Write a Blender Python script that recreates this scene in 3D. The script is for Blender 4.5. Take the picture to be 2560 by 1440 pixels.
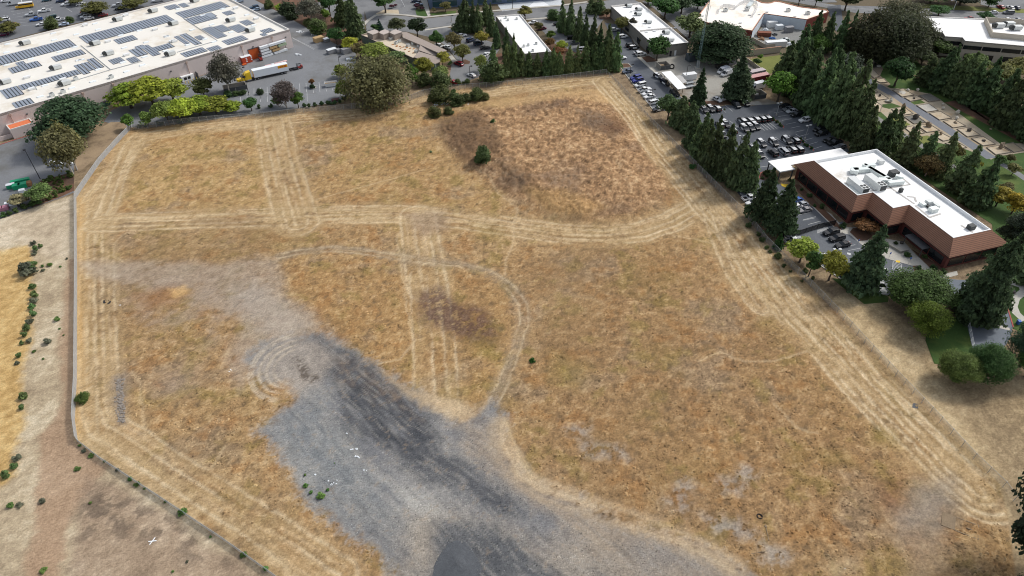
import bpy, bmesh, math, random
import numpy as np
from mathutils import Vector, Matrix
for o in list(bpy.data.objects): bpy.data.objects.remove(o, do_unlink=True)
SC = bpy.context.scene; COL = SC.collection
# ---------------------------------------------------------------- camera (drone at 122 m, looking 41 degrees down)
H = 122.0; FPX = 1720.0; TH = math.radians(40.9); RO = math.radians(0.58)
_f = np.array([0, math.cos(TH), -math.sin(TH)]); _x = np.array([1., 0, 0]); _d = np.cross(_f, _x)
_c, _s = math.cos(RO), math.sin(RO)
CM = np.array([_c*_x + _s*_d, -_s*_x + _c*_d, _f])
cam = bpy.data.objects.new('camera', bpy.data.cameras.new('camera')); COL.objects.link(cam)
cam.data.sensor_width = 36; cam.data.lens = 36*FPX/2560; cam.data.clip_start = 1; cam.data.clip_end = 6000
cam.matrix_world = Matrix(((CM[0][0], -CM[1][0], -CM[2][0], 0), (CM[0][1], -CM[1][1], -CM[2][1], 0), (CM[0][2], -CM[1][2], -CM[2][2], H), (0, 0, 0, 1)))
SC.camera = cam
# ---------------------------------------------------------------- light
SUN_EL, SUN_AZ = math.radians(46), math.radians(30)      # azimuth of the sun measured from +x towards +y
W = bpy.data.worlds.new('World'); SC.world = W; W.use_nodes = True
nt = W.node_tree; bg = nt.nodes['Background']; sky = nt.nodes.new('ShaderNodeTexSky'); sky.sky_type = 'NISHITA'
sky.sun_disc = False; sky.sun_elevation = SUN_EL; sky.sun_rotation = math.pi/2 - SUN_AZ; sky.dust_density = 2.5; sky.air_density = 1.0
hs_ = nt.nodes.new('ShaderNodeHueSaturation'); hs_.inputs['Saturation'].default_value = .45; nt.links.new(sky.outputs['Color'], hs_.inputs['Color'])   # thin cloud veils the blue
nt.links.new(hs_.outputs['Color'], bg.inputs['Color']); bg.inputs['Strength'].default_value = 0.15
sun = bpy.data.objects.new('sun', bpy.data.lights.new('sun', 'SUN')); COL.objects.link(sun)
sun.data.energy = 2.1; sun.data.angle = math.radians(8.0); sun.data.color = (1, 0.965, 0.91)
sd = Vector((math.cos(SUN_EL)*math.cos(SUN_AZ), math.cos(SUN_EL)*math.sin(SUN_AZ), math.sin(SUN_EL)))
sun.rotation_euler = sd.to_track_quat('Z', 'Y').to_euler()
SC.view_settings.view_transform = 'Standard'; SC.view_settings.look = 'None'; SC.view_settings.gamma = 1
SC.view_settings.exposure = 0.14; SC.cycles.pixel_filter_type = 'BLACKMAN_HARRIS'; SC.cycles.filter_width = 1.05
# ---------------------------------------------------------------- survey helpers: measured photo points -> ground metres
CROPS = dict(A=(0,0,5.333), B=(400,0,5.333), C=(780,0,5.333), D=(1180,0,5.333), E=(1500,0,5.333), F=(1700,0,5.333), G=(2080,0,5.333), H=(2080,200,5.333),
  I=(0,200,5.333), K=(1700,200,5.333), L=(1840,360,5.333), M=(2080,360,5.333), J=(0,400,8.), T=(560,80,8.), U=(1500,140,8.), N=(1900,520,3.879),
  O=(0,560,2.977), P=(0,960,2.977), Q=(600,800,2.976), R=(1700,960,2.977), S=(980,200,3.273), V=(2240,640,4.5), Z=(0,0,1.))
def pts(s):
    k = 'Z'; out = []
    for t in s.split():
        if t in CROPS: k = t; continue
        a, b = t.split(','); ox, oy, sc = CROPS[k]; out.append((ox+float(a)/sc, oy+float(b)/sc))
    return out
def pt(s): return pts(s)[0]
def G(p, z=0.0):
    v = CM.T @ np.array([(p[0]-1280)/FPX, (p[1]-720)/FPX, 1]); t = (z-H)/v[2]; return Vector((v[0]*t, v[1]*t, z))
def PR(x, y, z):
    v = CM @ np.array([x, y, z-H]); return v[0]/v[2]*FPX+1280, v[1]/v[2]*FPX+720
def gp(s, z=0.0): return [G(p, z) for p in pts(s)]
def pxm(p): return FPX/math.sqrt(G(p).x**2+G(p).y**2+H*H)
def hgt(p, topy):                                         # height of something standing at p whose top reaches row topy
    b = G(p); lo, hi = 0.05, 70
    for _ in range(30):
        m = (lo+hi)/2
        if PR(b.x, b.y, m)[1] > topy: lo = m
        else: hi = m
    return lo
# ---------------------------------------------------------------- numpy noise
_rng = np.random.RandomState(7); _perm = np.tile(_rng.permutation(256), 3); _ang = _rng.rand(256)*2*np.pi
def noise(x, y):
    xi = np.floor(x).astype(int); yi = np.floor(y).astype(int); xf = x-xi; yf = y-yi
    u = xf*xf*xf*(xf*(xf*6-15)+10); v = yf*yf*yf*(yf*(yf*6-15)+10)
    def gr(i, j, a, b):
        h = _ang[_perm[(_perm[i & 255]+(j & 255)) & 511]]; return np.cos(h)*a+np.sin(h)*b
    a = gr(xi, yi, xf, yf); b = gr(xi+1, yi, xf-1, yf); c = gr(xi, yi+1, xf, yf-1); d = gr(xi+1, yi+1, xf-1, yf-1)
    return (a*(1-u)+b*u)*(1-v)+(c*(1-u)+d*u)*v
def fbm(x, y, f, o=4, r=0.5):
    s = 0; a = 1; n = 0
    for k in range(o): s = s+a*noise(x*f+17.3*k, y*f-9.1*k); n += a; a *= r; f *= 2.03
    return s/n*1.6
def sst(a, b, x): t = np.clip((x-a)/(b-a), 0, 1); return t*t*(3-2*t)
def sdpoly(X, Y, poly):                                    # signed distance, positive inside
    P_ = np.array([(p.x, p.y) for p in poly]); d = np.full(X.shape, 1e9); ins = np.zeros(X.shape, bool)
    for i in range(len(P_)):
        a = P_[i]; b = P_[i-1]; e = b-a; wx = X-a[0]; wy = Y-a[1]
        t = np.clip((wx*e[0]+wy*e[1])/(e@e+1e-9), 0, 1); d = np.minimum(d, (wx-e[0]*t)**2+(wy-e[1]*t)**2)
        c = (a[1] > Y) != (b[1] > Y)
        with np.errstate(divide='ignore', invalid='ignore'):
            ins ^= c & (X < (b[0]-a[0])*(Y-a[1])/(b[1]-a[1]+1e-12)+a[0])
    d = np.sqrt(d); return np.where(ins, d, -d)
def line_st(X, Y, line):                                   # distance across (signed), along, absolute distance
    P_ = np.array([(p.x, p.y) for p in line]); best = np.full(X.shape, 1e9); tt = np.zeros(X.shape); ss = np.zeros(X.shape); acc = 0
    for i in range(len(P_)-1):
        a, b = P_[i], P_[i+1]; e = b-a; L = math.hypot(*e); wx = X-a[0]; wy = Y-a[1]
        t = np.clip((wx*e[0]+wy*e[1])/(L*L), 0, 1); dd = np.hypot(wx-e[0]*t, wy-e[1]*t); m = dd < best
        sg = np.sign(e[0]*wy-e[1]*wx); best = np.where(m, dd, best); tt = np.where(m, dd*sg, tt); ss = np.where(m, acc+t*L, ss); acc += L
    return tt, ss, best
# ---------------------------------------------------------------- mesh helpers
class MB:
    def __init__(s): s.v = []; s.f = []; s.m = []
    def add(s, vs, fs, m=0):
        n = len(s.v); s.v += [tuple(v) for v in vs]; s.f += [tuple(n+i for i in f) for f in fs]; s.m += [m]*len(fs)
    def box(s, x0, y0, z0, x1, y1, z1, m=0, T=None):
        vs = [(x0,y0,z0),(x1,y0,z0),(x1,y1,z0),(x0,y1,z0),(x0,y0,z1),(x1,y0,z1),(x1,y1,z1),(x0,y1,z1)]
        if T is not None: vs = [T @ Vector(v) for v in vs]
        s.add(vs, [(3,2,1,0),(4,5,6,7),(0,1,5,4),(1,2,6,5),(2,3,7,6),(3,0,4,7)], m)
    def cbox(s, x, y, z, dx, dy, dz, rz=0, m=0):            # centred box standing on z
        s.box(-dx/2, -dy/2, 0, dx/2, dy/2, dz, m, Matrix.Translation((x, y, z)) @ Matrix.Rotation(rz, 4, 'Z'))
    def prism(s, poly, z0, z1, m=0, mtop=None, cap=True, bottom=False):
        P_ = [(p[0], p[1]) for p in poly]
        if sum(P_[i-1][0]*P_[i][1]-P_[i][0]*P_[i-1][1] for i in range(len(P_))) < 0: P_ = P_[::-1]
        n = len(P_); vs = [(x, y, z0) for x, y in P_]+[(x, y, z1) for x, y in P_]
        s.add(vs, [(i, (i+1) % n, n+(i+1) % n, n+i) for i in range(n)], m)
        if cap: s.add([(x, y, z1) for x, y in P_], [tuple(range(n))], m if mtop is None else mtop)
        if bottom: s.add([(x, y, z0) for x, y in P_], [tuple(range(n))[::-1]], m)
    def ring(s, outer, w, z0, z1, m=0, closed=True):        # wall of width w standing inside the polygon edge
        P_ = [Vector((p[0], p[1])) for p in outer]; n = len(P_)
        if closed and sum(P_[i-1].x*P_[i].y-P_[i].x*P_[i-1].y for i in range(n)) < 0: P_ = P_[::-1]
        I = offset(P_, w, closed); k = n if closed else n-1
        vs = [(p.x, p.y, z) for z in (z0, z1) for p in P_]+[(p.x, p.y, z) for z in (z0, z1) for p in I]
        for i in range(k):
            j = (i+1) % n
            s.add([vs[i], vs[j], vs[n+j], vs[n+i]], [(0,1,2,3)], m); s.add([vs[2*n+j], vs[2*n+i], vs[3*n+i], vs[3*n+j]], [(0,1,2,3)], m)
            s.add([vs[n+i], vs[n+j], vs[3*n+j], vs[3*n+i]], [(0,1,2,3)], m)
        if not closed:
            for i in (0, n-1): s.add([vs[i], vs[n+i], vs[3*n+i], vs[2*n+i]], [(0,1,2,3)], m)
    def tube(s, a, b, r0, r1=None, n=6, m=0, cap=True):
        a = Vector(a); b = Vector(b); r1 = r0 if r1 is None else r1; q = (b-a).to_track_quat('Z', 'Y'); vs = []
        for c, r in ((a, r0), (b, r1)):
            for i in range(n): vs.append(c+q @ Vector((math.cos(2*math.pi*i/n)*r, math.sin(2*math.pi*i/n)*r, 0)))
        fs = [(i, (i+1) % n, n+(i+1) % n, n+i) for i in range(n)]
        if cap: fs += [tuple(range(n))[::-1], tuple(range(n, 2*n))]
        s.add(vs, fs, m)
    def path(s, P_, r, n=6, m=0):
        for i in range(len(P_)-1): s.tube(P_[i], P_[i+1], r[i] if isinstance(r, list) else r, r[i+1] if isinstance(r, list) else r, n, m)
    def mesh(s, name, mats, smooth=False):
        me = bpy.data.meshes.new(name); me.from_pydata(s.v, [], s.f)
        for m in (mats if isinstance(mats, (list, tuple)) else [mats]): me.materials.append(m)
        me.polygons.foreach_set('material_index', s.m)
        if smooth: me.polygons.foreach_set('use_smooth', [True]*len(s.f))
        me.update(); return me
    def build(s, name, mats, parent=None, smooth=False, loc=None, rz=0):
        return link(name, s.mesh(name, mats, smooth), parent, loc, rz)
def offset(P_, w, closed=True):
    n = len(P_); out = []
    for i in range(n):
        a, b, c = P_[i-1], P_[i], P_[(i+1) % n]
        if not closed and i == 0: a = b-(c-b)
        if not closed and i == n-1: c = b+(b-a)
        d0 = (b-a).normalized(); d1 = (c-b).normalized(); n0 = Vector((-d0.y, d0.x)); n1 = Vector((-d1.y, d1.x)); k = n0+n1
        out.append(b+k*(w/max(0.3, k.dot(n0))))
    return out
def link(name, me, parent=None, loc=None, rz=0):
    o = bpy.data.objects.new(name, me); COL.objects.link(o)
    if parent is not None: o.parent = parent
    if loc is not None: o.location = loc
    if rz: o.rotation_euler = (0, 0, rz)
    return o
def tag(o, label, cat, group=None, kind=None):
    o['label'] = label; o['category'] = cat
    if group: o['group'] = group
    if kind: o['kind'] = kind
    return o
def thing(name, label, cat, loc=(0, 0, 0), rz=0, group=None):
    o = bpy.data.objects.new(name, None); COL.objects.link(o); o.location = loc; o.rotation_euler = (0, 0, rz); o.empty_display_size = 0.5
    return tag(o, label, cat, group)
def struct(name, mb, mats, kind='structure'):
    o = mb.build(name, mats); o['kind'] = kind; return o
ORD = 'first second third fourth fifth sixth seventh eighth ninth tenth eleventh twelfth thirteenth fourteenth fifteenth sixteenth seventeenth eighteenth nineteenth twentieth'.split()
def ordi(i): return ORD[i] if i < 20 else 'twenty-'+ORD[i-20] if i < 29 else '%dth' % (i+1)
# ---------------------------------------------------------------- materials
def rgb(h):                                                 # sRGB hex -> linear
    c = [int(h[i:i+2], 16)/255 for i in (0, 2, 4)]; return tuple((v/12.92 if v <= .04045 else ((v+.055)/1.055)**2.4) for v in c)
def mat(name, col, rough=0.7, metal=0.0, var=0.12, scale=0.6, fine=6.0, bump=0.0, streak=None, spec=0.3, objcol=False, dirt=None):
    m = bpy.data.materials.new(name); m.use_nodes = True; t = m.node_tree; b = t.nodes['Principled BSDF']
    b.inputs['Roughness'].default_value = rough; b.inputs['Metallic'].default_value = metal; b.inputs['Specular IOR Level'].default_value = spec
    N = t.nodes.new; L = t.links.new
    geo = N('ShaderNodeTexCoord') if objcol else N('ShaderNodeNewGeometry'); P_ = geo.outputs['Object' if objcol else 'Position']
    if streak:
        mp = N('ShaderNodeMapping'); mp.inputs['Scale'].default_value = streak; L(P_, mp.inputs['Vector']); P_ = mp.outputs['Vector']
    n1 = N('ShaderNodeTexNoise'); n1.inputs['Scale'].default_value = scale; n1.inputs['Detail'].default_value = 6; n1.inputs['Roughness'].default_value = .65; L(P_, n1.inputs['Vector'])
    n2 = N('ShaderNodeTexNoise'); n2.inputs['Scale'].default_value = fine; n2.inputs['Detail'].default_value = 3; L(P_, n2.inputs['Vector'])
    ad = N('ShaderNodeMath'); ad.operation = 'ADD'; L(n1.outputs['Fac'], ad.inputs[0]); L(n2.outputs['Fac'], ad.inputs[1])
    mr = N('ShaderNodeMapRange'); mr.inputs['From Min'].default_value = .6; mr.inputs['From Max'].default_value = 1.4
    mr.inputs['To Min'].default_value = 1-var; mr.inputs['To Max'].default_value = 1+var; L(ad.outputs[0], mr.inputs['Value'])
    mx = N('ShaderNodeVectorMath'); mx.operation = 'SCALE'; L(mr.outputs['Result'], mx.inputs['Scale'])
    if objcol:
        oi = N('ShaderNodeObjectInfo'); L(oi.outputs['Color'], mx.inputs[0])
    else: mx.inputs[0].default_value = col
    out = mx.outputs['Vector']
    if dirt:                                                # blotches of a second colour: (colour, scale, from, to)
        n3 = N('ShaderNodeTexNoise'); n3.inputs['Scale'].default_value = dirt[1]; n3.inputs['Detail'].default_value = 7; n3.inputs['Roughness'].default_value = .7; L(geo.outputs['Object' if objcol else 'Position'], n3.inputs['Vector'])
        m3 = N('ShaderNodeMapRange'); m3.inputs['From Min'].default_value = dirt[2]; m3.inputs['From Max'].default_value = dirt[3]; L(n3.outputs['Fac'], m3.inputs['Value'])
        mm = N('ShaderNodeMix'); mm.data_type = 'RGBA'; L(m3.outputs['Result'], mm.inputs['Factor']); L(out, mm.inputs['A']); mm.inputs['B'].default_value = (*dirt[0], 1); out = mm.outputs['Result']
    L(out, b.inputs['Base Color'])
    if bump:
        bp = N('ShaderNodeBump'); bp.inputs['Strength'].default_value = bump; bp.inputs['Distance'].default_value = .3; L(n2.outputs['Fac'], bp.inputs['Height']); L(bp.outputs['Normal'], b.inputs['Normal'])
    return m
def bands(name, c1, c2, axis, period, duty=0.8, rough=0.6, var=0.1):   # ridged cladding, tile courses: bands in object space
    m = mat(name, c1, rough, var=var, scale=.5); t = m.node_tree; N = t.nodes.new; L = t.links.new; b = t.nodes['Principled BSDF']
    tc = N('ShaderNodeTexCoord'); sp = N('ShaderNodeSeparateXYZ'); L(tc.outputs['Object'], sp.inputs[0])
    d = N('ShaderNodeMath'); d.operation = 'DIVIDE'; d.inputs[1].default_value = period; L(sp.outputs[axis], d.inputs[0])
    fr = N('ShaderNodeMath'); fr.operation = 'FRACT'; L(d.outputs[0], fr.inputs[0])
    gt = N('ShaderNodeMath'); gt.operation = 'GREATER_THAN'; gt.inputs[1].default_value = duty; L(fr.outputs[0], gt.inputs[0])
    src = b.inputs['Base Color'].links[0].from_socket; mm = N('ShaderNodeMix'); mm.data_type = 'RGBA'
    L(gt.outputs[0], mm.inputs['Factor']); L(src, mm.inputs['A']); mm.inputs['B'].default_value = (*c2, 1); L(mm.outputs['Result'], b.inputs['Base Color'])
    return m
def meshmat(name, col, see):                                # woven wire too fine to model: part see-through
    m = mat(name, col, .5, .3, var=.1); t = m.node_tree; N = t.nodes.new; tr = N('ShaderNodeBsdfTransparent'); mx = N('ShaderNodeMixShader'); mx.inputs[0].default_value = see
    b = t.nodes['Principled BSDF']; o = t.nodes['Material Output']; t.links.new(b.outputs[0], mx.inputs[1]); t.links.new(tr.outputs[0], mx.inputs[2]); t.links.new(mx.outputs[0], o.inputs['Surface']); return m
PAINT = mat('vehicle_paint', None, .3, 0, var=.05, scale=.8, fine=3, spec=.5, objcol=True)
GLASS = mat('dark_glass', (.012, .016, .02), .08, 0, var=.1, spec=.6)
TYRE = mat('tyre_rubber', (.015, .015, .016), .9); RIM = mat('wheel_rim', (.35, .36, .38), .4, .6)
LAMPW = mat('headlight_lens', (.7, .72, .75), .15); LAMPR = mat('taillight_lens', (.3, .01, .01), .2)
BLACKM = mat('black_metal', (.02, .02, .022), .5); GREYM = mat('galvanised_metal', (.42, .44, .45), .45, .4); DGREY = mat('dark_grey_metal', (.08, .085, .09), .6)
WHITEP = mat('white_paint', (.78, .79, .79), .5, var=.06); YELP = mat('yellow_paint', (.75, .5, .03), .5); REDP = mat('red_paint', (.45, .03, .02), .5)
WHITELINE = mat('line_paint', (.62, .63, .62), .8, var=.25, fine=2); REDCURB = mat('red_curb_paint', (.42, .1, .09), .8, var=.2)
ASPH_Y = mat('asphalt_yard', rgb('7b7d80'), .9, var=.2, scale=.06, fine=2.5, bump=.15, dirt=(rgb('6b6b69'), .035, .5, .62))
ASPH_P = mat('asphalt_dark', rgb('565a60'), .9, var=.18, scale=.08, fine=2.5, bump=.15, dirt=(rgb('646970'), .05, .5, .65))
ASPH_R = mat('asphalt_road', rgb('7b7c7d'), .9, var=.12, scale=.1, fine=2, bump=.1, dirt=(rgb('6a6b6d'), .06, .5, .6))
ASPH_L = mat('asphalt_back_lot', rgb('6c6e72'), .9, var=.15, scale=.1, fine=2, bump=.1)
CONC = mat('concrete', rgb('b9b5ab'), .9, var=.15, scale=.2, fine=2, dirt=(rgb('9d998f'), .1, .5, .7)); CONCD = mat('concrete_worn', rgb('9a978f'), .9, var=.2, scale=.08, fine=1.5, dirt=(rgb('857c70'), .05, .48, .6))
LAWN = mat('lawn_grass', rgb('3e5728'), .95, var=.3, scale=.12, fine=3, bump=.3, dirt=(rgb('5c6a34'), .07, .5, .65)); LAWN2 = mat('dry_lawn', rgb('74793f'), .95, var=.25, scale=.15, fine=3, bump=.3)
MULCH = mat('bark_mulch', rgb('6d5140'), .95, var=.35, scale=.3, fine=4, bump=.3, dirt=(rgb('544338'), .12, .45, .6))
SANDB = mat('sand_fill', rgb('bfb19a'), .95, var=.15, scale=.3, fine=3, bump=.2, dirt=(rgb('ad9472'), .2, .5, .7)); SANDG = mat('dark_gravel_fill', rgb('77746d'), .95, var=.3, scale=.3, fine=3, bump=.2)
# ---------------------------------------------------------------- the ground: one sheet, fine over the field, coarse to the horizon
FIELD = gp('320,318 480,302 700,284 900,268 1000,252 1130,225 1250,208 1520,182 1560,235 1640,312 1730,412 1800,490 1900,600 1980,675 2080,765 2250,945 2400,1095 2500,1210 2520,1290 2560,1560 860,1560 690,1440 560,1345 400,1240 250,1140 190,1100 184,1050 188,950 190,700 188,495 205,465 250,400 300,338')
MOUND = gp('1085,320 1150,285 1240,262 1400,232 1490,226 1540,262 1625,350 1690,440 1680,500 1590,545 1450,562 1330,535 1250,490 1170,430 1110,370')
def mound_h(X, Y):
    d = sdpoly(X, Y, MOUND); e = sst(-2, 16, d)
    return e*2.6+sst(0, 8, d)*(.55*fbm(X, Y, .16, 3)+.35*np.abs(fbm(X+40, Y, .33, 2)))
def zat(x, y): return float(mound_h(np.array([x]), np.array([y]))[0])
def palette(n, stops):
    xs = [s[0] for s in stops]; cs = np.array([rgb(s[1]) for s in stops]); return np.stack([np.interp(n, xs, cs[:, k]) for k in range(3)], -1)
def ground_colour(X, Y):
    """albedo and roughness of vegetation for world points; features are measured at ground level"""
    N1 = fbm(X, Y, .022, 4); N2 = fbm(X+300, Y, .09, 4); N3 = fbm(X, Y+200, .45, 3); N4 = fbm(X-90, Y, 1.7, 2); rnd = np.random.RandomState(3).rand(*X.shape)-.5
    wx = X+1.6*fbm(X, Y, .12, 4)+.7*fbm(X+9, Y, .7, 2); wy = Y+1.6*fbm(X+55, Y+7, .12, 4)+.7*fbm(X, Y+9, .7, 2)
    NA = fbm(X+700, Y-300, .05, 4, .6); NB = fbm(X-500, Y+800, .11, 4, .6); NR = 1-np.abs(fbm(X+33, Y-71, .38, 4, .55))*2.2
    C = palette(.5+.26*N2+.24*N3+.2*N4+.16*NR-.1, [(0, '80664a'), (.3, '9d7f56'), (.5, 'b39263'), (.72, 'c5a675'), (1, 'd8bf92')])
    TX = np.ones(X.shape)                                  # vegetation height factor
    def lay(m, c, tx=None):
        nonlocal C, TX
        c = np.array(rgb(c)) if isinstance(c, str) else c
        C = C*(1-m[..., None])+c*m[..., None]
        if tx is not None: TX = TX*(1-m)+tx*m
    def P_(s, soft=1.0, warp=True, grow=0.0): return sst(-soft, soft, (sdpoly(wx, wy, gp(s)) if warp else sdpoly(X, Y, gp(s)))+grow)
    def blotch(f, lo, hi, o=4, ox=0): return sst(lo, hi, fbm(X+ox, Y-ox, f, o))
    HUES = lambda: [lay(sst(.08, .4, NA)*.5, palette(.5+.4*N3+.35*N4, [(0, '836847'), (.5, 'a98554'), (1, 'cba673')])), lay(sst(.08, .42, -NA)*.5, palette(.5+.4*N3+.35*N4, [(0, '7d6a55'), (.5, '9f8768'), (1, 'c4aa85')])), lay(sst(.12, .4, NB)*.5, palette(.5+.5*N3+.3*N4, [(0, '7f6e3c'), (.5, '9c8449'), (1, 'b99d5e')])), lay(sst(.12, .4, -NB)*.45, palette(.5+.5*N3+.3*N4, [(0, '8d6238'), (.5, 'ad8049'), (1, 'c79e66')]))]
    # large tone areas of the dry grass
    lay(P_('1300,640 1700,620 1800,700 2000,880 2150,1060 2300,1250 2200,1440 1700,1330 1420,1210 1290,1120 1290,980 1330,860 1310,720', 9)*.62, palette(.5+.45*N3+.3*N4+.2*N2, [(0, '7e6142'), (.5, 'a07c51'), (1, 'c09a68')]))
    lay(P_('680,640 1000,650 1230,690 1290,760 1270,930 1180,1030 1040,980 900,900 760,780', 5)*.45, palette(.5+.5*N3+.3*N4, [(0, '8c6739'), (.5, 'b08547'), (1, 'cda562')]))
    lay(sst(.1, .7, N2+.4*N3)*P_('1290,800 2000,800 2250,1100 2300,1440 1700,1330 1290,1000', 6)*.5, '8c6a33')
    lay(P_('270,600 650,570 800,570 800,640 640,650 280,650', 5)*.35*blotch(.15, -.1, .4), '9d8a49')
    lay(P_('200,640 700,640 760,800 880,880 640,960 560,1150 620,1300 480,1250 330,1130 280,1000 260,800', 7)*.35, palette(.5+.5*N3+.3*N4, [(0, '8f7150'), (.5, 'ab8a5c'), (1, 'c5a473')]))
    lay(P_('330,340 640,330 690,520 300,525', 3)*.6, palette(.5+.35*N3+.3*N4+.2*N2, [(0, 'a88650'), (.5, 'c5a265'), (1, 'd8ba80')]))
    lay(P_('760,330 1060,290 1120,380 1250,490 1250,560 1100,520 780,500', 6)*.4, palette(.5+.4*N3+.3*N4+.2*N2, [(0, '9d7b49'), (.5, 'bb9659'), (1, 'd2b276')]))
    lay(blotch(.05, .15, .55, 4, 33)*.3*(1-P_('1085,330 1500,226 1690,440 1450,562 1250,490', 4)), '8f7a37')
    HUES(); HUES()
    lay(sst(.55, -.25, NR+.5*N3+.4*N4)*.55, palette(.5+.4*N4+.4*NA, [(0, '66553f'), (.5, '7d6a50'), (1, '94805f')]))
    lay(sst(.25, .6, N3+.7*N4)*.35, 'cbb083'); lay(sst(.05, .5, fbm(X+81, Y+17, .014, 3)+.3*NA)*.35, '8c7350')
    C *= .9
    # the mound: reddish thistle and grey dead stalks
    md = sst(-1, 5, sdpoly(wx, wy, MOUND))
    lay(md*.95, palette(.5+.5*N3+.35*N4+.25*N2, [(0, '66503b'), (.35, '93724f'), (.6, 'b28d63'), (1, 'd8b98c')]))
    lay(md*blotch(.07, .05, .4, 4, 70)*.7, palette(.5+.6*N3+.4*N4, [(0, '5f4b38'), (.5, '84694f'), (1, 'a98f70')]))
    for s, c, a in (('1090,300 1190,275 1250,330 1240,400 1150,350 1100,335', '735c45', .7), ('1110,355 1180,340 1200,410 1150,400', '6b543e', .55), ('1240,400 1330,440 1320,470 1400,500 1330,490 1250,450', '6d5b49', .6), ('1380,250 1420,255 1415,275 1390,270', '6a584c', .7),
                    ('1440,275 1500,280 1560,330 1530,350 1470,320', '786655', .6), ('1500,318 1560,305 1570,330 1510,335', '6b4c36', .65), ('1510,293 1540,290 1550,305 1520,308', '6b4c36', .6), ('1330,440 1460,420 1440,480 1380,470', '86715e', .5),
                    ('1310,480 1340,470 1400,520 1470,540 1440,560 1380,550', '6d5f45', .45)):
        lay(P_(s, 2.5)*min(1, a*1.3)*sst(-.6, .25, N3+N4*.6), c, 1.6)
    lay(P_('1200,255 1420,228 1500,222 1560,270 1520,262 1420,245 1250,275', 2.5)*.6, 'c7a570')
    lay(P_('1310,470 1420,480 1520,520 1460,545 1350,525', 3)*.5, 'bd9659')
    # outside the fence
    fd = sdpoly(X, Y, FIELD); out = sst(.5, -.5, fd)
    lay(out*sst(225, 245, Y)*.7, palette(.5+.4*N3+.3*N4, [(0, '54483a'), (1, '7d6c58')]))
    left = sst(-1, 1, sdpoly(X, Y, gp('-900,560 0,545 188,487 190,700 184,1050 190,1100 400,1240 700,1446 900,1560 -900,1700')))
    lay(out, palette(.5+.4*N3+.4*N2+.2*N4, [(0, '6f5c49'), (.5, '917c62'), (1, 'b39b78')]), .3)
    lay(left*out, palette(.5+.5*N2+.3*N3+.15*N4, [(0, '97836a'), (.5, 'b8a486'), (1, 'd6c6aa')]), .12)
    lay(left*out*P_('-100,520 190,480 190,640 120,640 60,605 -100,625', 2)*.7, palette(.5+.6*N2+.4*N3, [(0, 'b09c83'), (.5, 'c8b59b'), (1, 'd9c9b1')]))
    lay(left*out*P_('-300,650 0,625 70,612 86,640 80,700 75,850 60,900 55,960 60,1040 45,1110 35,1190 0,1215 -200,1240', 1.2), palette(.5+.5*N3+.3*N2+.2*N4, [(0, 'a8844d'), (.5, 'c6a267'), (1, 'd9bc84')]), .6)
    lay(left*out*P_('170,640 190,640 190,1090 262,1165 215,1240 160,1330 150,1500 50,1500 80,1320 95,1250 95,1090 130,1060 155,1000 150,860', 1.0)*.85, palette(.5+.3*N2+.2*N4, [(0, '97795f'), (.5, 'a98a6e'), (1, 'b99c80')]), .03)
    lay(left*out*P_('205,1190 300,1215 690,1470 690,1560 160,1560 185,1350', 1.5)*.8, palette(.5+.4*N2+.3*N3+.2*N4, [(0, '836d5a'), (.5, 'a08871'), (1, 'bba38a')]), .15)
    lay(left*out*P_('195,1240 300,1220 420,1290 520,1330 560,1420 400,1360 240,1330 185,1420', 3)*sst(-.02, .16, fbm(X, Y, .22, 5, .6))*.75, '6f6052')
    right = sst(-1, 1, sdpoly(X, Y, gp('1960,640 2080,745 2160,720 2330,860 2340,930 2600,960 2800,1600 2540,1600 2500,1210 2400,1095 2250,945 2080,765')))
    lay(right*out, palette(.5+.45*N2+.4*N3+.2*N4, [(0, '9c8461'), (.5, 'bda37b'), (1, 'd2bb95')]), .3)
    lay(right*out*P_('2250,800 2330,920 2560,960 2700,1500 2500,1500 2520,1290 2480,1150 2400,1020 2300,900', 5)*.75, palette(.5+.4*N3+.3*N4, [(0, '6e5b47'), (.5, '8d785c'), (1, 'a8926f')]))
    # mown bands and wheel tracks
    def band(line, w, amt=.85, freq=1.1, lines=(), c=('8f7650', 'b99e70', 'd6bf99'), lc='e2d1ae', lw=.32, soft=.8, la=.46):
        t, s, d = line_st(X+.35*fbm(X, Y, .25, 2), Y+.35*fbm(X+5, Y, .25, 2), gp(line)); m = sst(w/2+soft*2.2, w/2-soft*2.2, d+1.6*N3+1.5*N2+.8*N4)*amt*sst(-1.1, .25, N2*.8+.7*N3+noise(t*.6, s*.04)+.3*N4)*out_in
        n = noise(t*freq, s*.03)*1.0+noise(t*freq*2.1+8, s*.05)*.7+.3*N3+.25*N4+.25*N2+.2*NA
        lay(m*sst(-.75, .1, n+.5), palette(.5+.5*n, [(0, c[0]), (.5, c[1]), (1, c[2])]), .12)
        for k, l in enumerate(lines):
            g_ = np.exp(-((t-l)/lw)**2)*sst(-.35, .15, noise(s*.05+k*7.7, s*0+k)+.15*N3)*sst(w/2+2, w/2, d)*out_in; lay(g_*la*sst(-.6, .3, N3+.5*N4+.2), lc, .05)
    out_in = 1-out
    OUT_I = out_in
    band('238,480 240,600 240,800 245,1000 248,1080', 11, .75, lines=(-4, -2.2, -.3, 1.7, 4.6))
    band('215,520 290,420 345,345 480,322 700,300 900,283 1020,262 1150,240 1260,226 1400,210 1500,198 1530,202', 9.5, .75, lines=(-3.5, -1.5, .8, 2.8), c=('a5875c', 'bfa274', 'd2ba8c'))
    band('330,360 300,430 270,520 245,560', 9, .75, lines=(-2.5, .5, 2.5))
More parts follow.
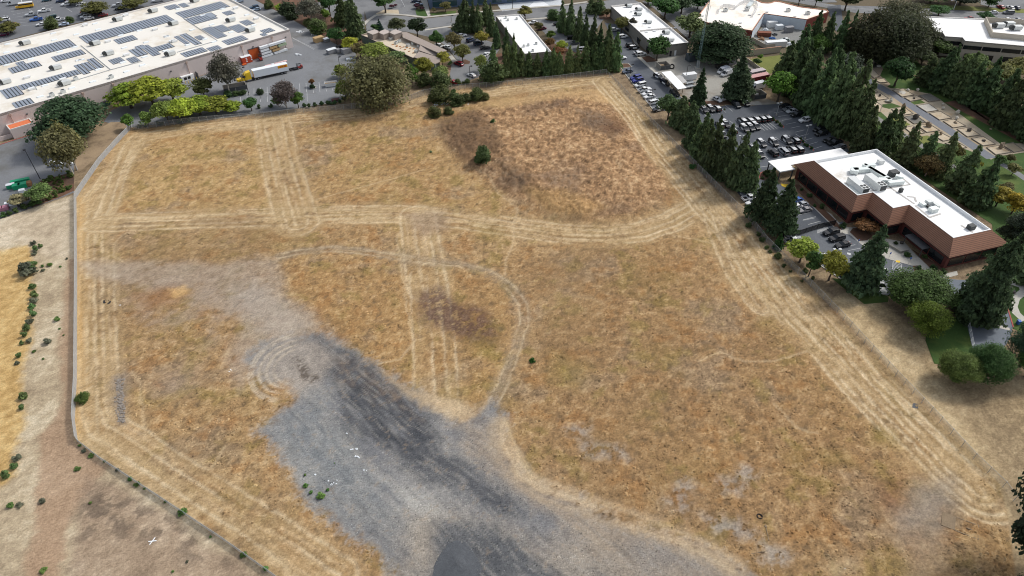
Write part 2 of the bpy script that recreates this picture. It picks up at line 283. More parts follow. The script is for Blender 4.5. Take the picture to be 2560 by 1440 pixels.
    band('250,558 400,553 550,548 700,543 850,537 1000,535 1120,545 1280,568 1400,585 1500,590 1600,582 1680,555 1740,520 1775,512', 10.5, .85, lines=(-4.4, -2.2, 0, 2.4, 4.5))
    band('680,300 700,400 715,460 742,560', 14.5, .7, lines=(-6, -3, -.5, 3.5, 6.5))
    band('1045,540 1060,660 1070,720', 13, .55, 1.4, lines=(-5.5, -1.4, 3, 5.3), lw=.4)
    band('1075,690 1090,850 1098,1030', 12, .4, 1.4, lines=(-5.6, -1, 2, 4.5))
    band('1525,205 1600,285 1660,370 1720,440 1780,510 1850,585 1920,680 2000,780 2080,860 2170,960 2270,1060 2370,1160 2450,1230', 15, .8, 1.0, lines=(-7, -5.2, -3.1, -1.2, .7, 2.6, 4.4), lw=.34, la=.62)
    band('1770,510 1800,600 1840,690 1900,770', 8, .6, lines=(-2.5, 0, 2))
    band('215,1105 270,1150 400,1235 520,1320 640,1400 760,1500', 9, .75, 1.0, lines=(-3, -.5, 2.2))
    band('240,990 260,1060 330,1100 430,1170 560,1250 700,1340 850,1440', 9, .55, 1.0, lines=(-3.5, 0, 3.2))
    band('200,500 202,700 200,900 198,1080', 2.2, .75, c=('b58f55', 'cfa767', 'dcb877'))
    # bare grey earth in the left middle
    g1 = P_('200,650 420,655 560,660 640,640 690,650 720,730 800,800 860,850 880,900 800,870 720,850 640,900 600,980 560,900 600,800 480,760 430,720 330,715 230,700', 2.5)*out_in
    lay(g1*.62*sst(-.5, .1, N2+.5*N3+.2), palette(.5+.4*N2+.35*N3+.15*N4, [(0, '83766a'), (.5, 'a39585'), (1, 'bcb1a2')]), .06)
    lay(P_('300,700 620,690 640,800 520,880 330,820', 5)*out_in*.5*sst(-.3, .4, N2+.4*N3), '9c8c7d', .15)
    lay(P_('560,740 640,700 720,760 780,820 700,850 640,830', 3)*.5*out_in, 'aca59b', .03)
    lay(P_('330,740 440,715 460,745 380,775', 3)*.5*out_in, '9a6d42')
    lay(P_('425,725 460,715 470,735 430,745', 1.2)*.7*out_in, 'd1aa6a')
    lay(P_('400,930 500,920 480,980 400,990', 4)*.45*out_in, '97887b', .1)
    # dirt road curving up from the gravel
    band('1200,1060 1235,1005 1265,945 1295,860 1312,800 1308,762 1275,715 1220,680 1150,660 1050,650 980,640 900,628 830,622 760,628 700,640', 2.9, .85, .9, c=('7d6f5c', '99886f', 'b3a184'), lines=(-1.0, 1.1), lc='c9b796', lw=.3, la=.6)
    band('1300,790 1335,760 1400,742 1480,748 1515,768 1490,785 1430,775', .9, .55, lc='c9b48c'); band('1300,840 1340,800 1400,760', .9, .6)
    # gravel
    gx, gy = X+1.8*fbm(X, Y, .15, 5, .6)+1.0*fbm(X+9, Y, .7, 3), Y+1.8*fbm(X+55, Y+7, .15, 5, .6)+1.0*fbm(X, Y+9, .7, 3)
    def PG(s_, soft): return sst(-soft, soft, sdpoly(gx, gy, gp(s_))+1.1*N2*soft)
    gr = sst(-2, 2, sdpoly(gx, gy, gp('735,840 790,830 870,872 960,930 1040,985 1100,1030 1160,1050 1205,1025 1232,1000 1262,1035 1247,1080 1250,1120 1300,1180 1345,1215 1420,1245 1500,1285 1600,1320 1740,1368 1860,1420 1960,1560 1000,1560 985,1440 935,1375 850,1325 775,1262 742,1190 700,1130 640,1080 690,1035 742,1000 720,950 660,960 620,900 650,860'))+1.8*N3+1.5*N2+1.5*N4)*out_in
    g0, g1_ = G((850, 900)), G((1330, 1330)); dv = (g1_-g0).normalized(); sl = X*dv.x+Y*dv.y; tl = -X*dv.y+Y*dv.x; bend = 2.5*fbm(X, Y, .04, 3)
    st = .7*noise(sl*.05+3, (tl+bend)*.22)+.6*noise(sl*.1, (tl+bend)*.5)+.5*noise(sl*.22+5, (tl+bend)*1.1)
    n = .5+.24*N2+.2*N3+.16*N4+.09*rnd+.34*st
    lay(gr, palette(n, [(0, '6f7175'), (.3, '84868a'), (.6, '989794'), (1, 'b2ada5')]), .02)
    lay(gr*PG('640,1080 700,1030 800,1000 900,1120 960,1230 1010,1330 1000,1440 930,1370 770,1250', 5)*.7, palette(n, [(0, '757c82'), (.5, '8b9194'), (1, 'a5a7a4')]))
    lay(gr*PG('1130,1050 1200,1040 1260,1090 1330,1205 1500,1285 1750,1365 1900,1440 1900,1560 1560,1430 1400,1330 1300,1240 1180,1140', 4)*.85, palette(n, [(0, '8a7a69'), (.5, 'aa9a86'), (1, 'c2b49f')]))
    lay(gr*PG('930,1180 1050,1230 1180,1320 1240,1400 1100,1300 1000,1260', 4)*.75*sst(-.5, .2, st), 'bcbcb7'); lay(gr*PG('1080,1170 1180,1180 1330,1300 1400,1340 1220,1300', 6)*.4*sst(-.4, .4, st), 'a9adb1')
    lay(gr*PG('850,1250 960,1300 1060,1400 1000,1440 930,1370', 5)*.4, '8a8580')
    lay(gr*PG('980,1440 1040,1300 1140,1290 1480,1330 1700,1380 1850,1420 1900,1560', 5)*.5, palette(n, [(0, '8c7f6f'), (.5, 'a99b87'), (1, 'c0b39e')]))
    dk = sst(-3, 3, sdpoly(gx, gy, gp('760,830 860,868 960,935 1060,1010 1075,1060 1100,1130 1200,1180 1290,1250 1330,1300 1250,1290 1130,1215 1040,1180 960,1130 880,1090 850,1040 840,960 790,890'))+2.5*N2+1.5*st)
    lay(gr*dk*sst(-.95, .05, st+.4*N3+.2*N4)*.95, palette(n, [(0, '33373e'), (.4, '474b52'), (.7, '63666b'), (1, '8a8782')]))
    lay(gr*PG('900,1000 1020,1040 1060,1090 1010,1120 920,1100 870,1060', 3)*.6*sst(-.5, .2, st), '42464d')
    lay(gr*PG('1105,1310 1200,1300 1300,1350 1390,1440 1400,1560 1080,1560 1085,1400', 2)*.9, palette(n, [(0, '454b53'), (.5, '5f646a'), (1, '85868a')]))
    lay(gr*PG('1560,1350 1700,1360 1830,1430 1600,1440', 3)*.45, '7e8084')
    lay(gr*PG('850,900 1060,990 1060,1040 980,1020 860,960', 3)*.5*sst(-.3, .3, st+.5*N3), '8b7660')
    lay(gr*sst(.0, .5, noise(sl*.16+11, (tl+bend)*1.6)+.5*noise(sl*.3, (tl+bend)*3.1))*.4, 'b0adA6'.lower()); lay(gr*sst(.1, .55, noise(sl*.14+31, (tl+bend)*1.5+9)+.4*N4)*.4, '54575c')
    lay(gr*sst(.35, .6, N3+.6*N4)*.4, '97836a')
    lay(P_('1010,535 1110,525 1120,575 1050,592', 2.5)*.6*out_in, palette(.5+.4*N3+.3*N4, [(0, '86725c'), (1, 'a8917a')])); lay(P_('470,548 560,545 640,556 560,566 480,562', 2)*.55*out_in, '8f7656')
    # bare tan rim and turning circles
    band('1252,1060 1255,1110 1295,1185 1350,1225 1430,1250 1520,1285 1640,1325 1760,1375 1830,1420', 4.2, .85, .8, c=('b09877', 'c7b08d', 'd8c4a2'))
    lay(P_('960,930 1030,975 1100,1000 1190,1010 1190,1035 1150,1048 1090,1028 1020,985', 1.5)*.85*out_in, palette(n, [(0, 'b39b79'), (.5, 'c9b18c'), (1, 'd8c3a0')]), .05)
    lay(P_('650,880 720,840 800,850 840,900 790,960 740,985 690,960 640,940', 2.5)*.7*out_in, palette(n, [(0, '958b7f'), (.5, 'aca194'), (1, 'bfb4a6')]), .04)
    c0 = G((745, 915)); rr = np.hypot(X-c0.x, (Y-c0.y)*1.0); an = np.arctan2(Y-c0.y, X-c0.x)
    for r in (5.6, 7.2, 8.9, 10.6, 11.4):
        lay(np.exp(-((rr+.5*N2-r)/.32)**2)*sst(-1.3, -.9, -np.abs(np.abs(an)-2.9)+.3*N2)*.68*sst(-.7, .1, N3+.4*N4)*out_in, 'cdbfa8', .02)
    lay(P_('725,895 745,890 800,950 770,960', .8)*.8*sst(-.3, .2, N3+N4)*out_in, '5a5047', .1)
    # patches
    lay(P_('1040,730 1100,715 1150,760 1210,770 1240,820 1245,870 1180,860 1120,830 1050,810', 2.5)*sst(-.45, .15, N3+.7*N4+.2*N2)*.85*out_in, palette(.5+.5*N3+.3*N4, [(0, '3d2d2b'), (.5, '573f3b'), (1, '836854')]))
    lay(P_('2195,1220 2260,1200 2290,1250 2250,1290 2200,1270', 4)*.65*out_in, palette(n, [(0, '784f30'), (1, 'a06f44')]))
    lay(P_('2290,1210 2380,1195 2390,1260 2350,1330 2260,1350 2240,1300', 3.5)*.75*out_in, palette(n, [(0, '81796f'), (1, 'a59c8f')]), .05)
    lay(P_('2260,1340 2340,1330 2330,1440 2280,1500', 3.5)*.6*out_in, '9b8972', .1)
    for s in ('1420,1065 1465,1070 1470,1090 1430,1090', '1455,1105 1560,1120 1565,1150 1470,1140', '1850,1170 1890,1170 1885,1200 1850,1200', '1690,1200 1740,1215 1720,1260 1690,1240', '1750,1290 1850,1300 1900,1350 1780,1330', '1900,1360 1990,1380 1960,1420 1890,1400', '1800,1200 1860,1210 1850,1240 1800,1225', '1660,1250 1720,1260 1710,1290'):
        lay(P_(s, 2.2)*.75*sst(-.35, .15, N3+.4*N4)*out_in, palette(n, [(0, '85827e'), (1, 'aba7a0')]), .05)
    for s, a in (('2180,1070 2230,1080 2240,1110 2180,1110', .5), ('2050,1130 2110,1140 2130,1160 2060,1160', .45), ('1180,850 1240,850 1240,900 1190,890', .4), ('1380,880 1480,920 1440,980 1370,950', .35), ('1180,560 1260,570 1260,610 1190,600', .3)):
        lay(P_(s, 3)*a*out_in, '8a7a33')
    lay(P_('282,945 312,940 318,1000 312,1058 290,1062 282,1000', 1.5)*.75*out_in, palette(n, [(0, '6f655c'), (1, '968b80')]), .1)
    lay(P_('2080,1400 2140,1405 2130,1440 2080,1440', 2.5)*.5*out_in, 'c8b48f')
    for l in ('1190,425 1225,445 1240,480 1260,495 1295,525 1283,560 1284,610 1265,650 1262,690', '790,500 900,470 1010,440 1060,425', '1745,905 1800,880 1860,905 1930,905 2000,885 2015,880', '1935,1010 1970,1050 2000,1075 2045,1085', '1680,590 1740,600 1790,612', '1005,575 990,600 1000,640 1015,760 1030,840', '305,590 285,610 285,640 310,655', '330,930 350,960 356,1010 362,1090', '530,1170 555,1130 560,1120', '1262,1045 1285,1110 1310,1165 1330,1200', '1010,885 1040,850 1000,900 950,910'):
        t, s, d = line_st(X+.5*N3, Y+.5*N3, gp(l)); lay(np.exp(-(d/.32)**2)*.42*sst(-.5, 0, noise(s*.12, s*0)+.3)*out_in, 'd6bf95', .1)
    C *= (1+.10*N3+.14*N4+.20*rnd)[..., None]; lum = C.mean(-1, keepdims=True); C = np.maximum(.008, lum+(C-lum)*np.where(gr[..., None] > .5, .9, np.where(out_in[..., None] > .5, .87, .93)))*np.where(gr[..., None] > .5, np.array([.83, .81, .79]), np.where(out_in[..., None] > .5, np.array([.93, .905, .88]), np.array([.93, .95, .95])))
    return np.clip(C, .01, .9), TX*OUT_I+(1-OUT_I)*TX*.5
def build_ground():
    ys = [46.0]
    while ys[-1] < 294: ys.append(ys[-1]+.27+.0017*(ys[-1]-46))
    ys = np.array(ys); xs = np.arange(-190, 152, .42)
    X, Y = np.meshgrid(xs, ys); Z = mound_h(X, Y)
    k = (H/(H-Z)); C, TX = ground_colour(X*k, Y*k)          # look up at the ground point seen in line with the raised surface
    fd = sdpoly(X, Y, FIELD)
    rough = .42*(.55-np.abs(fbm(X+33, Y-71, .38, 4, .55)))+.26*(.5-np.abs(fbm(X+70, Y, .95, 3)))+.14*fbm(X, Y, .16, 2)
    Z = Z+np.where(fd > 0, rough*TX*sst(0, 3, fd), 0)-.06*sst(0, -2, fd)
    Z = Z+sst(-1, 5, sdpoly(X, Y, MOUND))*(.95*(.45-np.abs(fbm(X+5, Y+3, .26, 4, .55)))+.3*fbm(X, Y, 1.0, 2))
    ny, nx = X.shape; V = np.stack([X, Y, Z], -1).reshape(-1, 3)
    i = np.arange(ny-1)[:, None]*nx+np.arange(nx-1)[None, :]; F = np.stack([i, i+1, i+nx+1, i+nx], -1).reshape(-1, 4)
    x0, x1, y0, y1 = xs[0], xs[-1], ys[0], ys[-1]; B = 4000; n = len(V)
    sk = np.array([(x0,y0,-.06),(x1,y0,-.06),(x1,y1,-.06),(x0,y1,-.06),(-B,-B,-.06),(B,-B,-.06),(B,B,-.06),(-B,B,-.06)])
    V = np.vstack([V, sk]); F = np.vstack([F, n+np.array([(4,5,1,0),(5,6,2,1),(6,7,3,2),(7,4,0,3)])])
    me = bpy.data.meshes.new('ground'); me.vertices.add(len(V)); me.vertices.foreach_set('co', V.astype(np.float32).ravel())
    me.loops.add(F.size); me.loops.foreach_set('vertex_index', F.ravel().astype(np.int32)); me.polygons.add(len(F))
    me.polygons.foreach_set('loop_start', np.arange(0, F.size, 4, dtype=np.int32)); me.polygons.foreach_set('loop_total', np.full(len(F), 4, dtype=np.int32))
    me.polygons.foreach_set('use_smooth', np.ones(len(F), bool)); me.update(); me.validate()
    col = np.ones((len(V), 4), np.float32); col[:n, :3] = C.reshape(-1, 3); col[n:, :3] = rgb('6b6150')
    at = me.attributes.new('soil', 'FLOAT_COLOR', 'POINT'); at.data.foreach_set('color', col.ravel())
    m = bpy.data.materials.new('dry_field'); m.use_nodes = True; t = m.node_tree; N = t.nodes.new; L = t.links.new; b = t.nodes['Principled BSDF']; b.inputs['Roughness'].default_value = 1; b.inputs['Specular IOR Level'].default_value = .1
    a = N('ShaderNodeAttribute'); a.attribute_name = 'soil'; ge = N('ShaderNodeNewGeometry')
    n1 = N('ShaderNodeTexNoise'); n1.inputs['Scale'].default_value = 2.6; n1.inputs['Detail'].default_value = 7; n1.inputs['Roughness'].default_value = .75; L(ge.outputs['Position'], n1.inputs['Vector'])
    mr = N('ShaderNodeMapRange'); mr.inputs['From Min'].default_value = .25; mr.inputs['From Max'].default_value = .75; mr.inputs['To Min'].default_value = .64; mr.inputs['To Max'].default_value = 1.36; L(n1.outputs['Fac'], mr.inputs['Value'])
    vm = N('ShaderNodeVectorMath'); vm.operation = 'SCALE'; L(a.outputs['Color'], vm.inputs[0]); L(mr.outputs['Result'], vm.inputs['Scale']); L(vm.outputs['Vector'], b.inputs['Base Color'])
    bp = N('ShaderNodeBump'); bp.inputs['Strength'].default_value = .5; bp.inputs['Distance'].default_value = .4; L(n1.outputs['Fac'], bp.inputs['Height']); L(bp.outputs['Normal'], b.inputs['Normal'])
    me.materials.append(m); o = link('ground', me); o['kind'] = 'structure'
    return X, Y, Z, C, TX, fd
GX, GY, GZ, GC, GT, GFD = build_ground()
def build_tufts():                                          # low dry weed clumps: nobody could count them
    r = np.random.RandomState(5); n = 90000; f = GX.size
    ii = r.randint(0, f, n*5); d = 1/(.45+GY.ravel()[ii]/120); cl = fbm(GX.ravel()[ii], GY.ravel()[ii], .3, 3)
    keep = (r.rand(n*5) < .75*d*d*np.clip(GT.ravel()[ii]-.15, 0, 1.2)*sst(-.35, .35, cl)) & (GFD.ravel()[ii] > 1.2); ii = ii[keep][:n]; n = len(ii)
    x = GX.ravel()[ii]+r.rand(n)*.42; y = GY.ravel()[ii]+r.rand(n)*.4; z = GZ.ravel()[ii]; s = (.14+.34*r.rand(n)**2.2)*np.clip(GT.ravel()[ii], .6, 1.5)
    k = 6; a = np.arange(k)*6.283/k+r.rand(n)[:, None]*6.28; rr = s[:, None]*(.65+.6*r.rand(n, k)); ring = np.stack([x[:, None]+np.cos(a)*rr, y[:, None]+np.sin(a)*rr*.85, np.repeat(z[:, None]-.08, k, 1)], -1)
    top = np.stack([x+(r.rand(n)-.5)*s*.5, y+(r.rand(n)-.5)*s*.5, z+s*(.45+.55*r.rand(n))], -1)[:, None]; V = np.concatenate([ring, top], 1).reshape(-1, 3)
    j = np.arange(k); tri = np.stack([j, (j+1) % k, np.full(k, k)], -1); F = (np.arange(n)[:, None, None]*(k+1)+tri[None]).reshape(-1, 3)
    base = GC.reshape(-1, 3)[ii]*(.8+.44*r.rand(n))[:, None]; C = np.repeat(base[:, None], k+1, 1); C[:, -1] = np.clip(C[:, -1]*1.12, 0, .9); C = C.reshape(-1, 3); m_ = len(V)
    me = bpy.data.meshes.new('dry_weeds'); me.vertices.add(m_); me.vertices.foreach_set('co', V.astype(np.float32).ravel())
    me.loops.add(F.size); me.loops.foreach_set('vertex_index', F.ravel().astype(np.int32)); me.polygons.add(len(F)); me.polygons.foreach_set('loop_start', np.arange(0, F.size, 3, dtype=np.int32)); me.polygons.foreach_set('loop_total', np.full(len(F), 3, dtype=np.int32)); me.polygons.foreach_set('use_smooth', np.ones(len(F), bool)); me.update()
    at = me.attributes.new('soil', 'FLOAT_COLOR', 'POINT'); at.data.foreach_set('color', np.hstack([C, np.ones((m_, 1))]).astype(np.float32).ravel())
    me.materials.append(bpy.data.materials['dry_field'])
    o = link('dry_weeds', me); tag(o, 'straw coloured dry weeds standing all over the fenced field', 'dry weeds', None, 'stuff')
build_tufts()
def build_stones():                                         # loose stones on the gravel and bare dirt
    r = np.random.RandomState(8); col = GC.reshape(-1, 3); grey = ((col.max(1)-col.min(1))/col.max(1) < .3) & (GT.ravel() < .12) & (GY.ravel() < 190); idx = np.nonzero(grey)[0]
    p = 1/(.3+GY.ravel()[idx]/100)**2; ii = r.choice(idx, 26000, p=p/p.sum()); n = len(ii); x = GX.ravel()[ii]+r.rand(n)*.42; y = GY.ravel()[ii]+r.rand(n)*.35; z = GZ.ravel()[ii]; s = .05+.13*r.rand(n)**3
    k = 5; a = np.arange(k)*6.283/k+r.rand(n)[:, None]*6.28; rr = s[:, None]*(.6+.7*r.rand(n, k)); ring = np.stack([x[:, None]+np.cos(a)*rr, y[:, None]+np.sin(a)*rr, np.repeat(z[:, None]-.03, k, 1)], -1); top = np.stack([x, y, z+s*.8], -1)[:, None]
    V = np.concatenate([ring, top], 1).reshape(-1, 3); j = np.arange(k); F = (np.arange(n)[:, None, None]*(k+1)+np.stack([j, (j+1) % k, np.full(k, k)], -1)[None]).reshape(-1, 3); C = np.repeat((col[ii]*(.5+1.1*r.rand(n))[:, None])[:, None], k+1, 1).reshape(-1, 3); m_ = len(V)
    me = bpy.data.meshes.new('gravel_stones'); me.vertices.add(m_); me.vertices.foreach_set('co', V.astype(np.float32).ravel()); me.loops.add(F.size); me.loops.foreach_set('vertex_index', F.ravel().astype(np.int32)); me.polygons.add(len(F)); me.polygons.foreach_set('loop_start', np.arange(0, F.size, 3, dtype=np.int32)); me.polygons.foreach_set('loop_total', np.full(len(F), 3, dtype=np.int32)); me.update()
    at = me.attributes.new('soil', 'FLOAT_COLOR', 'POINT'); at.data.foreach_set('color', np.hstack([np.clip(C, 0, .8), np.ones((m_, 1))]).astype(np.float32).ravel()); me.materials.append(bpy.data.materials['dry_field'])
    tag(link('gravel_stones', me), 'loose grey stones scattered over the gravel and bare dirt', 'stones', None, 'stuff')
build_stones()
# ---------------------------------------------------------------- paved areas, lawns, beds, paths (flat sheets a few mm apart)
def sheet(name, s, m, z, kind='structure'):
    b = MB(); b.add([(p.x, p.y, z) for p in gp(s)], [tuple(range(len(pts(s))))]); o = b.build(name, m); o['kind'] = kind
    if o.data.polygons[0].normal.z < 0: o.data.flip_normals()
    return o
def ribbon(P_, w):
    P_ = [Vector((p.x, p.y)) for p in P_]; a = offset(P_, w/2, False); b = offset(P_, -w/2, False); return a, b
def way(name, s, w, m, z, kerb=None):
    a, b = ribbon(gp(s), w); B = MB(); n = len(a)
    for i in range(n-1): B.add([(b[i].x, b[i].y, z), (b[i+1].x, b[i+1].y, z), (a[i+1].x, a[i+1].y, z), (a[i].x, a[i].y, z)], [(0, 1, 2, 3)])
    return struct(name, B, m)
def curb(name, s, m=CONC, w=.3, h=.13, closed=False):
    B = MB(); P_ = gp(s); B.ring([Vector((p.x, p.y)) for p in P_], w, 0, h, 0, closed); return struct(name, B, m)
sheet('yard_asphalt', 'Z 260,304 326,321 386,316 476,305 600,290 700,277 765,268 840,256 875,240 890,200 890,130 857,120 794,86 715,40 625,-6 560,-10 700,120 420,220 280,275', ASPH_Y, .012)
sheet('yard_asphalt', 'I -900,1100 0,855 200,790 440,725 600,710 900,860 990,1000 990,1230 J 1475,650 1180,770 700,940 0,1180 -700,1400', ASPH_Y, .012)
sheet('planting_bed', 'J 830,400 1480,240 1480,615 1200,745 640,950 560,800 760,470', MULCH, .018)
sheet('planting_bed', 'I 1100,780 1480,560 1640,560 1700,630 1450,900 1050,1230 1010,1200 1000,880', mat('leaf_litter', rgb('a08b70'), .95, var=.3, scale=.3, fine=3, dirt=(rgb('82705b'), .15, .45, .6)), .016)
sheet('back_parking_lot', 'Z -150,134 0,106 115,76 300,32 470,-8 640,-60 300,-80 -250,-60', ASPH_L, .012)
sheet('planting_bed', 'Z 629,-6 719,40 798,86 860,120 896,120 930,80 880,56 850,30 820,-20', MULCH, .014)
sheet('side_lot_asphalt', 'C -40,60 120,140 420,330 480,420 700,440 700,0 500,-60', ASPH_R, .016)
sheet('side_lot_asphalt', 'C 690,-40 1160,-40 1180,205 1000,200 860,225 740,290 700,150', ASPH_R, .012)
sheet('road', 'C 715,440 730,290 840,225 1000,205 1250,215 1500,250 1900,205 D 500,140 720,120 1180,85 1540,40 2100,-30 2300,60 1640,165 1300,205 790,245 400,270 C 1880,335 1540,378 900,425 730,455', ASPH_R, .02)
way('sidewalk', 'C 690,330 740,275 850,205 1000,185 1250,200 1500,230 1900,190 D 500,125 720,105 1180,72 1540,25', 1.8, CONC, .06)
way('sidewalk', 'C 1500,400 1880,345 D 400,285 790,255 1300,215 1640,175', 1.6, CONC, .06)
sheet('planting_bed', 'C 850,180 960,130 1150,130 1165,190 1000,195 880,212', SANDB, .03)
sheet('lawn', 'C 1375,130 1500,120 1540,215 1400,218', LAWN, .03); sheet('lawn', 'C 1570,180 1920,140 1920,185 1600,208', LAWN, .03)
sheet('path', 'C 1440,-20 1530,-20 1580,205 1545,218', CONC, .034)
sheet('gravel_bed', 'D 340,60 800,10 1200,-10 1200,75 740,110 400,150', mat('white_gravel', rgb('c3c8cc'), .95, var=.2, fine=3), .024)
sheet('path', 'D 735,105 830,22 930,8 1035,75', mat('bright_concrete', rgb('e6e8ea'), .9), .03)
sheet('office_lot', 'C 1380,440 1560,390 1760,350 2000,430 2420,570 2500,660 2300,920 2215,1030 1900,1135 1830,1060 1860,860 1930,800 1800,620 1560,470', ASPH_R, .012)
sheet('path', 'C 1790,700 1830,690 1935,810 1880,840', CONC, .018); sheet('lawn', 'C 1800,860 1860,790 1880,830 1830,870', LAWN, .016)
sheet('planting_bed', 'C 1960,830 2040,790 2110,820 2100,850 2010,860', MULCH, .018)
sheet('office_lot', 'D 780,255 1640,178 1760,250 1480,640 1440,720 1080,570 960,430 900,380', ASPH_R, .014)
sheet('planting_bed', 'D 970,240 1150,200 1180,255 1060,280 980,265', MULCH, .02)
sheet('planting_bed', 'D 1690,200 1860,180 1900,240 1800,260 1700,250', MULCH, .022); sheet('planting_bed', 'D -400,900 0,1020 450,960 900,1000 1780,920 1960,850 1900,600 1000,560 0,800', MULCH, .008)
sheet('police_access_road', 'E 60,300 230,330 420,520 500,760 740,980 880,1120 1130,1330 1100,1500 700,1460 520,1230 330,985 272,905 300,880 420,890 360,840 270,840 240,600 130,440', ASPH_P, .014)
sheet('planting_bed', 'E 265,870 340,848 375,850 415,892 290,905 270,900', MULCH, .022)
sheet('sidewalk', 'E 490,762 560,770 740,960 760,1000 740,985', CONC, .05); sheet('sidewalk', 'E 380,430 470,520 560,700 540,740 440,540', CONCD, .045)
sheet('service_yard', 'E 495,765 640,722 1130,700 1700,740 1860,750 2010,850 2215,1010 2100,1250 1990,1345 1500,1360 1300,1440 1170,1330 900,1110 745,965', CONCD, .012)
sheet('planting_bed', 'E 555,770 640,740 770,800 740,820 620,832', MULCH, .02)
sheet('planting_bed', 'E 960,1450 1160,1360 1500,1345 1900,1330 1900,1370 1600,1400 1250,1440 1000,1490', MULCH, .016)
sheet('lawn', 'E 1990,800 2060,775 2400,735 2480,900 2230,1000', LAWN2, .014)
sheet('walled_yard', 'F 945,545 1000,470 1120,330 1650,330 1720,600 1140,650', mat('yard_paving', rgb('82827f'), .9, var=.15, fine=2), .016)
sheet('police_parking_lot', 'K 165,392 470,372 620,335 920,352 1300,300 1500,360 1930,640 2240,920 2260,960 1800,1010 1500,1100 L 560,330 430,400 330,470 560,520 830,700 1310,1050 1200,1110 840,1220 580,1200 300,960 60,700 -100,500 K 700,1200 500,900 300,620', ASPH_P, .018)
sheet('service_apron', 'K 930,340 900,250 1100,230 1290,300 1290,320', CONCD, .022)
sheet('visitor_parking_lot', 'N 200,270 800,130 900,250 1010,380 1230,495 1480,560 1510,650 1720,700 1860,760 1700,900 1210,845 1000,765 780,690 560,545 330,372', mat('asphalt_visitor', rgb('676b70'), .9, var=.18, scale=.1, fine=2.5, bump=.1, dirt=(rgb('5b5f65'), .06, .5, .62)), .02)
sheet('driveway', 'V 480,250 1172,300 1312,800 1290,900 1180,1100 1050,1060 860,1034 792,745 690,700', mat('asphalt_drive', rgb('6d747c'), .9, var=.14, scale=.1, fine=2.5), .016)
way('path', 'V 885,722 1060,768 1280,825', 1.1, CONC, .022)
sheet('walkway', 'N 500,-20 560,-20 690,60 800,180 900,190 960,180 1060,320 1240,490 1010,375 870,260 770,235 690,165', CONC, .03)
sheet('walkway', 'N 1010,372 1180,290 1400,330 1490,430 1640,575 1720,655 1910,610 1920,650 1730,700 1510,648 1480,560 1230,492', CONC, .032)
sheet('planting_bed', 'N 870,235 900,195 1010,180 1090,270 1040,315 960,320', MULCH, .04); sheet('planting_bed', 'N 1480,560 1540,560 1660,680 1600,690 1500,640', MULCH, .042)
sheet('planting_bed', 'N 1470,400 1820,600 1760,640 1640,570', MULCH, .04); sheet('planting_bed', 'L 780,540 840,540 1330,1020 1420,1150 1330,1120 830,640', MULCH, .036)
sheet('planting_bed', 'L 310,470 330,380 430,350 560,420 560,500 400,490', MULCH, .024)
sheet('lawn', 'Z 2120,140 2250,110 2330,190 2560,330 2900,500 2900,900 2700,900 2530,820 2500,700 2480,560 2190,370 2160,330', LAWN, .01)
sheet('lawn', 'V 1178,330 1318,790 1420,900 1900,1000 1900,-100 1060,-100 1060,250', LAWN, .012)
sheet('lawn', 'V 360,800 420,640 690,700 792,745 860,1040 1100,1130 1300,1250 1100,1300 430,1210 330,950', LAWN, .012)
sheet('lawn', 'N 700,680 780,690 1000,765 1210,845 1250,860 1240,912 1010,932 760,735', LAWN, .013)
sheet('bare_earth', 'H 300,130 330,60 420,0 560,0 780,110 1000,120 1300,185 1460,275 2250,855 2600,840 2600,960 2200,1020 2120,1060 1800,930 1480,850 1000,740 600,380 340,300', mat('sandy_earth', rgb('aca08b'), .95, var=.2, scale=.2, fine=3, dirt=(rgb('9f8a6d'), .1, .5, .65)), .018)
sheet('bare_earth', 'G 350,950 460,840 690,900 640,1010 780,1120 H 700,120 560,10 G 520,1040', mat('grey_earth', rgb('9a8a76'), .95, var=.2, fine=3), .016)
sheet('bare_earth', 'G 1000,950 1200,1080 1700,1330 H 1500,300 2000,560 2560,860 2560,780 2200,560 1600,230 G 1400,1150', MULCH, .02)
way('path', 'G 330,960 400,1020 700,1200 H 700,120 1000,310 1400,570 1800,830 2130,1045', 4.2, mat('path_asphalt', rgb('777a80'), .9, var=.12, fine=2), .03)
way('path', 'H 200,230 370,350 560,480 780,625 1140,840 M 1560,270 1850,420 2100,600 2300,760', 2.6, mat('path_asphalt_pale', rgb('83817e'), .9, var=.12, fine=2), .032)
way('path', 'M 2180,230 2380,330 2600,480', 2.6, ASPH_R, .03)
way('path', 'V 1060,262 1180,275 1300,300 1430,345 1440,400 1345,470 1318,560 1350,640 1450,730', 2.0, CONC, .03)
sheet('road', 'F 1200,-60 1900,40 G 80,70 1100,100 1500,130 2560,175 3400,215 3400,340 2560,290 1200,215 300,170 F 1980,110 1150,-30', ASPH_R, .02)
sheet('road', 'F 1960,90 2140,60 2180,330 2080,420', ASPH_P, .024)
sheet('lawn', 'G 1090,95 1300,50 1750,80 2200,110 2700,130 2700,180 2000,142 1500,125', LAWN2, .022)
sheet('far_parking_lot', 'G 1980,60 1990,-60 3000,-40 3000,110 2600,120 2180,108', ASPH_R, .02)
sheet('road', 'F 1180,-50 2000,-50 2100,30 1900,35', ASPH_R, .016)
sheet('side_lot_asphalt', 'E 560,20 720,110 960,320 1195,545 1290,260 1470,-10 1100,-60', ASPH_R, .01)
sheet('side_lot_asphalt', 'C 1150,-40 1450,-40 1385,130 1400,216 1180,204', ASPH_R, .01); sheet('side_lot_asphalt', 'C 760,455 900,425 1560,375 1600,500 1250,420 1000,430', ASPH_R, .009)
sheet('planting_bed', 'G 200,300 700,120 1100,200 1200,640 1000,900 600,860 150,760', MULCH, .008)
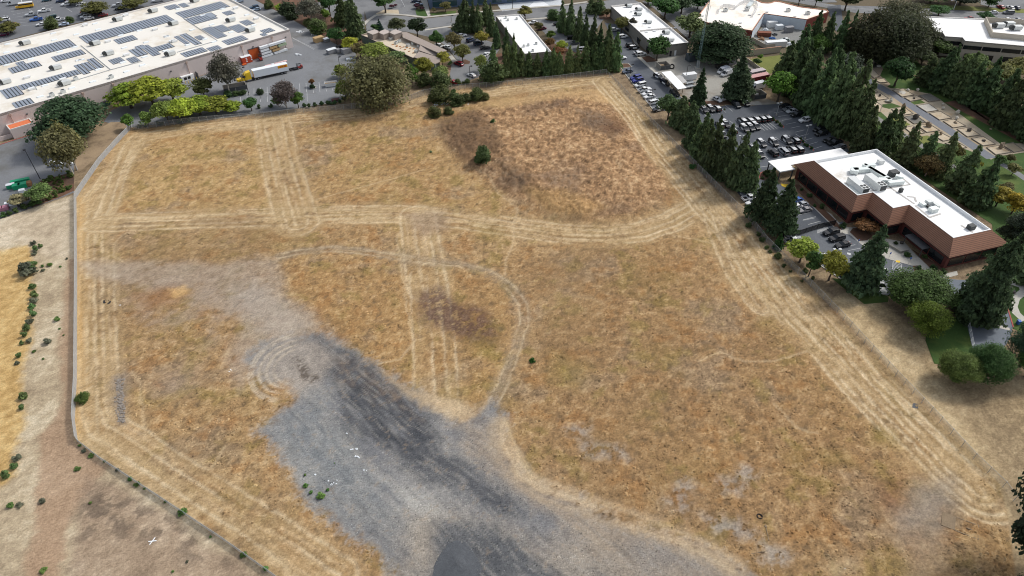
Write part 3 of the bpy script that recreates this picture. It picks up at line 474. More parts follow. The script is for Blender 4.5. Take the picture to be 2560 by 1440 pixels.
# curbs and painted markings
curb('curb', 'E 272,905 330,985 520,1230 700,1460'); curb('curb', 'E 265,870 300,848 375,848 418,892 290,908'); curb('curb', 'E 490,760 745,985 900,1130 1130,1345')
curb('red_curb', 'V 1172,320 1312,800', REDCURB, .25); curb('red_curb', 'V 690,700 800,742 880,740 893,700 870,680', REDCURB, .25); curb('red_curb', 'L 310,470 330,390 430,345', REDCURB, .25); curb('red_curb', 'I 0,866 200,800 438,730', REDCURB, .25)
curb('red_curb', 'K 1170,465 1380,620 1370,640', REDCURB, .25); curb('red_curb', 'K 1560,770 1775,930 1770,945', REDCURB, .25)
curb('curb', 'Z 326,321 386,316 476,305 600,290 700,277 765,268 840,256')
curb('curb', 'B 1295,1255 1320,1215 1380,1210 1390,1240 1340,1275', closed=True); curb('curb', 'B 1995,1175 2020,1145 2070,1145 2085,1170 2040,1190', closed=True)
curb('curb', 'N 210,262 330,368 560,545 780,690 1000,768 1205,845')
LM = MB()
def stripe(a, b, w=.12, z=.045):
    d = (b-a); n = Vector((-d.y, d.x, 0)).normalized()*w/2; LM.add([(p.x, p.y, z) for p in (a+n, a-n, b-n, b+n)], [(3, 2, 1, 0)] if d.length else [])
def stripes(s):
    P_ = gp(s)
    for i in range(0, len(P_)-1, 2): stripe(P_[i], P_[i+1])
def rows(a0, a1, b0, b1, n):                               # n+1 stall lines between two edges
    for i in range(n+1): t = i/n; stripe(G(a0)*(1-t)+G(a1)*t, G(b0)*(1-t)+G(b1)*t)
def rw(s, n): p = pts(s); rows(p[0], p[1], p[2], p[3], n)
rw('T 600,1130 1640,1020 600,1320 1650,1200', 8); rw('T 1900,1000 2010,985 1920,1200 2050,1190', 1); rw('T 330,1300 1660,1200 335,1400 1665,1390', 10); stripes('T 800,1220 1060,1195 1650,1100 1880,1075 460,1200 460,1310 720,1130 735,1350 1780,1160 1795,1220 2170,1130 2180,1180')
rw('I 1760,580 2250,520 1745,645 2230,575', 5); rw('I 2300,520 2560,490 2290,570 2550,540', 3)
rw('E 325,985 690,1440 480,970 860,1400', 9); rw('K 260,400 600,335 350,480 700,420', 4); rw('K 660,545 1145,470 760,620 1260,545', 6); rw('K 760,620 1260,545 870,710 1380,640', 6)
rw('K 900,820 1540,720 1060,910 1690,820', 7); rw('K 950,960 1650,820 1070,1070 1770,940', 7); stripes('K 1060,570 1170,670 1145,560 1255,660')
rw('K 1380,420 1900,880 1250,440 1780,920', 9); rw('L 1000,910 1130,1030 830,950 960,1075', 2); stripes('L 890,1020 1060,985 330,960 480,1000 230,320 460,290')
rw('L 1180,1190 1560,1470 1340,1160 1720,1440', 6); rw('N 560,545 1200,840 620,500 1260,790', 8)
for a, b in (('N 1290,520 1285,590', 'N 1375,545 1365,635'),):
    p = pts(a); q = pts(b); rows(p[0], p[1], q[0], q[1], 6); stripe(G(p[0]), G(p[1])); stripe(G(q[0]), G(q[1]))
rw('K 935,300 930,340 1060,285 1090,330', 5); rw('L 620,1210 700,1280 790,1190 830,1230', 4); rw('L 1080,1150 1080,1190 1220,1100 1230,1130', 4)
for s in ('N 1205,590 1240,600', 'N 1405,640 1440,650', 'N 845,440 880,450'): p = gp(s); stripe(p[0], p[1], .9)
rw('A 500,20 700,330 640,-10 830,290', 8); rw('A 60,60 300,340 300,-10 500,330', 8); rw('A 950,90 1200,260 1080,70 1330,230', 5); stripes('A 370,110 640,290 780,40 960,160')
stripes('F 1900,55 2100,85 G 100,95 1000,160 1250,165 2560,225 1500,190 1560,192 C 1190,0 1240,95 B 1770,510 2050,660 1760,500 2060,650')
struct('parking_markings', LM, WHITELINE)
y_ = MB(); 
for s in ('N 1318,508 1360,512 1355,532 1315,525', 'L 600,530 690,540 660,580 610,560'): y_.add([(p.x, p.y, .05) for p in gp(s)], [(3, 2, 1, 0)])
struct('tactile_paving', y_, YELP)
# ---------------------------------------------------------------- buildings
def local(root):
    inv = (Matrix.Translation(root.location) @ Matrix.Rotation(root.rotation_euler.z, 4, 'Z')).inverted()
    return lambda s, z=0.0: [inv @ G(p, z) for p in pts(s)]
ROOFW = mat('white_membrane', rgb('f3f3f1'), .8, var=.05, scale=.05, fine=.8, dirt=(rgb('cfc9bf'), .09, .56, .72)); ROOFC = mat('cream_membrane', rgb('e2ded5'), .85, var=.05, scale=.08, fine=1.5, dirt=(rgb('cfc4b2'), .06, .5, .66))
ROOFP = mat('peach_membrane', rgb('f3ece2'), .85, var=.06, scale=.06, fine=1, dirt=(rgb('d8c6ac'), .08, .55, .72)); TANROOF = mat('tan_gravel_roof', rgb('cdbfa9'), .9, var=.15, scale=.3, fine=3)
STUCCO = mat('pinkish_stucco', rgb('cfc2bd'), .9, var=.05, scale=.15, fine=2, streak=(1, 1, .25)); TRIMW = mat('pale_coping', rgb('dcd8d3'), .7, var=.05)
BRICK = bands('dark_red_brick', rgb('6b3a35'), rgb('57302c'), 2, .3, .8); BRICK2 = mat('red_brick', rgb('7d4038'), .9, var=.15, fine=4); TILE = bands('clay_roof_tile', rgb('a2765f'), rgb('755749'), 2, .42, .72, var=.18)
SOLAR = mat('solar_cells', rgb('8b94a0'), .35, var=.08, scale=1, spec=.5); SOLAR_GAP = mat('solar_rail_and_gap_shade', (.02, .022, .026), .7)
BEIGEW = mat('beige_panel_wall', rgb('b4ab9c'), .9, var=.06, scale=.2); GREENW = mat('grey_green_wall', rgb('66736a'), .9, var=.08); TAUPE = mat('taupe_shingle', rgb('9c9087'), .9, var=.12, fine=4); BLOCK = mat('grey_block_wall', rgb('8d8880'), .9, var=.12, fine=2)
HVAC = mat('hvac_sheet_metal', rgb('cdd0ce'), .5, .1, var=.08); HVACD = mat('hvac_dark_grille', (.05, .055, .055), .6); DUCT = mat('duct_metal', rgb('d3dad8'), .4, .3, var=.1); ORANGE = mat('orange_door', rgb('bf5a2b'), .6, var=.08)
BLUEW = mat('slate_blue_wall', rgb('5a6a82'), .7, var=.08); TEALG = mat('teal_window_glass', rgb('2b4a52'), .12, spec=.6)
def wall_building(name, label, poly, h, wm, rm, par=.6, group=None, rz=0, cat='building', coping=TRIMW, parw=.35):
    c = sum((Vector((p[0], p[1])) for p in poly), Vector((0, 0)))/len(poly); t = thing(name, label, cat, (c.x, c.y, 0), rz, group)
    inv = Matrix.Rotation(-rz, 3, 'Z'); P_ = [(inv @ Vector((p[0]-c.x, p[1]-c.y, 0))).to_2d() for p in poly]
    b = MB(); b.prism(P_, 0, h, cap=False); b.build('wall', wm, t)
    b = MB(); b.prism(P_, h-par-.15, h-par); r = b.build('roof', rm, t)
    if par: b = MB(); b.ring(P_, parw, h-par-.1, h+.05); b.build('parapet', coping, t)
    return t, P_
def rooftop_unit(parent, p, rz=0, s=1.0, kind=0):
    u = MB(); x, y, z = p.x, p.y, p.z
    T = Matrix.Translation((x, y, z)) @ Matrix.Rotation(rz, 4, 'Z')
    if kind == 0:                                           # packaged unit with an open scoop hood
        for a in (-.9, .9): u.box(a-.08, -.7, 0, a+.08, .7, .35, 0, T)
        u.box(-1.2*s, -.85*s, .3, 1.5*s, .85*s, 1.5*s, 0, T); o = u.build('rooftop_unit', HVAC, parent)
        h = MB(); h.box(-1.75*s, -.7*s, .35, -1.25*s, .7*s, 1.65*s, 0, T); h.tube(T @ Vector((-1.8*s, 0, .8)), T @ Vector((-2.2*s, 0, 1.5*s)), .75*s, .6*s, 8); h.build('fan_hood', HVACD, o)
    elif kind == 1:                                         # low white curb box
        u.box(-1.1*s, -.6*s, .25, 1.1*s, .6*s, .75*s, 0, T); u.box(-.9*s, -.45*s, 0, .9*s, .45*s, .25, 0, T); u.build('roof_vent', WHITEP, parent)
    else:
        u.box(-.8*s, -.8*s, 0, .8*s, .8*s, 1.2*s, 0, T); o = u.build('rooftop_unit', HVAC, parent)
        h = MB(); h.tube(T @ Vector((0, 0, 1.2*s)), T @ Vector((0, 0, 1.26*s)), .6*s, n=10); h.build('fan_grille', HVACD, o)
# the warehouse store with its solar roof
WO = Vector((-98.8, 310.6, 0)); WA = math.radians(43.1); WH = 8.2; WR = 7.5
wh = thing('warehouse_store', 'huge pale stucco warehouse store with rows of solar panels on its flat roof', 'building', WO, WA); wl = local(wh)
b = MB(); b.prism([(-270, 0), (0, 0), (0, 74.6), (-270, 74.6)], 0, WH, cap=False); b.build('wall', STUCCO, wh)
b = MB(); b.prism([(-270, 0), (0, 0), (0, 74.6), (-270, 74.6)], WR-.2, WR); b.build('roof', ROOFC, wh)
b = MB(); b.ring([(-270, 0), (0, 0), (0, 74.6), (-270, 74.6)], .45, WR-.1, WH+.04); b.build('parapet', TRIMW, wh)
for s in ('B 375,850', 'B 1115,635', 'B 1500,505', 'A 1120,1260', 'A 1530,1145', 'I 603,352', 'I 157,492'):
    x = wl(s, 7.0)[0].x; b = MB(); b.tube((x, -.16, 0), (x, -.16, 6.6), .11); b.box(x-.35, -.5, 6.6, x+.35, -.02, 7.3); b.build('downpipe', mat('downpipe_paint', rgb('b39c90'), .7) if s[0:5] == 'B 375' else bpy.data.materials['downpipe_paint'], wh)
for s in ('B 1690,500', 'B 1258,632', 'B 170,965', 'I 410,510', 'I 1635,98'):
    p = wl(s, 5.5)[0]; b = MB(); b.box(p.x-.3, -.3, 5.2, p.x+.3, -.02, 5.6); b.build('wall_lamp', DGREY, wh)
x0 = wl('B 1200,800')[0].x; x1 = wl('B 1372,770')[0].x; b = MB(); b.box(x0, -.12, 0, x1, -.02, 4.6); d = b.build('roller_door', bands('orange_roller_door', rgb('c05a2a'), rgb('a34a22'), 2, .3), wh)
b = MB(); b.box(x0-.25, -.2, 0, x0, -.02, 4.9); b.box(x1, -.2, 0, x1+.25, -.02, 4.9); b.box(x0, -.2, 4.6, x1, -.02, 4.9); b.build('door_frame', DGREY, d)
p0, p1 = wl('I 180,770')[0], wl('I 430,715')[0]; b = MB(); b.box(p0.x, -5.0, 0, p1.x+2, -.02, 3.4); a_ = b.build('annex', STUCCO, wh)
b = MB(); b.box(p0.x+.35, -4.65, 3.4, p1.x+1.65, -.02, 3.5); b.build('annex_roof', mat('terracotta_roof', rgb('d67a52'), .9), a_); b = MB(); b.ring([(p0.x, -5.0), (p1.x+2, -5.0), (p1.x+2, -.05), (p0.x, -.05)], .33, 3.38, 3.8); b.build('annex_parapet', TRIMW, a_)
b = MB(); b.box(p0.x-60, -3.3, 0, p0.x-.1, -3.0, 1.5); b.build('dock_wall', STUCCO, wh)
for s in ('A 360,590', 'A 95,1110', 'A 770,920', 'A 890,1130', 'A 1470,730', 'A 1290,595', 'A 1590,275', 'A 2060,160', 'A 2330,330', 'A 2290,735', 'B 480,25', 'B 960,285', 'B 1220,420'): rooftop_unit(wh, wl(s, WR)[0], 0, 1.1)
for s in ('A 1490,1040', 'A 700,1280', 'A 850,1235', 'A 820,1120', 'A 1020,1065'): rooftop_unit(wh, wl(s, WR)[0], 0, 1.0, 2)
for s in ('A 1140,340', 'A 1445,560', 'A 1690,740', 'A 2070,400', 'A 2330,560', 'A 1680,210', 'A 365,1040', 'A 845,1070', 'B 1010,115', 'B 1285,255', 'A 430,1195', 'B 165,560'): rooftop_unit(wh, wl(s, WR)[0], 0, 1.1, 1)
SKYL = mat('skylight_dome', rgb('e9eef0'), .3, var=.03)
for s in 'A 100,590 A 715,445 A 1020,460 A 725,535 A 1310,395 A 1270,315 A 90,700 A 800,690 A 410,790 A 1050,805 A 1390,715 A 1660,640 A 1610,475 A 1950,565 A 2220,485 A 1860,410 A 90,870 A 1090,800 A 1000,630 A 1240,1090 A 1690,955 A 600,1140 A 960,1175 A 540,1290 A 1310,930 A 1640,835 A 1900,870 A 1930,760 A 2210,680 B 90,490 B 430,400 B 240,120 B 840,120 B 1160,200 B 690,330 B 950,432 B 570,210 B 370,600 B 1250,340 B 600,525 B 720,560'.split('A '):
    for k, q in enumerate(s.split('B ')):
        q = q.strip()
        for w in q.split():
            p = wl(('A ' if k == 0 else 'B ')+w, WR)[0]; b = MB(); b.box(p.x-1.2, p.y-.65, WR, p.x+1.2, p.y+.65, WR+.12); b.box(p.x-1.1, p.y-.55, WR+.12, p.x+1.1, p.y+.55, WR+.3); b.build('skylight', SKYL, wh)
for s in ('A 1080,610 1475,930', 'B 310,245 765,545', 'A 860,1120 1475,935', 'A 1475,935 1900,820', 'B 230,700 765,545', 'A 470,1150 495,1200'):
    q, r = wl(s, WR); b = MB(); b.tube((q.x, q.y, WR+.18), (r.x, r.y, WR+.18), .12); b.build('roof_pipe', GREYM, wh)
ARR = '''A 1045,485 1160,572 2340,268 29|A -120,775 -20,870 1025,605 24|A 675,757 745,815 1150,712 10|A 100,908 165,972 555,862 9|A 200,833 240,873 350,848 3|A 940,880 1115,987 1205,962 2|A 1030,855 1190,938 1285,912 2|A 1165,787 1300,910 1390,885 2|A 225,1140 290,1195 1085,975 18|A 0,1200 90,1312 325,1248 5|A 150,1370 215,1440 475,1380 5|A 1510,527 1585,582 1840,515 7|A 1705,667 1830,752 1975,712 3|A 1795,618 1850,660 1960,630 3|A 1915,605 2040,742 2145,712 3|A 2030,630 2095,680 2320,610 6|A 1440,797 1510,852 1670,808 5|A 1680,778 1755,835 1870,800 4|B 180,487 335,583 395,565 2|B 280,455 470,595 560,570 2|B 440,490 525,530 615,510 4|B 50,85 120,127 270,90 5|B 230,55 310,95 400,75 4|B 190,170 320,237 925,75 17|B 325,250 440,322 770,232 9|B 600,180 680,225 760,205 2|B 555,380 765,508 895,470 4|B 690,360 830,425 970,400 4|B 905,355 1040,430 1190,390 5|B 1090,275 1150,335 1280,315 4|B 830,160 895,200 1005,170 5|B 825,540 905,593 1180,515 8|B 1340,400 1400,440 1545,405 5|B 1330,450 1385,480 1440,460 3|B 275,705 345,757 640,675 8|B 630,635 690,685 845,645 5'''
arrs = []
for a in ARR.split('|'):
    t = a.split(); UL, LL, LR = wl(' '.join(t[:4]), WR+.3); n = int(t[4]); arrs.append((LL.y, LL.x, LR.x, max(1.5, UL.y-LL.y), n))
arrs.sort(); npan = 0
for (y, xa, xb, L, n) in arrs:
    w = (xb-xa)/n; base = MB(); base.box(xa, y+.3, WR, xb, y+.4, WR+.16); base.box(xa, y+L-.4, WR, xb, y+L-.3, WR+.16); base.box(xa, y, WR, xb, y+L, WR+.1); ar = base.build('solar_array', SOLAR_GAP, wh); rest = MB()  # rails, plus a dark sheet that paints shade into the gaps between panels
    for k in range(n):
        x = xa+k*w; p = MB(); q = p if npan < 100 else rest
        q.add([(x+w*.02, y, WR+.2), (x+w*.72, y, WR+.22), (x+w*.72, y+L, WR+.22), (x+w*.02, y+L, WR+.2), (x+w*.02, y, WR+.14), (x+w*.72, y, WR+.16), (x+w*.72, y+L, WR+.16), (x+w*.02, y+L, WR+.14)], [(0, 1, 2, 3), (4, 5, 1, 0), (5, 6, 2, 1), (6, 7, 3, 2), (7, 4, 0, 3)])
        if npan < 100: p.build('solar_panel', SOLAR, ar)
        npan += 1
    if rest.v: rest.build('solar_panel', SOLAR, ar)
# the brick office with the clay-tiled mansard
BO = Vector((120.04, 149.34, 0)); BA = math.radians(16.7); RT, EV = 9.0, 4.8
bk = thing('brick_office', 'dark brick office with stepped clay-tile mansard and white flat roof', 'building', BO, BA); bl = local(bk)
rp = [(0, 0), (12.7, 0), (12.7, 46.5), (-11, 46.5), (-11, 25.5), (-5.6, 25.5), (-5.6, 16.8), (0, 16.8)]; ep = [(-2.0, -2.9), (18.5, -2.9), (18.5, 52.2), (-13.2, 52.2), (-13.2, 23.3), (-7.8, 23.3), (-7.8, 14.5), (-2.0, 14.5)]
wp = [(-1.0, -1.9), (17.3, -1.9), (17.3, 51.2), (-12.2, 51.2), (-12.2, 24.3), (-6.8, 24.3), (-6.8, 15.5), (-1.0, 15.5)]
b = MB(); b.prism(wp, 0, 5.4, cap=False); b.build('wall', BRICK, bk)
b = MB(); n = 8
for i in range(n): j = (i+1) % n; b.add([(*ep[i], EV), (*ep[j], EV), (*rp[j], RT-.02), (*rp[i], RT-.02)], [(0, 1, 2, 3)])
b.add([(*p, EV) for p in ep], [tuple(range(n))[::-1]]); b.build('mansard_roof', TILE, bk)
b = MB(); b.ring(ep, .12, EV-.25, EV); b.build('eave_gutter', mat('brown_gutter', (.05, .03, .025), .6), bk)
b = MB(); b.prism(offset([Vector(p) for p in rp], .2), 7.9, 8.1); flat = b.build('flat_roof', ROOFW, bk)
b = MB(); b.ring(rp, .3, 7.8, RT+.05); b.build('parapet', WHITEP, bk)
for (xa, ya, xb, yb) in ((-12.25, 25, -12.25, 50), (-6.85, 16, -6.85, 23.5), (-1.05, -1, -1.05, 14.6), (0, -1.95, 16.5, -1.95), (-11.5, 24.25, -7.5, 24.25), (-6.2, 15.45, -1.8, 15.45)):
    L = math.hypot(xb-xa, yb-ya); k = max(1, round(L/5))
    for i in range(k):
        a0, a1 = (i+.04)/k, (i+.96)/k; b = MB(); m = b
        x0_, y0_, x1_, y1_ = xa+(xb-xa)*a0, ya+(yb-ya)*a0, xa+(xb-xa)*a1, ya+(yb-ya)*a1
        if xa == xb: b.box(xa-.04, y0_, .6, xa+.2, y1_, 3.2)
        else: b.box(x0_, ya-.04, .6, x1_, ya+.2, 3.2)
        b.build('window', GLASS, bk)
BR = 8.1
def bbox(s, dx, dy, dz, nm, m, parent=bk, z=BR, rz=0):
    p = bl(s, z)[0]; b = MB(); b.cbox(p.x, p.y, z, dx, dy, dz, rz); return b.build(nm, m, parent), p
for s in ('M 330,590', 'M 560,550'):
    o, p = bbox(s, 2.4, 7.2, 2.1, 'air_handler', HVAC); b = MB(); b.box(p.x-1.1, p.y-3.64, BR+.3, p.x+1.1, p.y-3.6, BR+1.9); b.build('grille', HVACD, o)
    for dx in (-.55, .55):
        for dy in (-3.0, -1.9): b = MB(); b.tube((p.x+dx, p.y+dy, BR+2.1), (p.x+dx, p.y+dy, BR+2.2), .42, n=12); b.build('fan', HVACD, o)
b = MB()
for (s0, s1, w) in (('M 300,330', 'M 300,370', 2.2), ('M 300,345', 'M 520,335', 1.4), ('M 430,285', 'M 760,475', 1.3), ('M 500,320', 'M 690,440', 1.3), ('M 440,290', 'M 560,280', 1.2), ('M 640,480', 'M 770,480', 1.6), ('M 860,430', 'M 940,450', 1.2), ('M 760,520', 'M 940,500', 1.3)):
    q, r = bl(s0, BR+1)[0], bl(s1, BR+1)[0]; d = r-q; b.box(-.3, -w/2, 0, d.length+.3, w/2, 1.2, 0, Matrix.Translation((q.x, q.y, BR+.25)) @ Matrix.Rotation(math.atan2(d.y, d.x), 4, 'Z'))
b.build('ductwork', DUCT, bk)
for s, dx, dy, dz, m in (('M 640,260', 1.8, 1.5, 1.3, HVAC), ('M 810,420', 2.6, 2.0, 1.6, HVACD), ('M 910,640', .9, .9, 1.3, HVACD), ('M 1280,800', 1.6, 1.6, 1.2, HVAC), ('M 1340,900', 2.4, 1.6, 1.3, DUCT), ('M 1200,820', 1.2, 1.8, .9, DUCT), ('M 1380,830', 1.0, 2.2, .8, HVAC), ('M 1845,1130', 1.8, 1.5, 1.3, HVACD), ('M 1300,860', .8, 3.0, .6, HVACD), ('M 300,620', .5, 5, .4, DUCT), ('M 670,560', .6, 1.6, .7, HVACD)):
    bbox(s, dx, dy, dz, 'rooftop_unit', m)
for s in ('M 350,655 770,590', 'M 770,590 1040,540', 'M 700,530 1100,800', 'M 1040,540 920,440', 'M 170,510 350,650', 'M 450,540 560,620', 'M 1110,820 1300,980 1450,930', 'M 1000,700 1100,710 1120,770', 'M 1720,1085 1880,1180'):
    q = bl(s, BR); b = MB()
    for i in range(len(q)-1): d = q[i+1]-q[i]; b.box(0, -.28, 0, d.length, .28, .05, 0, Matrix.Translation((q[i].x, q[i].y, BR+.003*(i+1))) @ Matrix.Rotation(math.atan2(d.y, d.x), 4, 'Z'))
    b.build('walkway_pad', bpy.data.materials.get('grey_walk_pad') or mat('grey_walk_pad', rgb('b9b5b0'), .9), flat)
t = thing('entrance_canopy', 'long white flat canopy joining the brick office to the police lot', 'canopy', BO, BA)
b = MB(); b.prism([(-19.2, 50.6), (-13.6, 50.6), (-13.6, 53.2), (9, 53.2), (9, 57.6), (-19.2, 57.6)], 3.7, 4.05, bottom=True); b.build('roof', ROOFW, t)
for x, y in ((-18.8, 51), (-18.8, 57.2), (-14, 51), (-14, 57.2), (-7, 57.2), (0, 57.2), (8.5, 57.2)): b = MB(); b.cbox(x, y, 0, .3, .3, 3.7); b.build('post', DGREY, t)
t = thing('entrance_canopy', 'small dark flat awning over the courtyard door of the brick office', 'canopy', BO, BA); b = MB(); b.box(-3.9, 4, 2.9, -1.15, 11, 3.1); b.build('roof', DGREY, t)
for y in (4.3, 10.7): b = MB(); b.cbox(-3.6, y, 0, .15, .15, 2.9); b.build('post', DGREY, t)
# white-roofed flat buildings behind the redwoods
t, _ = wall_building('commercial_building', 'narrow building with bright white roof behind the redwood row', [(-6.4, 336.1), (5.2, 338.4), (18.1, 292.3), (6.5, 290.0)], 4.2, BLOCK, ROOFW, .5)
def units(t, s, z, kind=2, sc=.7):
    l = local(t)
    for p in l(s, z): rooftop_unit(t, p, 0, sc, kind)
units(t, 'D 450,245 380,290 480,275 595,260 690,625 750,610 855,590 810,685', 3.7)
t, P_ = wall_building('commercial_building', 'grey block building with stepped white roof near the radio mast', [(49.9, 345.6), (65.3, 350), (78.7, 298.3), (63.3, 293.9)], 5.2, BLOCK, ROOFW, .7)
units(t, 'E 390,95 525,140 515,205 650,310 890,450 945,550', 4.5, 0, .9); units(t, 'E 415,160 660,370 620,435 725,420 1000,380', 4.5, 1, .6)
l = local(t); q = l('E 530,400 965,362', 5.2); d = q[1]-q[0]; b = MB(); b.box(0, -.2, 4.4, d.length, .2, 5.2, 0, Matrix.Translation((q[0].x, q[0].y, 0)) @ Matrix.Rotation(math.atan2(d.y, d.x), 4, 'Z')); b.build('dividing_parapet', TRIMW, t)
for s in ('E 430,430 475,490', 'E 560,560 580,600', 'E 890,720 970,710', 'E 1000,720 1025,700'):
    q = l(s); 
for (f0, f1, z0, z1) in ((.1, .16, 0, 2.4), (.3, .36, 0, 2.4), (.55, .63, .8, 2.2), (.75, .8, 0, 2.4)):
    a, c = P_[3], P_[0]; pq, pr_ = a.lerp(c, f0), a.lerp(c, f1); d = pr_-pq; b = MB(); b.box(0, -.05, z0, d.length, .06, z1, 0, Matrix.Translation((pq.x, pq.y, 0)) @ Matrix.Rotation(math.atan2(d.y, d.x), 4, 'Z')); b.build('window', GLASS, t)
for (f0, f1, z0, z1, nm) in ((.3, .42, .9, 2.3, 'window'), (.46, .52, 0, 2.3, 'door'), (.6, .66, 0, 2.3, 'door')):
    a, c = P_[2], P_[3]; pq, pr_ = c.lerp(a, f0), c.lerp(a, f1); d = pr_-pq; b = MB(); b.box(0, -.06, z0, d.length, .06, z1, 0, Matrix.Translation((pq.x, pq.y, 0)) @ Matrix.Rotation(math.atan2(d.y, d.x), 4, 'Z')); b.build(nm, WHITEP if f0 > .5 else GLASS, t)
t, P_ = wall_building('commercial_building', 'large red brick building with a cream roof and curved front parapet', gp('F 420,-30 205,262 520,342 965,412 1120,182 1690,262 1985,160 1960,135 1600,90 1350,25 1270,15 1215,35 1180,40 1100,35 1000,-10', 5), 5.1, BRICK2, ROOFP, .25, coping=mat('rust_coping', rgb('c08a70'), .8), parw=.3)
l = local(t); q = l('F 520,140 535,85 580,62 660,68 740,85 790,40 850,12 940,8 1015,25 1040,70 1020,120 975,190', 6.3); b = MB()
for i in range(len(q)-1): b.tube((q[i].x, q[i].y, 6.6), (q[i+1].x, q[i+1].y, 6.6), .1)
for v in q: b.tube((v.x, v.y, 4.9), (v.x, v.y, 6.6), .08)
o = b.build('roof_screen', WHITEP, t); b = MB()
for i in range(len(q)-1): b.add([(q[i].x, q[i].y, 5.0), (q[i+1].x, q[i+1].y, 5.0), (q[i+1].x, q[i+1].y, 6.5), (q[i].x, q[i].y, 6.5)], [(0, 1, 2, 3)])
b.build('screen_panel', meshmat('screen_mesh', rgb('b8bcc0'), .45), o)
units(t, 'F 605,150 890,140 1440,150 1700,190', 4.9, 2, 1.1); units(t, 'F 300,215 805,310 930,205 1055,195 1160,165 1530,225', 4.9, 1, .6)
q = l('F 905,110 960,40', 4.9); d = q[1]-q[0]; b = MB(); b.box(0, -1, 4.9, d.length, 1, 6.1, 0, Matrix.Translation((q[0].x, q[0].y, 0)) @ Matrix.Rotation(math.atan2(d.y, d.x), 4, 'Z')); b.build('ductwork', DUCT, t)
q = l('F 968,412 1122,183', 5); d = (q[1]-q[0]); nrm = Vector((d.y, -d.x, 0)).normalized()*.06; b = MB(); b.add([(q[0]+nrm).to_2d().to_3d(), (q[1]+nrm).to_2d().to_3d(), (q[1]+nrm).to_2d().to_3d()+Vector((0, 0, 4.9)), (q[0]+nrm).to_2d().to_3d()+Vector((0, 0, 4.9))], [(0, 1, 2, 3)])
q = l('F 1122,183 1690,262', 5); d = (q[1]-q[0]); nrm = Vector((d.y, -d.x, 0)).normalized()*.06; b.add([(q[0]+nrm).to_2d().to_3d(), (q[1]+nrm).to_2d().to_3d(), (q[1]+nrm).to_2d().to_3d()+Vector((0, 0, 4.9)), (q[0]+nrm).to_2d().to_3d()+Vector((0, 0, 4.9))], [(0, 1, 2, 3)]); b.build('painted_wall', mat('pale_blue_wall', rgb('c5ced6'), .9), t)
# two-storey office at the upper right
t, P_ = wall_building('office_building', 'two-storey beige office with stepped white roof and dark ribbon windows', gp('G 1215,215 1262,400 1480,440 1510,485 1740,500 1775,545 2560,612 3100,660 3100,320 2050,250', 8.4), 8.4, BEIGEW, ROOFW, .4)
for i in range(1, 7):
    a, c = P_[i], P_[i+1] if False else P_[(i+1) % len(P_)]
n = len(P_)
for i in range(n):
    a, c = P_[i], P_[(i+1) % n]; d = c-a; L = d.length; mid = (a+c)/2
    nr = Vector((d.y, -d.x)).normalized()
    if sum(P_[k-1].x*P_[k].y-P_[k].x*P_[k-1].y for k in range(n)) < 0: nr = -nr
    if nr.y > .3 or L < 2: continue
    k = max(1, round(L/6.5)); R_ = Matrix.Rotation(math.atan2(d.y, d.x), 4, 'Z')
    for j in range(k):
        for z0, z1, f in ((5.0, 6.6, .94), (1.0, 3.2, .5)):
            u = a+d*((j+.5)/k)+nr*.05; b = MB(); w = L/k*f; b.box(-w/2, -.12, z0, w/2, .12, z1, 0, Matrix.Translation((u.x, u.y, 0)) @ R_); b.build('window', GLASS, t)
l = local(t); q = l('G 2040,248 2130,455 2700,510 2700,300', 9.5); b = MB(); b.ring([v.to_2d() for v in q], .4, 7.9, 10.3); b.build('penthouse_wall', BEIGEW, t)
units(t, 'G 2220,370 2350,350 2450,400', 8.0, 0, 1.3)
# slate-blue glass office at the top edge
a, c = gp('C 1575,118')[0], gp('D 1200,-12')[0]; d = (c-a).normalized(); nn = Vector((-d.y, d.x, 0))
t, P_ = wall_building('office_building', 'slate blue office with tall teal windows at the top edge', [a, c, c+nn*30, a+nn*30], 8, BLUEW, ROOFW, .4)
for j in range(9):
    u = P_[0].lerp(P_[1], (j+.5)/9); w = (P_[1]-P_[0]).length/9*.62; b = MB(); b.box(-w/2, -.1, .8, w/2, .1, 6.6, 0, Matrix.Translation((u.x, u.y, 0)) @ Matrix.Rotation(math.atan2(d.y, d.x), 4, 'Z')); o = b.build('window', TEALG, t)
    b = MB(); b.box(-w/2, -.16, 3.5, w/2, -.1, 3.7, 0, Matrix.Translation((u.x, u.y, 0)) @ Matrix.Rotation(math.atan2(d.y, d.x), 4, 'Z')); b.build('mullion', BLUEW, o)
# low office with three little towers
t, P_ = wall_building('low_office', 'low grey-green office with three square roof towers and taupe sloping wings', gp('C 655,465 1350,775 1460,680 1430,600 1200,440 730,440', 4), 4, GREENW, TANROOF, .5, coping=TAUPE)
l = local(t)
for s in ('C 825,460', 'C 968,460', 'C 1112,460'):
    p = l(s, 5)[0]; b = MB(); b.cbox(p.x, p.y, 3.4, 4.2, 4.2, 2.6, math.radians(45)); o = b.build('roof_tower', TAUPE, t); b = MB(); b.cbox(p.x, p.y, 6.0, 4.5, 4.5, .2, math.radians(45)); b.build('tower_cap', mat('pale_taupe', rgb('b5aaa2'), .9) if s == 'C 825,460' else bpy.data.materials['pale_taupe'], o)
def slab(t, s, zs, th, nm, m):
    P3 = []
    for p, z in zip(pts(s), zs): v = local(t)('Z %f,%f' % p, z)[0]; P3.append((v.x, v.y, z))
    n = len(P3); b = MB(); b.add(P3+[(x, y, z-th) for x, y, z in P3], [tuple(range(n)), tuple(range(n, 2*n))[::-1]]+[(i, n+i, n+(i+1) % n, (i+1) % n) for i in range(n)]); return b.build(nm, m, t)
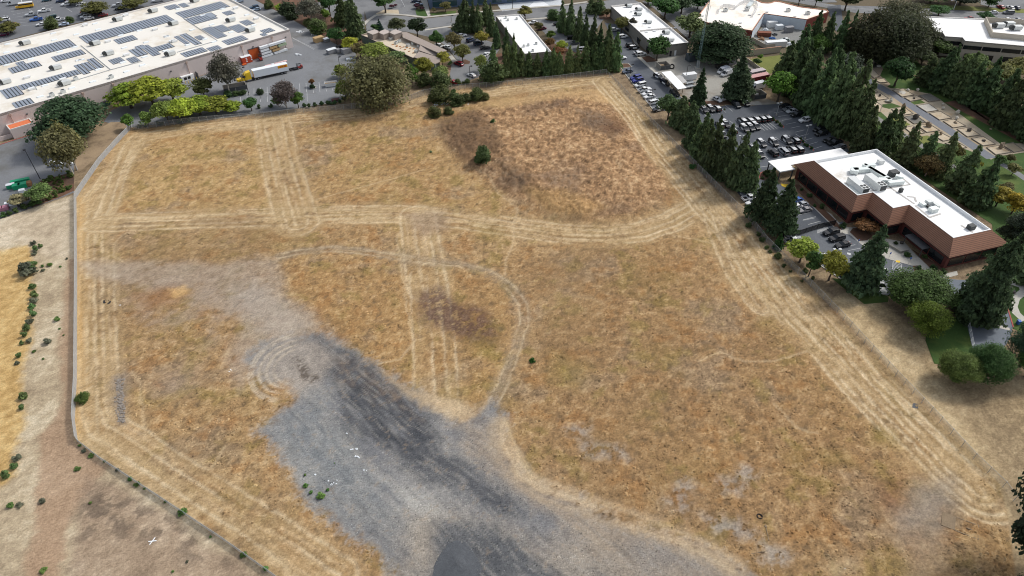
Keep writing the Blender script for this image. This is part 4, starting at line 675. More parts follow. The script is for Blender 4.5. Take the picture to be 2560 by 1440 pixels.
slab(t, 'C 1200,428 1255,425 1800,672 1690,705 1430,590 1215,500', (5.2,)*6, .4, 'wing_roof', TAUPE); slab(t, 'C 1440,600 1690,700 1640,745 1425,670', (5.1, 4.0, 3.8, 5.0), .3, 'wing_roof', TAUPE)
slab(t, 'C 1425,685 1640,750 1760,800 1640,850 1355,760', (5.0, 4.2, 3.4, 3.2, 4.8), .3, 'wing_roof', TAUPE)
q = l('C 1440,640 1660,730 1700,800 1640,860 1370,790', 3.0); b = MB(); b.prism([v.to_2d() for v in q], 0, 3.1); b.build('wing_wall', GREENW, t)
for s in ('C 1050,525', 'C 1165,560', 'C 1125,580', 'C 1280,615', 'C 1350,590', 'C 1425,625', 'C 1390,695'): rooftop_unit(t, l(s, 3.6)[0], .8, .8, 2)
b = MB()
for i in range(7): p = l('C %d,%d' % (1075+i*55, 595+i*22), 3.6)[0]; b.cbox(p.x, p.y, 3.5, .9, .5, .2, .8); p = l('C %d,%d' % (1130+i*45, 610-i*4+i*12), 3.6)[0]; b.cbox(p.x, p.y, 3.5, .9, .5, .2, .8)
b.build('roof_paver', mat('rust_paver', rgb('a8713f'), .9), t)
# ---------------------------------------------------------------- vehicles: one prototype mesh per part, shared by every copy
def hull(st):
    b = MB(); R_ = []
    for (x, w, zb, zt) in st: R_.append([(x, -w*.9, zb), (x, -w, zb+.22), (x, -w*.985, zt-.12), (x, -w*.88, zt), (x, w*.88, zt), (x, w*.985, zt-.12), (x, w, zb+.22), (x, w*.9, zb)])
    n = 8
    for i in range(len(R_)-1): b.add(R_[i]+R_[i+1], [(j, (j+1) % n, n+(j+1) % n, n+j) for j in range(n)])
    b.add(R_[0], [tuple(range(n))]); b.add(R_[-1], [tuple(range(n))[::-1]]); return b
def frustum(xa, xb, w0, z0, xc, xd, w1, z1):
    b = MB(); v = [(xa, -w0, z0), (xb, -w0, z0), (xb, w0, z0), (xa, w0, z0), (xc, -w1, z1), (xd, -w1, z1), (xd, w1, z1), (xc, w1, z1)]
    b.add(v, [(3, 2, 1, 0), (4, 5, 6, 7), (0, 1, 5, 4), (1, 2, 6, 5), (2, 3, 7, 6), (3, 0, 4, 7)]); return b, v
VP = {}
wb = MB(); wb.tube((0, -.12, 0), (0, .12, 0), .36, n=12); wb.tube((0, -.135, 0), (0, .135, 0), .21, n=10, m=1); WHEEL = wb.mesh('wheel', [TYRE, RIM])
wb = MB(); wb.tube((0, -.2, 0), (0, .2, 0), .5, n=14); wb.tube((0, -.215, 0), (0, .215, 0), .28, n=10, m=1); BIGW = wb.mesh('wheel', [TYRE, RIM])
def proto(kind, L, w, belt, zr, xa, xb, xc, xd, nose, wf, wr, extra=None):
    f, r = L/2, -L/2; st = [(r, w*.86, .4, belt*.86), (r+.18, w*.96, .28, belt*.98), (r+.9, w, .25, belt), (xb, w, .25, belt), (0, w, .25, belt), (xa, w, .25, belt*.98), (f-.45, w*.95, .25, nose), (f-.08, w*.84, .3, nose*.86), (f, w*.76, .38, nose*.75)]
    if kind == 'pickup': st = [(-1.15, w, .3, belt), (0, w, .3, belt), (xa, w, .3, belt), (f-.4, w*.97, .3, nose), (f-.05, w*.9, .35, nose*.9), (f, w*.84, .4, nose*.8)]
    b = hull(st)
    if kind == 'pickup':
        b.box(r, -w, .45, -1.15, w, .72); b.box(r+.1, -w, .72, -1.15, -w+.12, belt-.03); b.box(r+.1, w-.12, .72, -1.15, w, belt-.03); b.box(r, -w, .72, r+.1, w, belt-.03)
    g, v = frustum(xb, xa, w*.9, belt-.03, xd, xc, w*.74, zr-.03)
    for i, j in ((0, 4), (1, 5), (2, 6), (3, 7)): b.tube(v[i], v[j], .06, n=4)
    xm = (xa+xb)/2+.1; xn = (xc+xd)/2; 
    for s in (-1, 1): b.tube((xm, s*w*.91, belt-.03), (xn, s*w*.75, zr-.03), .05, n=4); b.box(xa-.35, s*(w+.09)-.08, belt-.06, xa-.2, s*(w+.09)+.08, belt+.1)
    P_ = [('body', b.mesh('body', PAINT), 'c'), ('windows', g.mesh('windows', GLASS), None)]
    t = MB(); n = 5; ra = [(xd-.04, -w*.76, zr-.05), (xc+.04, -w*.76, zr-.05), (xc+.04, w*.76, zr-.05), (xd-.04, w*.76, zr-.05)]; rb = [(xd+.1, -w*.62, zr+.02), (xc-.08, -w*.62, zr+.02), (xc-.08, w*.62, zr+.02), (xd+.1, w*.62, zr+.02)]
    t.add(ra+rb, [(4, 5, 6, 7), (0, 1, 5, 4), (1, 2, 6, 5), (2, 3, 7, 6), (3, 0, 4, 7)]); P_.append(('roof', t.mesh('roof', PAINT), 'r'))
    if kind == 'pickup': t = MB(); t.box(r+.1, -w+.12, .72, -1.15, w-.12, .74); P_.append(('cargo_bed', t.mesh('cargo_bed', BLACKM), None))
    for s in (-1, 1):
        t = MB(); t.box(f-.25, s*w*.62-.17, nose*.7, f-.04, s*w*.62+.17, nose*.86); P_.append(('headlight', t.mesh('headlight', LAMPW), None))
        t = MB(); t.box(r-.01, s*w*.7-.13, belt*.68, r+.1, s*w*.7+.13, belt*.9); P_.append(('taillight', t.mesh('taillight', LAMPR), None))
    for x in (wf, wr):
        for s in (-1, 1): P_.append(('wheel', WHEEL, None, (x, s*(w-.1), .36)))
    if extra: P_ += extra
    VP[kind] = P_
proto('sedan', 4.8, .92, .95, 1.45, .85, -1.85, .1, -1.15, .82, 1.45, -1.4)
proto('coupe', 4.4, .9, .92, 1.4, .8, -1.75, .05, -1.2, .8, 1.3, -1.3)
proto('suv', 4.95, .98, 1.1, 1.76, 1.0, -2.35, .3, -2.1, 1.02, 1.5, -1.5)
proto('minivan', 5.1, .99, 1.05, 1.76, 1.55, -2.45, .75, -2.25, .95, 1.55, -1.5)
proto('pickup', 5.8, 1.0, 1.15, 1.88, 1.0, -1.1, .4, -.9, 1.1, 1.85, -1.75)
t_ = []
for s in (-1, 1): t = MB(); t.box(-1.0, s*.985-.015, .42, 1.0, s*.985+.015, 1.06); t_.append(('door', t.mesh('door', WHITEP), None))
t = MB(); t.box(-.35, -.6, 1.78, -.1, .6, 1.9); t_.append(('light_bar', t.mesh('light_bar', BLACKM), None))
proto('police', 4.95, .98, 1.1, 1.76, 1.0, -2.35, .3, -2.1, 1.02, 1.5, -1.5, t_)
def boxproto(kind, L, w, zr, cabx, boxx, boxz, boxcol='r', bus=False):
    f, r = L/2, -L/2; P_ = []
    if bus:
        b = hull([(r, w, .5, 1.7), (f-1.6, w, .5, 1.7), (f-1.3, w*.8, .5, 1.45), (f, w*.7, .55, 1.3)]); b.box(r, -w, 2.3, f-1.7, w, 2.5)
        P_.append(('body', b.mesh('body', PAINT), 'c')); b = MB(); b.box(r+.05, -w+.03, 1.7, f-1.65, w-.03, 2.3); P_.append(('windows', b.mesh('windows', GLASS), None)); b = MB()
        b.box(r, -w*.96, 2.5, f-1.7, w*.96, 2.72); P_.append(('roof', b.mesh('roof', PAINT), 'r'))
    else:
        b = hull([(cabx-.4, w*.96, .4, 1.35), (f-.9, w*.96, .4, 1.3), (f-.3, w*.88, .4, 1.1), (f, w*.8, .45, .9)]); g, v = frustum(cabx-.4, f-.7, w*.88, 1.3, cabx-.4, f-1.5, w*.75, zr)
        for i, j in ((1, 5), (2, 6)): b.tube(v[i], v[j], .06, n=4)
        b.box(cabx-.42, -w*.76, zr-.02, f-1.5, w*.76, zr+.06); b.box(r, -w*.6, .5, cabx, w*.6, .75); P_.append(('cab', b.mesh('cab', PAINT), 'c')); P_.append(('windows', g.mesh('windows', GLASS), None))
        b = MB(); b.box(r, -w*1.05, .75, boxx, w*1.05, boxz); P_.append(('cargo_box', b.mesh('cargo_box', PAINT), boxcol))
    for s in (-1, 1):
        t = MB(); t.box(f-.06, s*w*.6-.15, .75, f+.02, s*w*.6+.15, .95); P_.append(('headlight', t.mesh('headlight', LAMPW), None))
        for x in (f-1.2, r+1.3): P_.append(('wheel', WHEEL, None, (x, s*(w-.1), .36)))
    VP[kind] = P_
boxproto('box_truck', 7.0, 1.05, 2.3, 1.4, 1.3, 3.1); boxproto('cargo_van', 5.8, 1.02, 2.2, 1.0, .95, 2.35); boxproto('school_bus', 8.2, 1.15, 2.7, 0, 0, 0, bus=True)
WHT, BLK, SIL, GRY, NAV, RED, BLU = (.72, .73, .73), (.012, .013, .015), (.42, .44, .46), (.13, .14, .15), (.02, .035, .08), (.28, .015, .02), (.03, .12, .42)
NAMES = dict(sedan='parked_car', coupe='parked_car', suv='parked_suv', minivan='parked_minivan', pickup='pickup_truck', police='police_suv', box_truck='box_truck', cargo_van='cargo_van', school_bus='school_bus')
CATS = dict(sedan='car', coupe='car', suv='suv', minivan='minivan', pickup='pickup truck', police='police car', box_truck='truck', cargo_van='van', school_bus='bus')
def car(kind, col, s, az, label, roof=None, group=None, z=.8, extra=None):
    p = G(pt(s), z); r = thing(NAMES[kind], label, CATS[kind], (p.x, p.y, .03), math.radians(az), group)
    for q in VP[kind]:
        o = link(q[0], q[1], r, q[3] if len(q) > 3 else None)
        if q[2] == 'c': o.color = (*col, 1)
        elif q[2] == 'r': o.color = (*(roof or col), 1)
    return r
car('box_truck', WHT, 'A 195,45', 205, 'white box truck beside the yellow bus in the rear lot'); car('school_bus', (.75, .42, .02), 'A 330,85', 205, 'yellow school bus with white roof in the rear parking lot', WHT)
car('pickup', WHT, 'A 585,140', 205, 'white pickup up the aisle from the blue pickup, right of the yellow bus'); car('pickup', SIL, 'A 415,190', 205, 'silver-white work pickup just below the yellow bus')
car('pickup', BLU, 'A 480,255', 205, 'bright blue pickup below the work pickup in the rear lot'); car('suv', (.01, .05, .045), 'A 690,230', 205, 'very dark green SUV beside a white pickup in the rear lot')
car('pickup', WHT, 'A 775,260', 205, 'white pickup parked next to the dark green SUV'); car('sedan', WHT, 'A 550,318', 205, 'white sedan below the bright blue pickup'); car('sedan', (.45, .55, .7), 'A 845,320', 205, 'pale blue-white sedan half behind a bush at the warehouse roof edge')
car('suv', WHT, 'A 885,52', 205, 'white SUV alone in an aisle left of the lamp post tree'); car('suv', GRY, 'A 1110,190', 205, 'dark grey SUV behind two white cars by the roof edge'); car('suv', WHT, 'A 1135,218', 205, 'white SUV in front of the dark grey SUV by the roof edge'); car('sedan', WHT, 'A 1185,240', 205, 'white sedan half hidden by the warehouse roof edge')
car('pickup', SIL, 'A 1575,65', 205, 'silver pickup left of a bushy tree in the rear lot'); car('suv', BLK, 'A 1595,105', 205, 'black SUV next to the silver pickup in the rear lot'); car('suv', WHT, 'A 55,262', 205, 'white SUV behind the olive tree at the left edge'); car('sedan', RED, 'A 170,325', 205, 'red car peeking from behind the olive tree at left')
car('sedan', GRY, 'A 35,410', 205, 'dark grey car by the olive tree at the far left edge'); car('sedan', (.12, .01, .05), 'A 40,455', 205, 'dark plum car nearest the roof at the far left edge'); car('sedan', WHT, 'A 1075,52', 205, 'white hatchback behind a small tree in the rear lot'); car('suv', NAV, 'A 810,8', 205, 'navy SUV at the top edge of the rear lot')
car('sedan', (.03, .09, .12), 'A 620,-5', 205, 'dark teal car cut by the top edge'); car('minivan', WHT, 'A 80,5', 205, 'white van at the top left edge'); car('sedan', RED, 'A 1130,148', 205, 'red car above the dark grey SUV in the rear lot'); car('suv', BLK, 'A 1290,170', 205, 'black SUV under the lamp post tree'); car('sedan', (.3, .04, .05), 'A 1370,195', 205, 'dull red car right of the lamp post tree'); car('pickup', SIL, 'A 2100,5', 205, 'silver-white pickup at the top edge beyond the warehouse roof')
car('suv', (.4, .5, .6), 'B 1050,10', 205, 'pale blue car at the top edge beside the warehouse'); car('suv', (.02, .06, .12), 'B 1255,95', 205, 'dark blue SUV parked in the drive beside the warehouse'); car('coupe', (.25, .33, .42), 'B 1285,120', 205, 'light blue-grey coupe next to the dark blue SUV by the warehouse')
car('sedan', WHT, 'B 1850,165', 200, 'white car half hidden behind the tall grey-green tree')
car('suv', NAV, 'C 2120,530', 40, 'navy SUV uppermost in the office lot beside the redwoods'); car('suv', (.03, .045, .08), 'C 2220,575', 30, 'dark blue SUV next below the navy SUV in the office lot'); car('sedan', BLK, 'C 2310,632', 20, 'black sedan under the redwoods in the office lot'); car('sedan', WHT, 'C 2325,718', 60, 'white car tucked against the redwood row in the office lot')
car('suv', (.2, .01, .02), 'C 1955,845', 140, 'dark red SUV beside the round planter of the low office'); car('coupe', WHT, 'C 2125,995', 140, 'white sedan standing alone near the lamp in the office lot'); car('sedan', (.35, .02, .03), 'C 1880,1085', 140, 'bright red car half hidden by bushes at the field fence')
car('sedan', WHT, 'C 1690,598', 130, 'white car behind the low office, left of another white one'); car('sedan', WHT, 'C 1800,620', 130, 'white car at the tip of the taupe roof of the low office'); car('sedan', WHT, 'C 2000,465', 20, 'white car mostly hidden under the yellow-olive tree'); car('sedan', NAV, 'C 1385,8', 10, 'dark blue car at the top edge in front of the blue office'); car('sedan', (.2, .25, .32), 'C 1420,50', 10, 'grey-blue sedan by the lawn in front of the blue office')
car('sedan', BLK, 'D 1150,312', 16, 'black sedan at the top of the column under the redwood clump'); car('suv', (.1, .16, .22), 'D 1228,375', 16, 'blue-grey SUV below the black sedan in the middle lot'); car('sedan', (.02, .025, .05), 'D 1290,445', 12, 'dark blue sedan third down the column in the middle lot'); car('minivan', BLK, 'D 1340,500', 8, 'black minivan fourth down the column in the middle lot'); car('sedan', GRY, 'D 1388,562', 5, 'dark grey sedan lowest in the column of the middle lot')
car('sedan', (.12, .01, .03), 'D 925,375', 196, 'maroon car at the side of the narrow white-roofed building'); car('sedan', WHT, 'D 812,295', 196, 'white car beside the upper corner of the narrow white roof'); car('minivan', WHT, 'D 1480,650', 16, 'white van just visible between the redwood tops')
car('sedan', WHT, 'D 1900,388', 20, 'white sedan uppermost beside the grey block building'); car('suv', WHT, 'D 2012,483', 22, 'white SUV beside the blue awning of the grey block building'); car('suv', BLK, 'E 415,600', 16, 'black SUV behind a police car by the grey block building'); car('police', BLK, 'E 455,628', 16, 'police SUV parked beside the grey block building', WHT)
car('sedan', SIL, 'E 515,692', 18, 'silver sedan below the police car by the grey block building'); car('suv', WHT, 'E 548,715', 18, 'white SUV lowest of the cars along the grey block building'); car('sedan', WHT, 'E 285,765', 16, 'white car at the right edge of the redwood row')
car('sedan', (.06, .08, .12), 'U 550,298', 205, 'slate blue sedan beside the mulch island near the fence corner'); car('suv', (.02, .03, .2), 'U 712,425', 205, 'royal blue SUV, farther of the blue pair along the fence'); car('suv', (.025, .035, .22), 'U 752,480', 205, 'royal blue SUV next to the white minivan along the fence'); car('minivan', WHT, 'U 810,568', 205, 'white minivan below the two blue SUVs along the fence')
car('pickup', WHT, 'U 893,670', 25, 'white pickup with open bed among white cars along the fence'); car('sedan', WHT, 'U 945,738', 205, 'white sedan just below the white pickup along the fence'); car('sedan', WHT, 'U 988,798', 205, 'white sedan behind the second lamp post along the fence'); car('minivan', WHT, 'U 1090,915', 25, 'white minivan lowest along the fence beside a green tree')
car('police', BLK, 'U 1165,1055', 205, 'police SUV mostly hidden under the green tree by the fence', WHT); car('police', BLK, 'U 1170,405', -58, 'police SUV parked along the road at the upper end of the small carport', WHT); car('police', BLK, 'U 1310,530', -62, 'police SUV alongside the small carport, below the other', BLK); car('suv', BLK, 'U 1500,740', -62, 'black SUV under the lower end of the small carport')
car('cargo_van', WHT, 'E 1640,945', 215, 'white and blue van beside the dark dumpster', (.75, .78, .85)); car('cargo_van', WHT, 'E 1690,980', 215, 'white van half hidden by the big conifer', WHT); car('coupe', WHT, 'E 1565,1320', -60, 'white sedan on the dirt below the service yard'); car('pickup', WHT, 'E 1655,1310', 195, 'white pickup under the big conifer on the dirt'); car('sedan', WHT, 'E 2020,1150', 205, 'white car behind the ambulance-like box truck'); car('box_truck', WHT, 'E 2085,1170', 205, 'white box truck above the block trash enclosure', WHT)
for s, az, lab in (('K 320,390', -76.5, 'police SUV leftmost of three at the upper left lot corner'), ('K 410,382', -76.5, 'police SUV between two others at the upper left lot corner'), ('K 490,372', 103.5, 'police SUV beside the small dirt island at the lot corner'), ('K 875,302', -76.5, 'police SUV next to the striped area by the trash enclosure'),
    ('K 830,538', 103.5, 'police SUV leftmost of five in the long upper row'), ('K 922,532', 103.5, 'police SUV second of five from the left in the long upper row'), ('K 1010,520', 103.5, 'police SUV in the middle of the five in the long upper row'), ('K 1090,512', 103.5, 'police SUV fourth of five from the left in the long upper row'), ('K 1160,502', 103.5, 'police SUV rightmost of five, beside the upper planted island'),
    ('K 860,640', -76.5, 'police SUV leftmost of three backed onto the row of five'), ('K 940,630', -76.5, 'police SUV middle of three backed onto the row of five'), ('K 1010,612', -76.5, 'police SUV rightmost of three, next to empty stalls'), ('K 530,590', 103.5, 'police SUV partly behind a conifer top, left of its twin'), ('K 605,580', -76.5, 'police SUV right of the one behind the conifer top'), ('K 700,668', 103.5, 'police SUV above the tip of the middle conifer'),
    ('K 1090,842', -76.5, 'police SUV alone at the left of the lower block'), ('K 1250,828', -76.5, 'police SUV standing between two empty stalls in the lower block'), ('K 1425,800', -76.5, 'police SUV left of the pair by the lower planted island, upper side'), ('K 1530,798', 103.5, 'police SUV right of the pair by the lower planted island, upper side'), ('K 955,895', 103.5, 'police SUV touching a conifer top in the lower block'), ('K 1062,985', -76.5, 'police SUV lowest in the lot, left of the black SUV'), ('K 1492,920', 103.5, 'police SUV between the silver wagon and the last police SUV'), ('K 1578,912', 103.5, 'police SUV rightmost in the lowest row by the planted island'), ('K 560,720', -76.5, 'police SUV mostly hidden by the tip of a conifer')):
    car('police', BLK, s, az, lab, WHT, 'police cars in the lot')
car('suv', (.02, .025, .03), 'K 752,325', -76.5, 'black SUV in an end stall left of the striped area'); car('suv', BLK, 'K 1240,965', 103.5, 'all-black SUV between a police SUV and the silver wagon'); car('minivan', SIL, 'K 1382,945', 103.5, 'silver wagon in the lowest row of the lot')
for k, (s, c, lab, kd) in enumerate((('K 1400,338', BLK, 'black sedan topmost under the dark trees of the lot', 'sedan'), ('K 1445,378', GRY, 'grey sedan second down under the dark trees', 'sedan'), ('K 1492,408', SIL, 'silver sedan third down under the dark trees', 'sedan'), ('K 1560,455', BLK, 'black SUV below the silver sedan under the dark trees', 'suv'), ('K 1668,528', WHT, 'white SUV alone in the column under the dark trees', 'suv'), ('K 1860,655', BLK, 'black SUV, upper of a pair in the tree shade', 'suv'), ('K 1885,708', BLK, 'black SUV, lower of a pair in the tree shade', 'suv'), ('K 1990,795', BLK, 'black sedan above a black pickup near the canopy', 'sedan'), ('K 2065,830', BLK, 'black pickup third from the bottom near the canopy', 'pickup'), ('K 2140,880', GRY, 'dark grey sedan nearest the white canopy', 'sedan'))): car(kd, c, s, 199, lab)
car('suv', GRY, 'L 160,655', 197, 'dark SUV with striped roof beside a white pickup by the fence', SIL); car('pickup', WHT, 'L 195,710', 17, 'white pickup with dark bed below the dark SUV'); car('sedan', WHT, 'L 225,775', 197, 'white car under the pair of conifers by the lane'); car('sedan', WHT, 'L 790,830', 197, 'white car showing at the edge of the right conifer'); car('sedan', BLU, 'L 805,745', 197, 'blue car half hidden by the right conifer'); car('sedan', SIL, 'L 868,800', 197, 'silver sedan beside the walk, behind the grey one'); car('sedan', (.3, .29, .29), 'L 918,872', 197, 'warm grey sedan next to empty stalls by the walk')
car('sedan', (.02, .05, .12), 'L 670,1145', 185, 'dark blue sedan under the conifer by the iron gate'); car('pickup', (.3, .31, .32), 'L 775,1280', 17, 'grey pickup with white cab roof just outside the iron gate', WHT); car('sedan', WHT, 'L 890,1350', 197, 'white car below the grey pickup, behind a lime tree')
car('suv', BLK, 'L 1270,1170', 197, 'glossy black SUV nearest the gate in front of the brick office'); car('suv', BLK, 'L 1345,1250', 197, 'black SUV middle of the three in front of the brick office'); car('sedan', BLK, 'L 1425,1335', 197, 'black sedan lowest of the three in front of the brick office'); car('suv', BLK, 'N 590,485', 197, 'black and white car between the lime trees', WHT); car('sedan', WHT, 'N 845,670', 100, 'white car at the left foot of the tall visitor lot conifer')
car('pickup', WHT, 'N 1168,755', -98, 'white pickup parked nose to the lawn in the visitor lot'); car('suv', GRY, 'N 1065,755', -98, 'dark SUV under the tall conifer beside the white pickup'); car('sedan', WHT, 'N 1570,800', -98, 'white car under the big green tree'); car('sedan', WHT, 'N 1380,830', -98, 'white car glimpsed through the left of the big green tree')
for kd, c, s, az, lab in (('sedan', WHT, 'G 2150,160', 176, 'white car driving on the main road at upper right'), ('minivan', GRY, 'G 2355,162', 176, 'dark minivan behind the white car on the main road'), ('sedan', RED, 'G 1830,240', 176, 'red car on the road just above the white office roof'), ('sedan', RED, 'G 2250,85', 100, 'red car parked in the far upper right lot'), ('sedan', WHT, 'G 2380,95', 100, 'white car between the red and blue ones in the far lot'), ('sedan', NAV, 'G 2460,95', 100, 'dark blue car right of the white one in the far lot'), ('sedan', WHT, 'G 2325,255', 176, 'white car on the road behind the roof penthouse'), ('sedan', SIL, 'G 2470,260', 176, 'silver car on the road at the right edge')): car(kd, c, s, az, lab)
car('coupe', (.55, .65, .62), 'F 1400,525', 185, 'old pale green saloon in the walled yard', (.75, .78, .76))
# ---------------------------------------------------------------- trees: crowns of many small leaf clumps, trunks with limbs
FOL = bpy.data.materials.new('foliage'); FOL.use_nodes = True
def _fol():
    t = FOL.node_tree; N = t.nodes.new; L = t.links.new; b = t.nodes['Principled BSDF']; b.inputs['Roughness'].default_value = .7; b.inputs['Specular IOR Level'].default_value = .25
    oi = N('ShaderNodeObjectInfo'); ge = N('ShaderNodeNewGeometry'); mr = N('ShaderNodeMapRange'); mr.inputs['To Min'].default_value = .55; mr.inputs['To Max'].default_value = 1.5; L(ge.outputs['Random Per Island'], mr.inputs['Value'])
    n = N('ShaderNodeTexNoise'); n.inputs['Scale'].default_value = .45; n.inputs['Detail'].default_value = 3; L(ge.outputs['Position'], n.inputs['Vector'])
    m2 = N('ShaderNodeMapRange'); m2.inputs['From Min'].default_value = .3; m2.inputs['From Max'].default_value = .7; m2.inputs['To Min'].default_value = .7; m2.inputs['To Max'].default_value = 1.35; L(n.outputs['Fac'], m2.inputs['Value'])
    mu = N('ShaderNodeMath'); mu.operation = 'MULTIPLY'; L(mr.outputs[0], mu.inputs[0]); L(m2.outputs[0], mu.inputs[1])
    v = N('ShaderNodeVectorMath'); v.operation = 'SCALE'; L(oi.outputs['Color'], v.inputs[0]); L(mu.outputs[0], v.inputs['Scale'])
    hs = N('ShaderNodeHueSaturation'); m3 = N('ShaderNodeMapRange'); m3.inputs['To Min'].default_value = .475; m3.inputs['To Max'].default_value = .525; L(oi.outputs['Random'], m3.inputs['Value']); L(m3.outputs[0], hs.inputs['Hue']); L(v.outputs[0], hs.inputs['Color'])
    L(hs.outputs[0], b.inputs['Base Color']); tr = N('ShaderNodeBsdfTranslucent'); L(hs.outputs[0], tr.inputs['Color']); mx = N('ShaderNodeMixShader'); mx.inputs[0].default_value = .4
    L(b.outputs[0], mx.inputs[1]); L(tr.outputs[0], mx.inputs[2]); L(mx.outputs[0], t.nodes['Material Output'].inputs['Surface'])
_fol()
BARK = mat('bark', (.09, .07, .055), .95, var=.3, scale=1, fine=5); BARKP = mat('pale_bark', (.42, .38, .33), .9, var=.25, scale=.8, fine=4)
def leafmesh(name, P_, S, up, r, elong=1.0):
    n = len(P_); a = r.normal(size=(n, 3)); a /= np.linalg.norm(a, axis=1)[:, None]; nn = up+r.normal(size=(n, 3))*.55; nn /= np.linalg.norm(nn, axis=1)[:, None]
    u = np.cross(nn, a); u /= np.linalg.norm(u, axis=1)[:, None]+1e-9; v = np.cross(nn, u); S = S[:, None]; k = r.rand(n, 4, 1)*.5+.75
    V = np.stack([P_-u*S*elong-v*S*.6, P_+u*S*elong*.4-v*S, P_+u*S*elong+v*S*.5, P_-u*S*.5*elong+v*S], 1); V = P_[:, None]+(V-P_[:, None])*k; V = V.reshape(-1, 3)
    me = bpy.data.meshes.new(name); me.vertices.add(4*n); me.vertices.foreach_set('co', V.astype(np.float32).ravel()); me.loops.add(4*n); me.loops.foreach_set('vertex_index', np.arange(4*n, dtype=np.int32)); me.polygons.add(n)
    me.polygons.foreach_set('loop_start', np.arange(0, 4*n, 4, dtype=np.int32)); me.polygons.foreach_set('loop_total', np.full(n, 4, dtype=np.int32)); me.update(); me.materials.append(FOL); return me
def conifer(seed, n=3600, taper=.8, low=.06, lean=0):
    r = np.random.RandomState(seed); P_ = []; U = []; levels = 26
    for i in range(levels):
        z0 = low+(1-low)*(i/levels)**1.05; rad = .5*(min(1, 1.02*(1-z0))**taper)*(.8+.35*r.rand()) * min(1, .55+z0*3); nb = max(3, int(11*(1-z0)+3)); k = max(2, int(n/levels/nb*(.35+1.5*(1-z0))))
        for j in range(nb):
            a = r.rand()*6.283; L = rad*(.6+.55*r.rand()); t = np.sqrt(r.rand(k)); d = np.array([math.cos(a), math.sin(a)]); side = (r.rand(k)-.5)*.36*t*L*2
            x = d[0]*L*t-d[1]*side; y = d[1]*L*t+d[0]*side; z = z0+.03*(1-t)-.07*(1-z0)*t**2+(r.rand(k)-.5)*.02; P_.append(np.stack([x+lean*z, y, z], 1)); U.append(np.stack([d[0]*.5*np.ones(k), d[1]*.5*np.ones(k), .8*np.ones(k)], 1))
    P_.append(np.stack([lean+.012*r.normal(size=30), .012*r.normal(size=30), 1-.06*r.rand(30)], 1)); U.append(np.tile([0, 0, 1.], (30, 1)))
    P_ = np.concatenate(P_); U = np.concatenate(U); S = (.022+.018*r.rand(len(P_)))*(3600/n)**.4*np.clip(1.25-P_[:, 2]*.6, .5, 1.2); return leafmesh('crown', P_, S, U, r, 1.5)
def decid(seed, n=4200, z0=.28, lobes=22, fl=.5, leaf=.03, sparse=0.0, droop=0.0):
    r = np.random.RandomState(seed); P_ = []; U = []; cz = (1+z0)/2; hz = (1-z0)/2; C = []
    for i in range(lobes):
        while True:
            q = r.uniform(-1, 1, 3); d = np.linalg.norm(q)
            if .25 < d < 1 and q[2] > -.85: break
        q *= .78/max(.78, d); q *= .78; C.append((q*np.array([.5, .5, hz])+np.array([0, 0, cz]), (.12+.25*r.rand())*(1-.35*max(0, q[2]))))
    for c, R_ in C:
        k = int(n/lobes); g = r.normal(size=(k, 3)); g /= np.linalg.norm(g, axis=1)[:, None]; g[:, 2] = np.abs(g[:, 2])*.8+g[:, 2]*.35; rr = R_*(1-.5*r.rand(k)**(1.5+sparse))
        p = c+g*rr[:, None]*np.array([.95, .95, 2*hz*fl/.5*.62]); p[:, 2] -= droop*r.rand(k)*.25; P_.append(p); U.append(g+np.array([0, 0, .5]))
    P_ = np.concatenate(P_); U = np.concatenate(U); ok = (P_[:, 2] < 1.03) & (np.hypot(P_[:, 0], P_[:, 1]) < .56); P_ = P_[ok]; U = U[ok]; S = leaf*(.6+.7*r.rand(len(P_))); me = leafmesh('crown', P_, S, U, r); return me, [c for c, R_ in C]
def trunkmesh(m, kind, cs=None, r0=.03, z0=.3, seed=0):
    b = MB(); rnd = random.Random(seed)
    if kind == 'con': b.path([(0, 0, -.01), (0, 0, .3), (0, 0, .9)], [r0*1.3, r0, r0*.25], 7)
    else:
        b.path([(0, 0, -.01), (.01, 0, z0*.5), (.0, .01, z0)], [r0*1.35, r0, r0*.85], 7)
        for c in (cs or [])[:7]: mid = (c[0]*.45, c[1]*.45, z0+(c[2]-z0)*.55); b.path([(0, .01, z0*.92), mid, tuple(c)], [r0*.65, r0*.4, r0*.12], 5)
    return b.mesh('trunk', m)
TP = {}
for i in range(4): TP['con%d' % i] = (conifer(11+i, 3600, (.62, .54, .72, .58)[i], (.04, .06, .03, .09)[i], (0, .03, -.03, .05)[i]), trunkmesh(BARK, 'con', r0=.03))
TP['conbig0'] = (conifer(31, 20000, .62, .07), trunkmesh(BARK, 'con', r0=.03)); TP['conbig1'] = (conifer(32, 9000, .7, .16), trunkmesh(BARK, 'con', r0=.03))
for i in range(4): me, cs = decid(50+i, 4200, (.1, .16, .12, .2)[i], (20, 26, 22, 18)[i]); TP['dec%d' % i] = (me, trunkmesh(BARK, 'dec', cs, .03, (.18, .24, .2, .28)[i], i))
for i in range(2): me, cs = decid(60+i, 14000, -.08, 40, .5, .017); TP['big%d' % i] = (me, trunkmesh(BARK, 'dec', cs, .035, .2, i))
for i in range(2): me, cs = decid(70+i, 5200, .08, 28, .5, .02, 1.5, .4); TP['euc%d' % i] = (me, trunkmesh(BARKP, 'dec', cs, .022, .3, i))
for i in range(2): me, cs = decid(64+i, 15000, -.12, 44, .5, .0145, 1.2, .75); TP['weep%d' % i] = (me, trunkmesh(BARKP, 'dec', cs, .025, .2, i))
me, cs = decid(68, 30000, -.05, 46, .5, .0115); TP['fine0'] = (me, trunkmesh(BARK, 'dec', cs, .03, .2, 3))
